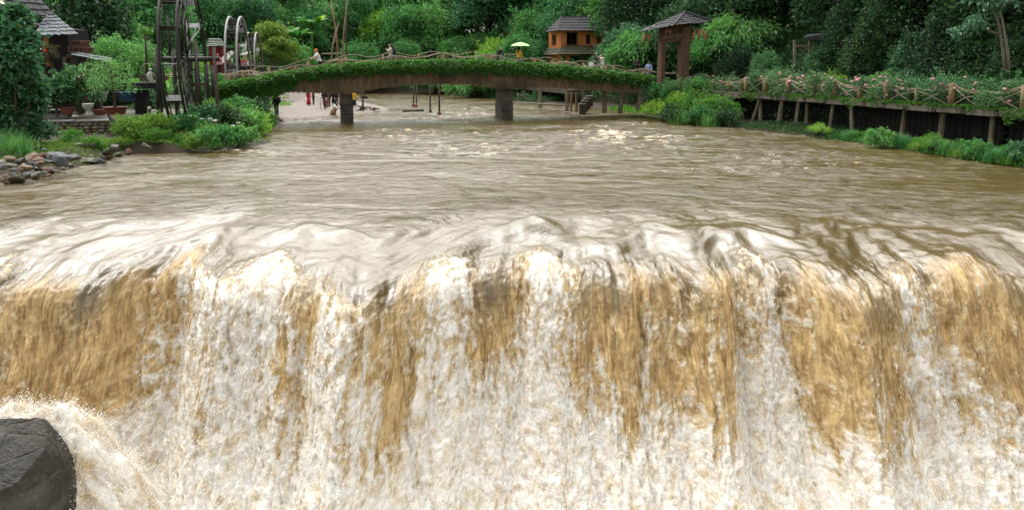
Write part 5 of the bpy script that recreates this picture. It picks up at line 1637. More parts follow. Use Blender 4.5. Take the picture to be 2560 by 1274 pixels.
for u, (px, py, w, h) in enumerate([(1428, 97, 1.0, 1.25), (1467, 98, .5, .95), (1489, 96, .55, .85), (1386, 99, .42, 1.0)]):
    Yw = HY + (px - 1403) * .015 + .28 if px > 1400 else HY + 1.5
    c = at(px, py, Yw)
    m = MB()
    fw = .09; w *= 1.33; h *= 1.33
    m.box((c.x - w / 2, c.y, c.z), (fw, .08, h)); m.box((c.x + w / 2, c.y, c.z), (fw, .08, h)); m.box((c.x, c.y, c.z - h / 2), (w, .08, fw)); m.box((c.x, c.y, c.z + h / 2), (w, .08, fw)); m.box((c.x, c.y + .03, c.z), (.05, .05, h - .1))
    m.build("window_frame", M_PLANKD, oh)
m = MB()
e = lambda px, py, Y: at(px, py, Y)
F0, F1, B0, B1 = e(1392, 78, HY - .9), e(1512, 76, HY + .9), e(1362, 78, HY + 4.2), e(1520, 60, HY + 5)
R0, R1 = e(1402, 45, HY + 1.7), e(1484, 44, HY + 2.9)
zf = F0.z
for q in (F1, B0, B1): q.z = zf + .05
shingle_slope(m, F0, F1, R0, R1, 5, 17, .05)
shingle_slope(m, B0, F0, R0, R0 + Vector((.05, 0, 0)), 5, 10, .05)
shingle_slope(m, F1, B1, R1, R1 + Vector((.05, .05, 0)), 5, 10, .05)
shingle_slope(m, B1, B0, R1, R0, 5, 16, .05)
m.tube([R0 + Vector((0, 0, .1)), R1 + Vector((0, 0, .1))], .1, 6); m.tube([F0, R0 + Vector((0, 0, .08))], .08, 6)
m.build("roof", M_ROOFD, oh)
m = MB()
g0, g1 = e(1396, 137, HY - 1.3), e(1515, 134, HY + .6); h0, h1 = e(1408, 118, HY - .05), e(1512, 116, HY + 1.5); k0, kh = e(1358, 137, HY + 3.2), e(1372, 118, HY + 2.7)
g1.z = g0.z; h1.z = h0.z; k0.z = g0.z; kh.z = h0.z
shingle_slope(m, g0, g1, h0, h1, 3, 18, .05); shingle_slope(m, k0, g0, kh, h0, 3, 9, .05)
m.build("skirt_roof", M_MOSSR, oh)
m = MB()
for i in range(14):
    q = h0.lerp(h1, (i + .5) / 14); m.tube([q + Vector((-.2, -.1, .14)), q + Vector((.25, -.05, .20 + random.uniform(-.03, .03)))], .06, 6)
m.build("ridge_thatch", M_MOSSR, oh)

# ------------------------------------------------------------------ wooden gate
gt = thing("wooden_gate", "tall carved timber gate with a splayed shingled roof at the end of the bridge", "gate")
GY = 53.0
def gp(px, py, back=0.0):
    q = at(px, py, GY + back); return q
zg = 2.1
m = MB()
for px, bk, w in ((1656, 0, .34), (1711, -.6, .66)):
    c = gp(px, 170, bk); top = gp(px, 66, bk).z
    m.box((c.x, c.y + .4, (zg - .6 + top) / 2), (w, .9, top - zg + .6), R(8))
    m.build("post", M_GATEW, gt, bevel=.03); m = MB()
a = gp(1650, 106, 0); b_ = gp(1728, 100, -.6)
m.hexa([gp(1650, 110, .1), gp(1702, 103, -.45), gp(1702, 103, .5), gp(1650, 110, .9), gp(1648, 60, .1), gp(1728, 58, -.45), gp(1728, 58, .5), gp(1648, 60, .9)])
m.build("lintel_panel", M_GATEW, gt, bevel=.02)
# carved curling relief on the lintel
m = MB()
for i in range(11):
    px = 1654 + i * 4.6; py = 98 - i * .65
    q = gp(px, py, .02 - i * .055); 
    if i == 6: continue
    m.tube([q + Vector((0, -.05, .22)), q + Vector((.02, -.07, .02)), q + Vector((.08, -.07, -.05)), q + Vector((.13, -.05, .10 + .1 * (i % 3)))], .02, 5)
m.build("carving", M_CANE, gt, True)
m = MB()
pk, pl, pr_, pf = gp(1712, 34, .1), gp(1603, 82, -.3), gp(1778, 56, .2), gp(1686, 66, -2.0)
pkb = gp(1712, 33, 1.0); plb = gp(1612, 74, 2.6); prb = gp(1770, 50, 2.8)
shingle_slope(m, pl, pf, pk + Vector((-.3, 0, -.02)), pk, 6, 12, .045, 1.5, .12)
shingle_slope(m, pf, pr_, pk, pk + Vector((.25, 0, -.1)), 5, 10, .045, 1.5, .12)
shingle_slope(m, plb, pl, pkb, pk, 5, 10, .045, 1.4); shingle_slope(m, pr_, prb, pk, pkb, 5, 10, .045, 1.4)
m.tube([pk + Vector((0, 0, .12)), pr_ + Vector((0, 0, .14))], .10, 6)
m.tube([pk + Vector((0, 0, .12)), pf + Vector((0, 0, .14))], .07, 6)
m.build("roof", M_ROOFD, gt)
def petals(name, px, py, n, L, lab, bk=-.3, spread=.3):
    c = gp(px, py, bk); t = thing(name, lab, "ornament", c, 0, "wooden petal ornaments hung from the gate")
    for k in range(n):
        o = (k - (n - 1) / 2) * spread
        m = MB(); m.tube([(o * .3, 0, .05), (o * .75, -.06, -L * .3), (o, -.08, -L * .65), (o * 1.05, -.02, -L)], [.03, .14, .12, .01], 8)
        m.build("petal", M_CARV, t, True)
    return t
M_CARV = simple_mat("red_brown_wood", (.42, .20, .12), .6, .4, 6, .3, 20)
petals("hanging_ornament", 1671, 71, 2, .52, "pair of pale wooden petals hanging on the gate's front panel", -.15, .32)
petals("hanging_ornament", 1617, 82, 2, .8, "pair of wooden petals hanging under the gate's left eave", .2, .42)
petals("hanging_ornament", 1748, 73, 3, .95, "three dark wooden petals hanging under the gate's right eave", -.2, .5)

# ------------------------------------------------------------------ far walkway and posts under the bridge's right half
fw = thing("far_walkway", "dark low walkway along the right bank seen beneath the bridge", "walkway")
m = MB(); fk = [(1085, 100, 208), (1180, 92, 208), (1260, 86, 209), (1340, 79, 209), (1420, 71, 210)]
fp = [at(px, py, Y) for px, Y, py in fk]
for i in range(len(fp) - 1):
    a, b_ = fp[i], fp[i + 1]
    zt = 1.55
    a = Vector((a.x, a.y, zt)); b_ = Vector((b_.x, b_.y, zt))
    m.beam(a + Vector((1.2, 0, -.2)), b_ + Vector((1.2, 0, -.2)), 2.6, .4)
m.build("deck", M_PLANKD, fw)
for px, Y in ((1110, 97), (1150, 94), (1190, 91), (1225, 88), (1262, 85)):
    q = at(px, 230, Y); m = MB(); m.tube([(q.x + .2, q.y, -.5), (q.x + .2, q.y, 1.4)], .11, 6); m.build("stilt", M_PLANKD, fw, True)
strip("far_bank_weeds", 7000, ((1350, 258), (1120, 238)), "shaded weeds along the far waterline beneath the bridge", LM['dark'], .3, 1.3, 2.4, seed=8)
for i, (px, pt, pb, Y, w, mat, lab) in enumerate([(1350, 214, 257, 64, .38, M_POSTW, "thick mossy post under the bridge right of the right pier"), (1417, 222, 262, 60, .34, M_POSTW, "short pale post under the bridge, left of the little steps"), (1428, 232, 264, 57.5, .22, M_BAMBOO, "left one of two sawn logs at the water by the steps"), (1441, 233, 266, 57, .24, M_BAMBOO, "right one of two sawn logs, touching the steps"),
                                    (1511, 222, 267, 56, .36, M_POSTW, "dark block-footed post under the right part of the bridge"), (1551, 225, 268, 55.3, .36, M_POSTW, "mossy leaning post under the right part of the bridge"), (1457, 216, 250, 60, .18, M_POSTW, "slim post behind the little steps")]):
    a = at(px, pb, Y); b_ = at(px + (6 if 'leaning' in lab else 0), pt, Y)
    m = MB(); m.tube([(a.x, a.y, a.z - .5), (a.x, a.y, a.z), (b_.x, b_.y, b_.z)], [w * .55, w * .5, w * .46], 7)
    tag(m.build("timber_post", mat, None, False), lab, "post", "timber posts under the bridge's right end")
a, b_ = at(1592, 266, 54.5), at(1606, 226, 54.5)
m = MB(); m.beam(a - Vector((0, 0, .3)), b_, .34, .3); tag(m.build("timber_post", M_POSTW, None), "slanting plank-like prop below the bridge's right end", "post")
st = thing("stone_steps", "small dark stone steps going down to the river under the bridge", "steps")
for k in range(4):
    c = at(1449 + k * 6, 262 - k * 6.5, 58 + k * .4); m = MB(); m.box((c.x + .25, c.y + .2, c.z - .35), (.55, 1.0, .9)); m.build("step", M_PIER, st, bevel=.02)
a, b_, c = at(1290, 255, 62), at(1360, 260, 59), at(1424, 265, 57.5)
m = MB(); m.tube([a, b_ , c], [.05, .07, .06], 6); m.tube([at(1296, 256, 61.8), at(1294, 232, 61.8)], .045, 5); m.tube([at(1296, 240, 61.8), at(1312, 228, 61.8)], .025, 5); m.tube([at(1296, 235, 61.8), at(1330, 252, 61)], .02, 5)
tag(m.build("driftwood", M_BARKP, None, True), "long bleached driftwood branch lying along the water under the bridge", "driftwood")
# thin poles standing in the shallows behind the bridge
for px, pt, pb, Y, lab, r_ in [(1036, 200, 263, 68, "leftmost thin pole in the river, leaning", .07), (1043, 205, 265, 67, "thin pole beside the leaning pole in the river", .065), (1074, 196, 278, 60, "tall pole right of the floating raft", .075), (1098, 200, 284, 57.5, "pole with a reddish stone foot in the middle of the river", .085)]:
    a = at(px - (3 if 'leaning' in lab else 0) + (2 if px == 1074 else 0), pb, Y); b_ = at(px, pt, Y)
    t = thing("river_pole", lab, "pole", (a.x, a.y, a.z), 0, "poles standing in the river behind the bridge")
    m = MB(); m.tube([(0, 0, -.4), ((b_.x - a.x) * .5, 0, (b_.z - a.z) * .5), (b_.x - a.x, 0, b_.z - a.z)], [r_, r_ * .9, r_ * .8], 7); m.build("shaft", M_PLANKD, t, True)
    m = MB(); m.ball((0, 0, .05), (.18, .16, .16), 8, 6); m.build("stone_foot", simple_mat("red_stone", (.26, .12, .085), .8), t, True)
a = at(1032, 273, 61.5)
rf = thing("raft", "dark bamboo raft of five poles floating behind the bridge", "raft", (a.x, a.y, .06), R(12))
for k in range(5):
    m = MB(); m.tube([(-.9, -.4 + k * .2, 0), (.95, -.4 + k * .2 + .02, .03)], .09, 7); m.build("raft_pole", M_PLANKD, rf, True)
m = MB(); m.beam((-.5, -.5, .1), (-.5, .5, .1), .06, .05); m.beam((.5, -.5, .1), (.5, .5, .1), .06, .05); m.build("crosspiece", M_PLANKD, rf)
a = at(909, 276, 59.5)
tp = thing("pot_stand", "forked stick stand with a small hanging pot at the tip of the gravel", "pot stand", (a.x, a.y, a.z))
q = lambda px, py: at(px, py, 59.5) - a
m = MB(); m.tube([q(908, 278), q(907, 250), q(905, 215)], [.09, .075, .06], 7); m.tube([q(907, 252), q(897, 228)], [.05, .035], 6); m.tube([q(907, 250), q(911, 235), q(913, 230)], [.03, .02, .018], 5); m.build("stick", M_BARK, tp, True)
m = MB(); m.lathe(q(913.5, 247), [(.10, 0), (.20, .04), (.24, .16), (.22, .2)], 14); m.tube([q(909, 232), q(913.5, 241)], .012, 4); m.build("pot", M_DARKIN, tp, True)
m = MB()
for k in range(10):
    b0 = a + Vector((random.uniform(-.9, .9), random.uniform(-.3, .3), random.uniform(-.02, .25))); d = Vector((random.uniform(-.8, .8), random.uniform(-.3, .3), random.uniform(-.2, .25)))
    m.tube([b0, b0 + d], [.07, .05], 6)
tag(m.build("log_pile", M_BARK, None, True), "jumble of dark driftwood logs around the pot stand", "log pile")
# ------------------------------------------------------------------ left bank: waterwheels, huts, terrace, stones
M_WHEEL = simple_mat("black_wet_bamboo", (0.034, 0.028, 0.025), .45, .6, 6, .4, 24, (2, 2, 2), col2=(.011, .010, .009))
M_SILVER = simple_mat("silvery_bamboo", (0.34, 0.33, 0.31), .5, .4, 6, .3, 24)  # paler bamboo for the far rims and thin spokes
M_TILEG = simple_mat("blue_grey_tile", (0.12, 0.135, 0.155), .75, .45, 4, .4, 24, col2=(.10, .115, .135))
M_TERRA = simple_mat("terracotta_glaze", (0.20, 0.062, 0.038), .5, .4, 5, .2, 18)
M_WHITEC = simple_mat("stained_white_ceramic", (0.56, 0.55, 0.48), .45, .4, 4, .2, 18)
M_BLUEC = simple_mat("blue_glazed_ceramic", (0.055, 0.14, 0.26), .35, .5, 5, .2, 12, col2=(.02, .06, .13))
M_SIGN = simple_mat("brown_sign_board", (0.26, 0.14, 0.10), .8, .4, 4, .4, 30, (.5, 2, 4))
M_LETT = simple_mat("dark_carved_letter", (0.055, 0.022, 0.016), .8)
M_POSTY = simple_mat("yellow_timber", (0.45, 0.24, 0.07), .8, .35, 5, .4, 30, (2, 2, .5))
M_WALLST = NT("dry_stone")
def _drystone():
    nt = M_WALLST; co = obj_coord(nt)
    c = nt.ramp(nt.noise(co, 3.5, 5, .65), [(.3, (.085, .07, .05)), (.5, (.22, .185, .13)), (.7, (.33, .31, .26))])
    nt.set(Base_Color=c, Roughness=.85, Normal=nt.bump(nt.noise(co, 12, 5, .6), .6, .05))
    return nt.m
M_WALLST = _drystone()

def lattice_axis(t): return Vector((math.cos(t), math.sin(t), 0))
def waterwheel(name_label, px, py, Y, Rw, width, tdeg, npad, spokes, rim_r, pale_rims, axle_over, tri=True):
    c = at(px, py, Y)
    t = thing("waterwheel", name_label, "waterwheel", c, 0, "bamboo waterwheels by the bridge")
    ax = lattice_axis(R(tdeg)); fwd = Vector((-ax.y, ax.x, 0)); up = Vector((0, 0, 1))
    P = lambda a, r_, k: fwd * (r_ * math.cos(a)) + up * (r_ * math.sin(a)) + ax * k
    for s in (-1, 1):
        m = MB(); pts = [P(6.2832 * i / 60, Rw, s * width / 2) for i in range(61)]
        m.tube(pts, rim_r, 7, cap=False); m.build("rim", M_SILVER if pale_rims else M_WHEEL, t, True)
        m = MB(); m.tube([P(6.2832 * i / 60, Rw * .86, s * width / 2) for i in range(61)], rim_r * .5, 6, cap=False); m.build("inner_rim", M_WHEEL, t, True)
    m = MB()
    for i in range(spokes):
        a = 6.2832 * (i + .3) / spokes
        for s in (-1, 1):
            m.tube([P(a + .10 * s, .12, -s * width * .18), P(a, Rw, s * width / 2)], rim_r * .42, 5)
    m.build("spokes", M_WHEEL, t, True)
    m = MB()
    for i in range(0, spokes, 2):
        a = 6.2832 * (i + .8) / spokes
        m.tube([P(a, .2, -width * .45), P(a + .12, Rw, width * .5)], rim_r * .38, 5)
    m.build("pale_spokes", M_SILVER, t, True)
    for i in range(npad):
        a = 6.2832 * (i + .15) / npad
        m = MB()
        n0 = fwd * math.cos(a) + up * math.sin(a); tn = -fwd * math.sin(a) + up * math.cos(a)
        cc = P(a, Rw * .97, 0)
        for j in range(3):
            o = n0 * (-.02 - j * .17) * (Rw / 4)
            m.beam(cc + o - ax * (width * .54), cc + o + ax * (width * .54), .03, .15 * Rw / 4, up=n0)
        m.build("paddle", M_WHEEL, t)
    m = MB(); m.tube([ax * (-axle_over[0]), ax * axle_over[1]], rim_r * 2.1, 10); m.build("axle", M_WHEEL, t, True)
    # stand: paired posts each side
    for k in (-axle_over[0] + .12, -width * .72, width * .72, axle_over[1] - .25):
        for f in (-.28, .30):
            foot = ax * k + fwd * f; foot.z = min(gz(c.x + foot.x, c.y + foot.y), .8) - .3 - c.z
            top = ax * k + fwd * f * .7; top.z = random.uniform(.25, .75) * (Rw / 4)
            m = MB(); m.tube([foot, top], [.075, .06], 7); m.build("stand_post", M_WHEEL if k < .9 else M_BARK, t, True)
    return t
waterwheel("tall black bamboo waterwheel beside the water at the left bank", 463, 148, 38, 4.32, .82, 15.5, 14, 14, .07, False, (1.55, 1.75))
waterwheel("middle-sized bamboo waterwheel with silvery rims left of the bridge end", 597, 168, 58, 4.1, .85, 14, 14, 12, .085, True, (.8, 1.2))
waterwheel("smallest, farthest bamboo waterwheel with silvery rims", 637, 168, 78, 3.8, .85, 14, 12, 10, .09, True, (.8, 1.1))

# extra bamboo scaffold posts round the big wheel
for i, (px0, pt, pb, Y, lab) in enumerate([(391, 118, 312, 36.8, "outermost bare bamboo post left of the big waterwheel"), (487, 98, 282, 39.5, "tall brown post right of the big waterwheel's hub"), (517, 160, 278, 40.5, "dark post at the end of the big wheel's axle"), (529, 165, 262, 41, "second dark post where the ivy of the bridge begins"), (420, 40, 150, 42, "thin post with a dangling basket behind the big wheel")]):
    a, b_ = at(px0 + 6, pb, Y), at(px0, pt, Y)
    m = MB(); m.tube([a - Vector((0, 0, .4)), a.lerp(b_, .5), b_], [.10, .09, .07], 7)
    tag(m.build("bamboo_post", M_BARK if i == 1 else M_WHEEL, None, True), lab, "post", "posts around the big waterwheel")
# small yellow-green nest fern on a post
f0 = at(363, 82, 43); fb = at(368, 190, 43)
m = MB(); m.tube([fb, f0], [.09, .06], 6); tag(m.build("fern_post", M_BARK, None, True), "slim post carrying the yellow-green nest fern", "post")
plant("nest_fern", 'lily', f0 - Vector((0, 0, .05)), .85, "yellow-green nest fern on top of a slim post", "fern", part="fronds")
# bent cane arch
m = MB(); m.tube([at(353, 200, 41), at(353, 170, 41), at(362, 160, 41), at(378, 159, 41), at(388, 164, 41)], .03, 6)
tag(m.build("cane_arch", M_CANE, None, True), "bent cane arch beside the dark carved table", "arch")

# ---- shingled hut, upper left
hut = thing("shingled_hut", "dark village hut with blue-grey shingled eaves and a yellow post", "house")
Y = 38.0
m = MB()
shingle_slope(m, at(84, 92, Y), at(198, 89, Y), at(118, 38, Y + 2.6), at(138, 38, Y + 2.6), 6, 13, .04, 1.2, .06)
m.build("eave_roof", M_TILEG, hut)
m = MB()
shingle_slope(m, at(-160, 40, Y - .6), at(140, 42, Y + 1.6), at(-160, -110, Y + 2.2), at(66, -40, Y + 2.6), 6, 14, .06)
m.build("main_roof", M_ROOFD, hut)
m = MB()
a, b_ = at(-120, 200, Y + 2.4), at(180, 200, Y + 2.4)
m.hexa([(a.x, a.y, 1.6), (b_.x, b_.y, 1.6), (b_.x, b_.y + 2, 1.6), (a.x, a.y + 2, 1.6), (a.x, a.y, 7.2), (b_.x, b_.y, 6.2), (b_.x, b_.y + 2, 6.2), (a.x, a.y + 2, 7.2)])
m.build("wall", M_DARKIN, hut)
q = at(117, 120, Y + .6); m = MB(); m.box((q.x, q.y, q.z - .2), (.17, .17, 1.6)); m.build("post", M_POSTY, hut, bevel=.01)
m = MB(); m.beam(at(40, 128, Y + .4), at(136, 131, Y + .4), .16, .14); m.build("balcony_rail", M_PLANKD, hut)
m = MB(); m.beam(at(20, 136, Y + .4), at(136, 140, Y + .4), .9, .3); m.build("balcony_floor", M_PLANKD, hut)
for px, w in ((60, .12), (95, .12), (134, .12), (165, .16)):
    q = at(px, 200, Y + .5); m = MB(); m.box((q.x, q.y, 2.9), (w, w, 3.4)); m.build("pillar", M_PLANKD, hut)
# dried thatch-like plants on the balcony, a red lantern, the string of lamps
rng = np.random.default_rng(5)
P = np.stack([np.linspace(at(62, 130, Y).x, at(134, 130, Y).x, 1500) + rng.normal(size=1500) * .08, np.full(1500, Y + .1) + rng.normal(size=1500) * .12, at(0, 137, Y).z + .5 * rng.random(1500)], -1)
V, F = leaf_geo(P, rng.normal(size=P.shape) + np.array([0, -.5, -.2]), .15, .05)
tag(mesh_np("dried_flowers", V, F, LM['dry'], None, False), "greyish dried flowers along the hut's balcony", "flowers")
q = at(113, 127, Y - .1); m = MB(); m.lathe(q - Vector((0, 0, .12)), [(.05, 0), (.11, .05), (.12, .14), (.06, .22)], 12)
tag(m.build("red_lantern", simple_mat("red_cloth", (.6, .07, .04), .6), None, True), "small red lantern under the yellow post of the hut", "lantern")
ml = NT("lamp_glow"); ml.set(Base_Color=(1, .8, .5)); ml.bsdf.inputs["Emission Color"].default_value = (1, .72, .36, 1); ml.bsdf.inputs["Emission Strength"].default_value = 7.0
for i, (px, py) in enumerate([(3, 6), (9, 11), (22, 18), (24, 21), (34, 30), (41, 38), (49, 32), (50, 42), (54, 38), (60, 42), (65, 45), (70, 48), (74, 50), (78, 47)]):
    q = at(px, py, Y - 1.0 + i * .05)
    m = MB(); m.ball(q, .055, 8, 6)
    lb = m.build("light_bulb", ml.m, None, True)
    tag(lb, "one of the small glowing bulbs strung along the dark hut roof, upper left corner", "light bulb", "string of glowing bulbs on the hut")
m = MB(); m.tube([at(px, py, Y - 1.0 + i * .05) + Vector((0, 0, .07)) for i, (px, py) in enumerate([(3, 6), (9, 11), (24, 20), (41, 35), (54, 38), (65, 45), (78, 48)])], .012, 4)
tag(m.build("bulb_cable", M_DARKIN, None), "black cable carrying the glowing bulbs", "cable")

# ---- little gate roof with its two sign boards
gr = thing("village_gate", "small dark gate with a lean-to shingle roof under the sign boards", "gate")
Y = 40.0
m = MB(); shingle_slope(m, at(176, 140, Y - .5), at(276, 158, Y - .3), at(184, 131, Y + .7), at(282, 147, Y + .8), 2, 9, .04, 1.3); m.build("roof", M_TILEG, gr)
for px in (192, 245):
    q = at(px, 200, Y); m = MB(); m.box((q.x, q.y, 2.85), (.42 if px < 200 else .2, .3, 3.1)); m.build("post", M_PLANKD, gr, bevel=.02)
m = MB(); m.tube([at(176, 162, Y), at(192, 176, Y)], .05, 5); m.tube([at(207, 175, Y), at(222, 160, Y)], .05, 5); m.build("bracket", M_PLANKD, gr)
m = MB(); m.beam(at(168, 141, Y + .1), at(272, 158, Y + .1), .16, .2); m.build("lintel", M_PLANKD, gr)
def sign(label, px0, px1, py0, py1, Yd, text, hh, tilt):
    a = at((px0 + px1) / 2, (py0 + py1) / 2, Yd); w = (px1 - px0) / FPX * Yd * 1.02; h = (py1 - py0) / FPX * Yd * 1.02
    t = thing("sign_board", label, "sign", a)
    t.rotation_euler = (0, R(tilt), 0)
    m = MB(); m.box((0, 0, 0), (w, .06, h)); m.build("board", M_SIGN, t, bevel=.01)
    cu = bpy.data.curves.new("lettering", 'FONT'); cu.body = text; cu.align_x = 'CENTER'; cu.align_y = 'CENTER'; cu.size = hh; cu.extrude = .008; cu.offset = .006
    o = bpy.data.objects.new("lettering", cu); COL.objects.link(o); o.parent = t; o.rotation_euler = (R(90), 0, 0); o.location = (0, -.042, 0)
    cu.materials.append(M_LETT)
    bpy.context.view_layer.update()
    dx = o.dimensions.x
    me = bpy.data.meshes.new_from_object(o.evaluated_get(bpy.context.evaluated_depsgraph_get()))
    bpy.data.objects.remove(o); bpy.data.curves.remove(cu)
    o = link_mesh("lettering", me, t); o.rotation_euler = (R(90), 0, 0); o.location = (0, -.042, 0)
    if dx > 0: o.scale = (min(2.0, w * .93 / dx), 1, 1)
    return t
sign("upper brown sign board reading NHÀ A LÍ above the village gate", 182, 223, 102, 117, Y - .6, "NHÀ A LÍ", .36, 1)
sign("lower, longer board reading CÁC MÓN ĂN TÂY BẮC above the gate", 171, 234, 118, 132, Y - .65, "CÁC MÓN ĂN TÂY BẮC", .30, 2)

# ---- red hut with tiled roof behind the wheels
rh = thing("red_hut", "small red-walled hut with a mossy tiled roof behind the waterwheels", "house")
Y = 64.0
m = MB(); shingle_slope(m, at(518, 119, Y), at(562, 117, Y), at(524, 98, Y + 1.6), at(553, 98, Y + 1.6), 5, 9, .07, 1.3, .1); m.build("roof", simple_mat("mossy_grey_tile", (.16, .19, .16), .7, .5, 4, .5, 12), rh)
a, b_ = at(524, 160, Y + .5), at(558, 160, Y + .5); m = MB(); m.box(((a.x + b_.x) / 2, Y + 1.2, 4.2), (b_.x - a.x, 1.4, 3.2)); m.build("wall", simple_mat("dark_red_paint", (.20, .016, .022), .7, .5), rh)
m = MB(); m.box(((a.x + b_.x) / 2 + .1, Y + .46, 4.4), (.55, .06, 1.5)); m.build("door", simple_mat("crimson_cloth", (.42, .02, .05), .8), rh)
# white canopies of the market, tilted
for i, (px, py, w, h, tl, Yc, lab) in enumerate([(565, 144, 44, 22, -38, 57, "white tilted market canopy of hexagon panels left of the middle wheel"), (590, 168, 20, 10, 5, 60, "small white canopy low behind the middle wheel"), (620, 162, 16, 18, 12, 70, "white cloth hung behind the far wheel"), (612, 134, 30, 8, -12, 72, "pale striped awning between the two farther wheels")]):
    q = at(px, py, Yc); ww = w / FPX * Yc; hh = h / FPX * Yc
    t = thing("canopy", lab, "canopy", q, 0, "white canopies in the market")
    t.rotation_euler = (R(-35), R(tl), 0)
    m = MB(); pts = [(-.5, -.28), (0, -.5), (.5, -.28), (.5, .28), (0, .5), (-.5, .28)]
    for z in (0, .03): m.v += [(x * ww, z, y * hh) for x, y in pts]
    m.f += [(5, 4, 3, 2, 1, 0), (6, 7, 8, 9, 10, 11)] + [(k, (k + 1) % 6, 6 + (k + 1) % 6, 6 + k) for k in range(6)]
    m.build("cloth", M_WHITEC, t)
    m = MB(); m.tube([(0, .03, 0), (0, .4, -1.7)], .025, 5); m.build("pole", M_BARK, t)
for px, pyf, Yp, H, lab, kw in [(566, 182, 58, 1.6, "person in an orange top in the market behind the middle wheel", dict(top='orange', bcol='black')), (548, 186, 56, 1.6, "person in pink among the market stalls", dict(top='pink', bcol='black', hair='long')), (625, 186, 70, 1.65, "person in white behind the far waterwheel", dict(top='white', bcol='grey')),
                                (612, 188, 66, 1.6, "person in a red top between the two farther wheels", dict(top='red', bcol='black'))]:
    q = at(px, pyf, Yp); person(q, H, random.uniform(-60, 60), lab, vox=.018, **kw)
# market floor: raised earth terrace so nobody floats
m = MB(); a = at(520, 196, 54); b_ = at(650, 196, 54); b2 = at(640, 196, 76)
zt = at(0, 186, 56).z - .03
m.hexa([(a.x - 6, 51.5, .5), (b_.x, 54.5, .5), (b2.x, 76, .5), (b2.x - 14, 76, .5), (a.x - 6, 51.5, zt), (b_.x, 54.5, zt), (b2.x, 76, zt), (b2.x - 14, 76, zt)])
tag(m.build("market_terrace", simple_mat("trodden_earth", (.12, .09, .065), .9), None), "trodden earth terrace of the village market", kind="structure")

# ---- bamboo swing frame behind the bridge
sw = thing("swing_frame", "tall crossed bamboo poles of a swing frame behind the bridge", "swing frame")
Y = 62
for a, b_, dy in (((812, 158), (846, 58), 0), ((852, 160), (824, -20), .3), ((818, 160), (840, 62), 1.2), ((858, 160), (829, 20), 1.0), ((840, 62), (872, -30), .2), ((862, 152), (866, -30), 2.5)):
    p0, p1 = at(*a, Y + dy), at(*b_, Y + dy * .5); p0.z = min(p0.z, 3.4)
    m = MB(); m.tube([p0 - Vector((0, 0, 3.5)), p0.lerp(p1, .5) + Vector((.06, 0, 0)), p1], [.085, .07, .045], 7); m.build("pole", M_BAMBOO if dy < 1 else M_BARK, sw, True)
m = MB(); m.tube([at(804, 135, Y + .2), at(864, 134, Y + .2)], .06, 7); m.build("crossbar", M_BAMBOO, sw, True)

M_BAN = leaf_mat('banana_leaf', (.035, .115, .030), (.075, .20, .045), rough=.65, trans=.35)
M_BAN2 = leaf_mat('young_banana_leaf', (.12, .26, .03), (.18, .34, .05), rough=.65, trans=.4)
# ---- banana plants
def banana(px, py_base, Y, H, seed, lab):
    rd = random.Random(seed)
    x = at(px, 160, Y).x; z0 = at(px, py_base, Y).z
    t = thing("banana_plant", lab, "banana plant", (x, Y, z0), 0, "banana plants at the foot of the hill")
    m = MB(); m.tube([(0, 0, -1.5), (0, 0, H * .45)], [.16, .10], 8); m.build("stem", M_BAN2, t, True)
    for k in range(8):
        a = k * 2.4 + rd.uniform(-.3, .3); L = H * rd.uniform(.55, .75); el = rd.uniform(.85, 1.5)
        rows = []
        m = MB(); n = 9
        for i in range(n + 1):
            s = i / n
            r_ = L * s * .95 * math.cos(el * .62); z = H * .40 + L * (1.25 * math.sin(el) * s - .85 * s * s)
            w = .20 * L * math.sin(min(1, s * 1.15 + .06) * math.pi) ** .7 + .01
            cx, cy = math.cos(a) * r_, math.sin(a) * r_
            sx, sy = -math.sin(a) * w, math.cos(a) * w
            m.v += [(cx + sx, cy + sy, z - w * .25), (cx, cy, z), (cx - sx, cy - sy, z - w * .25)]
        for i in range(n):
            b0 = i * 3; m.f += [(b0, b0 + 1, b0 + 4, b0 + 3), (b0 + 1, b0 + 2, b0 + 5, b0 + 4)]
        m.build("leaf", M_BAN if k % 4 else M_BAN2, t, True)
    return t
banana(783, 118, 84, 5.2, 1, "tallest banana plant with an upright bright leaf behind the orange headscarf")
banana(748, 128, 80, 3.6, 2, "low banana plant left of the tallest one")
banana(725, 120, 88, 3.8, 3, "banana plant by the pale bare trunk")

# ---- terrace: paving, stone wall, planters
def stone_wall():
    rd = random.Random(3)
    t = thing("stone_wall", "low dry-stone retaining wall of mixed river stones with a pale coping", "wall")
    A0, A1 = on_z(96, 326, .62), on_z(305, 322, .62)
    A0 = at(96, 326, 36.0); A1 = at(306, 320, 36.6)
    d = (A1 - A0); L = d.length; d.normalize(); zt = at(100, 303, 36).z; z0 = at(100, 334, 36).z
    m = MB()
    z = z0 - .1
    while z < zt - .06:
        h = rd.uniform(.11, .2); x = -.1
        while x < L:
            w = rd.uniform(.14, .42)
            c = A0 + d * (x + w / 2); c.z = z + h / 2; c.y += rd.uniform(-.05, .05)
            m.ball(c, (w * .54, .2, h * .56), 8, 6)
            x += w
        z += h * .92
    m.build("masonry", M_WALLST, t, False)
    m = MB(); a = A0 + d * (L / 2); m.box((a.x, a.y + .05, zt), (L + .3, .5, .07), math.atan2(d.y, d.x)); m.build("coping", simple_mat("pale_coping", (.36, .35, .34), .8, .4), t, bevel=.01)
    return zt, A0, A1
ZT, WA0, WA1 = stone_wall()
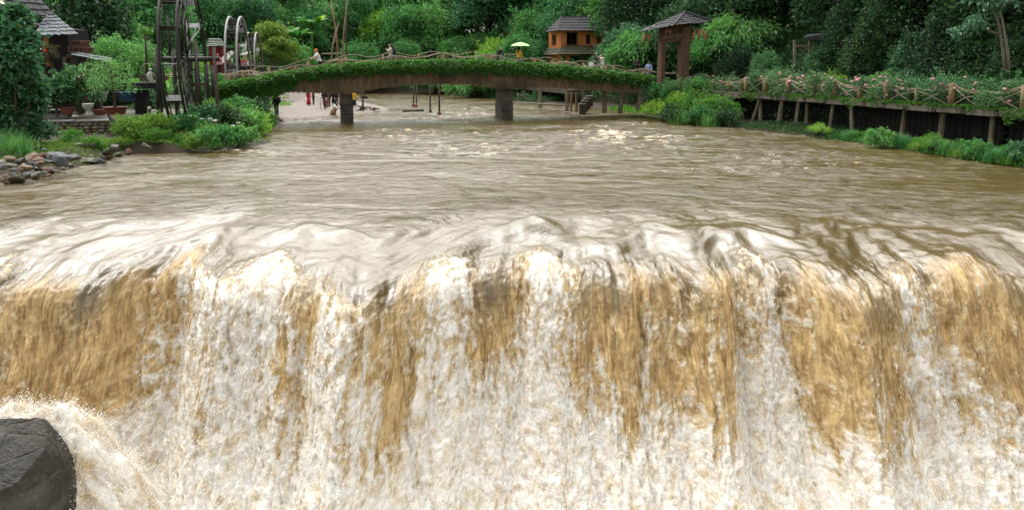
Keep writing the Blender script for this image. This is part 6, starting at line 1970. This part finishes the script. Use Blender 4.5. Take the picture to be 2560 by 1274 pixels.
m = MB(); m.hexa([(WA0.x - 8, WA0.y + .2, .2), (WA1.x + 2.5, WA1.y + .25, .2), (WA1.x + 2.5, 52, .2), (WA0.x - 14, 52, .2), (WA0.x - 8, WA0.y + .2, ZT - .02), (WA1.x + 2.5, WA1.y + .25, ZT - .02), (WA1.x + 2.5, 52, ZT + .4), (WA0.x - 14, 52, ZT + .4)])
tag(m.build("terrace_ground", simple_mat("damp_paving", (.13, .115, .095), .7, .5, 2.5, .5, 10), None), "damp paved terrace behind the low stone wall", kind="structure")

def bowl(name, px, py_top, py_bot, half_px, Y, mat, lab, prof=None, cat="planter", sy=.8, group=None):
    c = at(px, py_bot, Y); H = at(px, py_top, Y).z - c.z; r_ = half_px / FPX * Y
    t = thing(name, lab, cat, c, 0, group)
    prof = prof or [(.62, 0), (.70, .1), (.92, .7), (.98, .92), (1.08, .94), (1.08, 1.0), (.98, 1.0), (.9, .86)]
    m = MB(); m.lathe((0, 0, 0), [(a * r_, b_ * H) for a, b_ in prof], 28, 1, sy); m.build("vessel", mat, t, True)
    m = MB(); m.lathe((0, 0, H * .82), [(r_ * .9, 0), (r_ * .5, .05), (.01, .07)], 20, 1, sy); m.build("soil", LM['grass'] if 'moss' in lab else M_BARK, t, True)
    return t, c + Vector((0, 0, H * .86)), r_
t, cb, rb = bowl("planter_bowl", 290, 267, 293, 28, 36.4, M_TERRA, "wide red-brown glazed bowl with mossy soil holding the bonsai")
plant("bonsai_tree", 'airy', cb - Vector((0, 0, .05)), .36, "broad airy green bonsai tree growing from the wide red-brown bowl", "tree").scale = (.38, .38, .36)
bowl("planter_bowl", 168, 268, 287, 19, 37.0, M_TERRA, "dark red planter trough left of the white pedestal", sy=.6)
bowl("planter_bowl", 250, 274, 288, 18, 37.2, M_TERRA, "low red planter right of the white pedestal", sy=.6)
bowl("pedestal_urn", 222, 259, 288, 12.5, 36.6, M_WHITEC, "stained white ceramic pedestal with a flared top", [(.72, 0), (.70, .12), (.45, .22), (.50, .52), (.92, .62), (1.0, .92), (1.04, 1.0), (.9, 1.0), (.8, .9)], "pedestal", 1)
bowl("ceramic_cone", 189, 281, 292, 9, 36.2, M_WHITEC, "small pale cone-shaped ceramic by the wall coping", [(1, 0), (.9, .15), (.3, .85), (.18, 1.0), (.05, 1.0)], "ornament", 1)
bowl("glazed_trough", 318, 230, 253, 27, 41.0, M_BLUEC, "blue glazed trough with a pale rim behind the bonsai", sy=.45)
bowl("glazed_trough", 252, 231, 254, 19, 41.2, M_WHITEC, "white ceramic planter beside the blue trough", sy=.5)
bowl("glazed_trough", 135, 233, 251, 28, 40.5, M_BLUEC, "blue trough with a turquoise rim behind the rose bush", sy=.4)
# rose bush, camellia etc. on the terrace
def terr(px, py, Y): 
    q = at(px, py, Y); return q
t = plant("flower_bush", 'shrub_gloss', terr(205, 262, 38.2), 1.35, "leafy bush with coral-red flowers left of the white pedestal", "bush", part="leaves", stem="stems")
rd = random.Random(2)
m = MB()
for px, py in ((188, 183), (190, 187), (191, 190), (208, 187), (188, 195), (198, 196), (199, 199), (188, 203), (199, 203), (212, 245), (218, 247)):
    m.ball(at(px, py, 37.7) - t.location, .06, 7, 5)
o = m.build("blossoms", simple_mat("coral_red_petal", (.75, .09, .10), .6), t, True)
for v in [o]:
    v.matrix_parent_inverse = Matrix.Identity(4)
    v.scale = (1 / 1.35, 1 / 1.35, 1 / 1.35); v.rotation_euler = (0, 0, -t.rotation_euler.z)
plant("flower_bush", 'shrub_gloss', terr(160, 262, 37.6), 1.0, "dark glossy bush behind the red planter trough", "bush", part="leaves", stem="stems")
plant("flower_bush", 'shrub_dark', terr(120, 268, 37.0), 1.1, "dark bush at the left end of the terrace wall", "bush", part="leaves", stem="stems")
# heavy dark table
tb = thing("carved_table", "heavy black carved timber table on a thick leg right of the terrace", "table")
m = MB(); a, b_ = at(322, 214, 40.5), at(392, 214, 39.8); m.beam(a, b_, 1.2, .34); m.build("top", M_DARKIN, tb, bevel=.03)
m = MB(); a = at(357, 284, 40.2); m.hexa([a + Vector((-.32, -.3, -.2)), a + Vector((.36, -.3, -.2)), a + Vector((.36, .3, -.2)), a + Vector((-.32, .3, -.2)), *[Vector((at(345, 226, 40.2).x + dx, 40.2 + dy, at(0, 226, 40.2).z)) for dx, dy in ((0, -.3), (.5, -.3), (.5, .3), (0, .3))]]); m.build("leg", M_DARKIN, tb, bevel=.02)
# leaning dark slab and white scraps
m = MB(); m.beam(at(284, 292, 35.6), at(322, 326, 34.6), .5, .26); tag(m.build("timber_slab", M_PLANKD, None, bevel=.02), "dark squared timber lying slanted at the end of the stone wall", "timber")
m = MB(); q = at(378, 196, 41.5); m.tube([q + Vector((0, 0, -.42)), q + Vector((-.05, 0, -.1)), q + Vector((-.12, 0, .2)), q + Vector((-.02, .0, .38))], [.10, .15, .16, .09], 8); m.ball(q + Vector((-.02, 0, .5)), .1, 8, 6)
tag(m.build("stone_figure", M_WHITEC, None, True), "small white stone figure standing on the black table", "statue")
for px, py, r_, lab in [(373, 271, 3.2, "round pale globe lamp on the terrace edge by the lilies"), (385, 278, 2.6, "smaller white globe among the lilies")]:
    q = at(px, py, 38); m = MB(); m.ball(q, r_ / FPX * 38 * 1.4, 10, 8); tag(m.build("globe", M_WHITEC, None, True), lab, "globe")
m = MB(); q = at(196, 331, 34.5); m.ball(q, .07, 8, 6); tag(m.build("white_jar", M_WHITEC, None, True), "small white jar on the dirt below the stone wall", "jar")

# ---- foreground bush at the left edge
def edge_tree():
    o = on_z(60, 372, .5)
    t = thing("glossy_shrub_tree", "large dark glossy-leaved shrub filling the left edge in front of the hut", "tree", (o.x, 29.5, .3))
    o = Vector(t.location)
    global rng
    rng = np.random.default_rng(21)
    cl = [((-30, 60), 60), ((10, 95), 60), ((40, 150), 45), ((-30, 170), 70), ((60, 200), 40), ((20, 245), 48), ((-40, 270), 60), ((75, 255), 28), ((30, 300), 30), ((-60, 110), 60), ((45, 105), 34), ((85, 225), 22), ((40, 40), 24)]
    Vs, Fs, off = [], [], 0
    m = MB()
    for (px, py), r_ in cl:
        c = at(px, py, 29.5 + rng.normal() * .5) - o
        rr = r_ / FPX * 29.5
        P, d = blob_points(c, (rr, rr, rr * .85), 950, .25, -1)
        P = P + .45 * rr * (rng.random((len(P), 1)) < .2) * unit(rng.normal(size=P.shape))
        D = unit(d + rng.normal(size=d.shape) * .7 + np.array([0, 0, -.3]))
        s = rng.uniform(.6, 1.25, len(P))
        V, F = leaf_geo(P, D, .30 * s, .16 * s)
        Vs.append(V); Fs.append(F + off); off += len(V)
        m.tube([Vector((rng.normal() * .1, 0, -.3)), Vector((c.x * .4, c.y * .4, c.z * .5)), c], [.09, .05, .02], 6)
    mesh_np("crown", np.concatenate(Vs), np.concatenate(Fs), LM['gloss'], t, False)
    m.build("stems", M_BARK, t, True)
edge_tree()
for px, Y, z, sc, key, lab in [(75, 30.5, .4, 1.0, 'shrub_gloss', "dark big-leaved plant on the bank at the rock pile's top"), (10, 28, .35, .9, 'reed', "pale tuft of long grass above the rock pile at the left edge"), (35, 27.2, .3, .75, 'reed', "second tuft of long grass hanging over the rocks"),
                               (330, 34.0, .4, 1.0, 'shrub_grassy', "grassy green mound at the end of the stone wall"), (355, 33.6, .35, 1.1, 'shrub_grassy', "largest grassy mound left of the wheel's inlet"), (385, 34.2, .3, 1.05, 'shrub_grassy', "grassy mound just left of the wheel's inlet channel"), (405, 35.2, .35, .85, 'shrub_bright', "bright bush behind the grassy mounds"), (300, 35, .4, .6, 'shrub_grassy', "small grass mound by the slanted timber"),
                               (360, 36.5, .8, 1.1, 'lily', "clump of strap-leaved lilies by the globe lamps"), (392, 36.8, .7, 1.0, 'lily', "strap-leaved lily clump left of the big wheel's foot"), (375, 37.5, .9, 1.0, 'lily', "strap-leaved lilies against the terrace edge")]:
    x = at(px, 330, Y).x
    plant("bank_plant", key, (x, Y, max(z, gz(x, Y)) - .05), sc, lab, "plant", None, part="leaves", stem="stems")
for px, Y, z, sc, key, lab in [(405, 45, 1.4, 1.2, 'shrub_mid', "bush behind the left rim of the big waterwheel"), (440, 47, 1.5, 1.2, 'shrub_bright', "bright bush seen through the spokes of the big waterwheel"), (475, 46, 1.5, 1.25, 'shrub_mid', "bush seen through the right rim of the big waterwheel"), (510, 47.5, 1.6, 1.2, 'shrub_gloss', "glossy bush between the big wheel's axle posts"),
                               (545, 50, 2.0, 1.2, 'shrub_mid', "bush below the white tilted canopy"), (385, 44, 1.3, 1.0, 'shrub_gloss', "glossy bush behind the outermost bamboo post"), (335, 46, 1.4, 1.3, 'shrub_mid', "bush behind the black carved table"), (270, 44, 1.4, 1.3, 'shrub_dark', "dark bush behind the bonsai"), (300, 46, 1.4, 1.3, 'shrub_mid', "leafy bush behind the blue glazed trough"), (225, 43, 1.4, 1.2, 'shrub_dark', "dark bush behind the white pedestal")]:
    x = at(px, 330, Y).x
    plant("terrace_bush", key, (x, Y, z), sc, lab, "bush", None, part="leaves", stem="stems")
for px, py, sc, key, lab in [(300, 372, .55, 'shrub_grassy', "low grass tuft between the dark stones on the mud"), (395, 368, .6, 'shrub_grassy', "low grass tuft at the mouth of the wheel's inlet"), (345, 366, .6, 'shrub_grassy', "low grass tuft on the mud in front of the grassy mounds"), (240, 380, .5, 'shrub_bright', "small weed beside the mossy stones"), (180, 372, .5, 'shrub_bright', "small weed behind the bluish slab stone")]:
    p = on_z(px, py, .25)
    plant("bank_plant", key, (p.x, p.y, gz(p.x, p.y) - .05), sc, lab, "plant", None, part="leaves", stem="stems")
# planted islet right of the wheel
ISL = [(455, 33.4, .7, 'shrub_grassy', "leftmost low grassy bush of the islet by the wheel"), (490, 33.0, .75, 'shrub_grassy', "low grassy bush at the islet's front"), (530, 33.3, .85, 'shrub_mid', "leafy bush at the islet's front centre"), (570, 33.8, .85, 'shrub_mid', "leafy bush right of the islet's centre"), (605, 34.6, .8, 'shrub_mid', "rightmost leafy bush of the islet, touching the water"),
       (505, 35.0, 1.25, 'lily', "lily clump with white blooms in the middle of the islet"), (540, 35.8, 1.2, 'lily', "lily clump on the islet below the ivy"), (585, 36.0, 1.1, 'lily', "lily clump at the right of the islet"), (475, 35.2, .95, 'shrub_mid', "bush on the islet touching the big wheel"), (520, 37.5, .95, 'shrub_gloss', "glossy bush behind the white lilies"),
       (565, 38.5, 1.0, 'shrub_dark', "dark bush under the bridge's ivy, islet back"), (610, 39.0, 1.05, 'shrub_mid', "bush under the ivy right of the dark one"), (640, 40.5, 1.0, 'shrub_bright', "bright bush behind the islet's right end"), (655, 43.5, .95, 'shrub_bright', "yellow-green bush on the bank near the person in jeans"), (672, 46.5, .75, 'shrub_grassy', "grassy bush beside the person in jeans"), (630, 43, 1.1, 'shrub_dark', "dark bush right below the ivy strands"), (590, 42, 1.2, 'shrub_mid', "tall leafy bush below the middle of the ivy strands"), (545, 40, .9, 'shrub_yellowish', "x")]
for px, Y, sc, key, lab in ISL:
    if key == 'shrub_yellowish': key, lab = 'fine_feather', "feathery plant standing behind the islet lilies"
    x = at(px, 330, Y).x
    z = max(.12, gz(x, Y))
    t = plant("islet_plant", key, (x, Y, z - .08), sc, lab, "plant", None, part="leaves", stem="stems")
    if key == 'lily':
        m = MB(); rd = random.Random(px)
        for k in range(3):
            c = Vector((rd.uniform(-.3, .3), rd.uniform(-.4, .1), rd.uniform(.62, .85)))
            for j in range(5): a = 6.28 * j / 5; m.tube([c, c + Vector((math.cos(a) * .07, math.sin(a) * .07, .05)), c + Vector((math.cos(a) * .13, math.sin(a) * .13, .0))], [.02, .028, .006], 5)
        m.build("white_bloom", M_WHITEC, t, True)
isl = MB()
c = at(535, 345, 35.5)
isl.lathe((c.x, c.y + .8, -.4), [(2.9, 0), (2.6, .38), (1.8, .55), (.4, .68)], 30, 1.0, 1.05)
o = isl.build("islet_ground", gnd.data.materials[0], None, True); tag(o, "small earth islet at the foot of the big waterwheel", kind="structure")
strip("islet_fringe", 13000, ((430, 378), (690, 308)), "low herbs fringing the left bank between wheel and bridge", LM['grass'], .12, .5, 2.2, seed=15, side='l')
strip("bank_grass", 9000, ((110, 440), (430, 376)), "short grass on the muddy left bank below the stone wall", LM['grass'], .09, .22, 4.5, seed=17, side='l')
strip("bar_grass", 9000, ((690, 308), (740, 262)), "grass along the back of the gravel bar", LM['bright'], .16, .3, 4.0, seed=19, side='l', start=9.0)

# ---- river stones
STONE_COL = {'grey': (.15, .15, .145), 'tan': (.23, .165, .095), 'dark': (.045, .044, .044), 'pale': (.33, .32, .29), 'rust': (.185, .098, .062), 'bluish': (.125, .145, .165), 'mossy': (.095, .09, .042)}
M_STONE = {k: simple_mat("river_stone_" + k, v, .5, .45, 2.2, .8, 7, col2=(v[0] * .35 + .012, v[1] * .33 + .009, v[2] * .3 + .006)) for k, v in STONE_COL.items()}
def rock_mesh(seed, sub=3, rough=.25, flat=.7):
    rd = np.random.default_rng(seed)
    bm = bmesh.new(); bmesh.ops.create_icosphere(bm, subdivisions=sub, radius=1)
    V = np.array([v.co[:] for v in bm.verts])
    pl = unit(rd.normal(size=(12, 3))); dd = rd.uniform(.5, .9, 12)
    for n, d in zip(pl, dd):
        k = V @ n; ex = np.clip(k - d, 0, None); V = V - ex[:, None] * n * .92
    V = V * (1 + rough * .35 * fbm(V[:, 0] * 2 + V[:, 2] * 1.3, V[:, 1] * 2 - V[:, 2], 3, seed)[:, None])
    V[:, 2] *= flat
    for v, c in zip(bm.verts, V): v.co = c
    me = bpy.data.meshes.new("rock"); bm.to_mesh(me); bm.free()
    me.polygons.foreach_set("use_smooth", np.ones(len(me.polygons), dtype=bool))
    return me
ROCKM = [rock_mesh(i, 4, .75, .58) for i in range(8)]
rd = random.Random(12)
SHAPES = ["slab-like", "rounded", "angular", "flat", "egg-shaped", "wedge-shaped"]
WHERE = lambda px, py: ("at the pile's top by the big-leaved plant" if py < 385 and px < 130 else "at the water's edge below the tuft of grass" if py > 432 else "in the middle of the pile" if px < 120 else "where the pile thins out towards the wheel" if px < 235 else "in the short row along the muddy bank")
used = {}
def rock(px, py, w, col):
    p = on_z(px, py, .25); 
    for _ in range(3): p = on_z(px, py, max(.05, gz(p.x, p.y)) + .08)
    sz = w / FPX * p.y * .5
    me = rd.choice(ROCKM).copy(); me.materials.append(M_STONE[col])
    o = link_mesh("river_stone", me)
    o.location = p; o.rotation_euler = (rd.uniform(-.5, .5), rd.uniform(-.5, .5), rd.uniform(0, 6.28)); s = sz * rd.uniform(.9, 1.1); o.scale = (s * rd.uniform(1.0, 1.3), s, s * rd.uniform(.8, 1.15))
    size = "large" if w > 34 else ("fist-like small" if w < 17 else "medium")
    for sh in SHAPES:
        lab = f"{size} {col} {sh if sh != 'rounded' else 'rounded'} stone {WHERE(px, py)}"
        if lab not in used: break
    used[lab] = 1
    tag(o, lab, "stone", "stones of the rock pile on the left bank")
for px, py, w, col in [(10, 445, 30, 'tan'), (45, 448, 42, 'mossy'), (76, 434, 34, 'grey'), (90, 438, 30, 'pale'), (22, 432, 26, 'rust'), (98, 424, 36, 'mossy'), (60, 422, 28, 'tan'), (28, 414, 30, 'mossy'), (5, 418, 30, 'grey'), (120, 425, 40, 'rust'), (78, 410, 26, 'bluish'), (100, 408, 22, 'tan'), (50, 405, 30, 'dark'),
                       (75, 398, 40, 'tan'), (95, 400, 30, 'rust'), (125, 405, 26, 'dark'), (150, 400, 46, 'bluish'), (130, 392, 36, 'grey'), (65, 378, 34, 'bluish'), (90, 372, 30, 'dark'), (110, 390, 34, 'rust'), (45, 388, 24, 'grey'), (20, 398, 30, 'tan'), (85, 384, 20, 'pale'), (108, 375, 18, 'grey'), (50, 366, 22, 'dark'), (170, 412, 20, 'rust'), (143, 416, 18, 'tan'),
                       (185, 395, 40, 'dark'), (212, 402, 44, 'mossy'), (242, 402, 22, 'bluish'), (258, 405, 18, 'dark'), (246, 391, 26, 'grey'), (270, 380, 30, 'mossy'), (288, 370, 34, 'dark'), (305, 376, 26, 'mossy'), (320, 380, 22, 'rust'), (297, 386, 20, 'grey'), (275, 392, 20, 'tan'), (228, 392, 18, 'tan'), (345, 372, 24, 'dark'), (365, 366, 26, 'mossy'),
                       (15, 456, 18, 'rust'), (66, 444, 16, 'dark'), (120, 438, 15, 'tan'), (110, 432, 16, 'pale'), (38, 438, 16, 'bluish'), (5, 405, 20, 'pale'), (60, 412, 14, 'pale'), (140, 428, 14, 'grey'), (160, 422, 14, 'pale'), (35, 424, 18, 'dark'), (88, 420, 16, 'grey'), (12, 388, 20, 'dark'), (70, 390, 16, 'rust')]:
    rock(px, py, w, col)
# flat paving slab in the dirt
m = MB(); q = on_z(212, 362, .6); m.box((q.x, q.y, .62), (1.0, .5, .1), .1); tag(m.build("paving_slab", M_STONE['grey'], None, bevel=.02), "grey paving slab lying in the dirt below the stone wall", "slab")

# ---- the wet boulder in the falls, lower left
def boulder():
    c = at(38, 1240, 10.9)
    rd = np.random.default_rng(4)
    bm = bmesh.new(); bmesh.ops.create_icosphere(bm, subdivisions=6, radius=1)
    V = np.array([v.co[:] for v in bm.verts])
    for n, d in [((.10, -.22, .97), .46), ((.95, -.12, .22), .66), ((.62, -.74, .12), .66), ((-.35, -.85, .32), .66), ((.72, .25, .64), .80), ((-.3, .1, .95), .84), ((.1, -.95, -.2), .8), ((.35, -.62, .66), .86)]:
        n = np.array(n) / np.linalg.norm(n); k = V @ n; ex = np.clip(k - d, 0, None); V = V - ex[:, None] * n * 1.0
    V = V * (1 + .05 * fbm(V[:, 0] * 2.2 + V[:, 2], V[:, 1] * 2.2 - V[:, 2] * .7, 4, 77)[:, None] + .022 * fbm(V[:, 0] * 9 + V[:, 2] * 4, V[:, 1] * 9 - V[:, 2] * 5, 4, 78)[:, None])
    V = V * np.array([1.10, 1.12, 1.66])
    for v, q in zip(bm.verts, V): v.co = q
    me = bpy.data.meshes.new("boulder"); bm.to_mesh(me); bm.free()
    me.polygons.foreach_set("use_smooth", np.ones(len(me.polygons), dtype=bool))
    nt = NT("wet_boulder"); co = obj_coord(nt)
    vo = nt.add("ShaderNodeTexVoronoi", feature='DISTANCE_TO_EDGE'); vo.inputs['Scale'].default_value = 1.3; nt.link(nt.mapping(co, (1, 1, .6), rot=(.4, .3, .2)), vo.inputs['Vector'])
    crack = nt.smooth(vo.outputs['Distance'], .0, .05)
    n1 = nt.noise(co, 2.2, 6, .62); n2 = nt.noise(nt.mapping(co, (16, 16, 5)), 1.0, 6, .65)
    colr = nt.ramp(n1, [(.32, (.012, .010, .006)), (.5, (.032, .027, .017)), (.7, (.085, .080, .070))])
    nt.set(Base_Color=colr, Roughness=nt.math('MULTIPLY_ADD', n2, .4, .16), Specular_IOR_Level=.5, Normal=nt.bump(nt.math('ADD', nt.math('MULTIPLY', crack, .35), nt.math('ADD', n2, nt.math('MULTIPLY', n1, 2.5))), 1.0, .10))
    me.materials.append(nt.m)
    o = link_mesh("boulder", me); o.location = c + Vector((-.22, -.05, -.02))
    tag(o, "big dark wet boulder standing in the foam at the lower left corner", "boulder")
boulder()
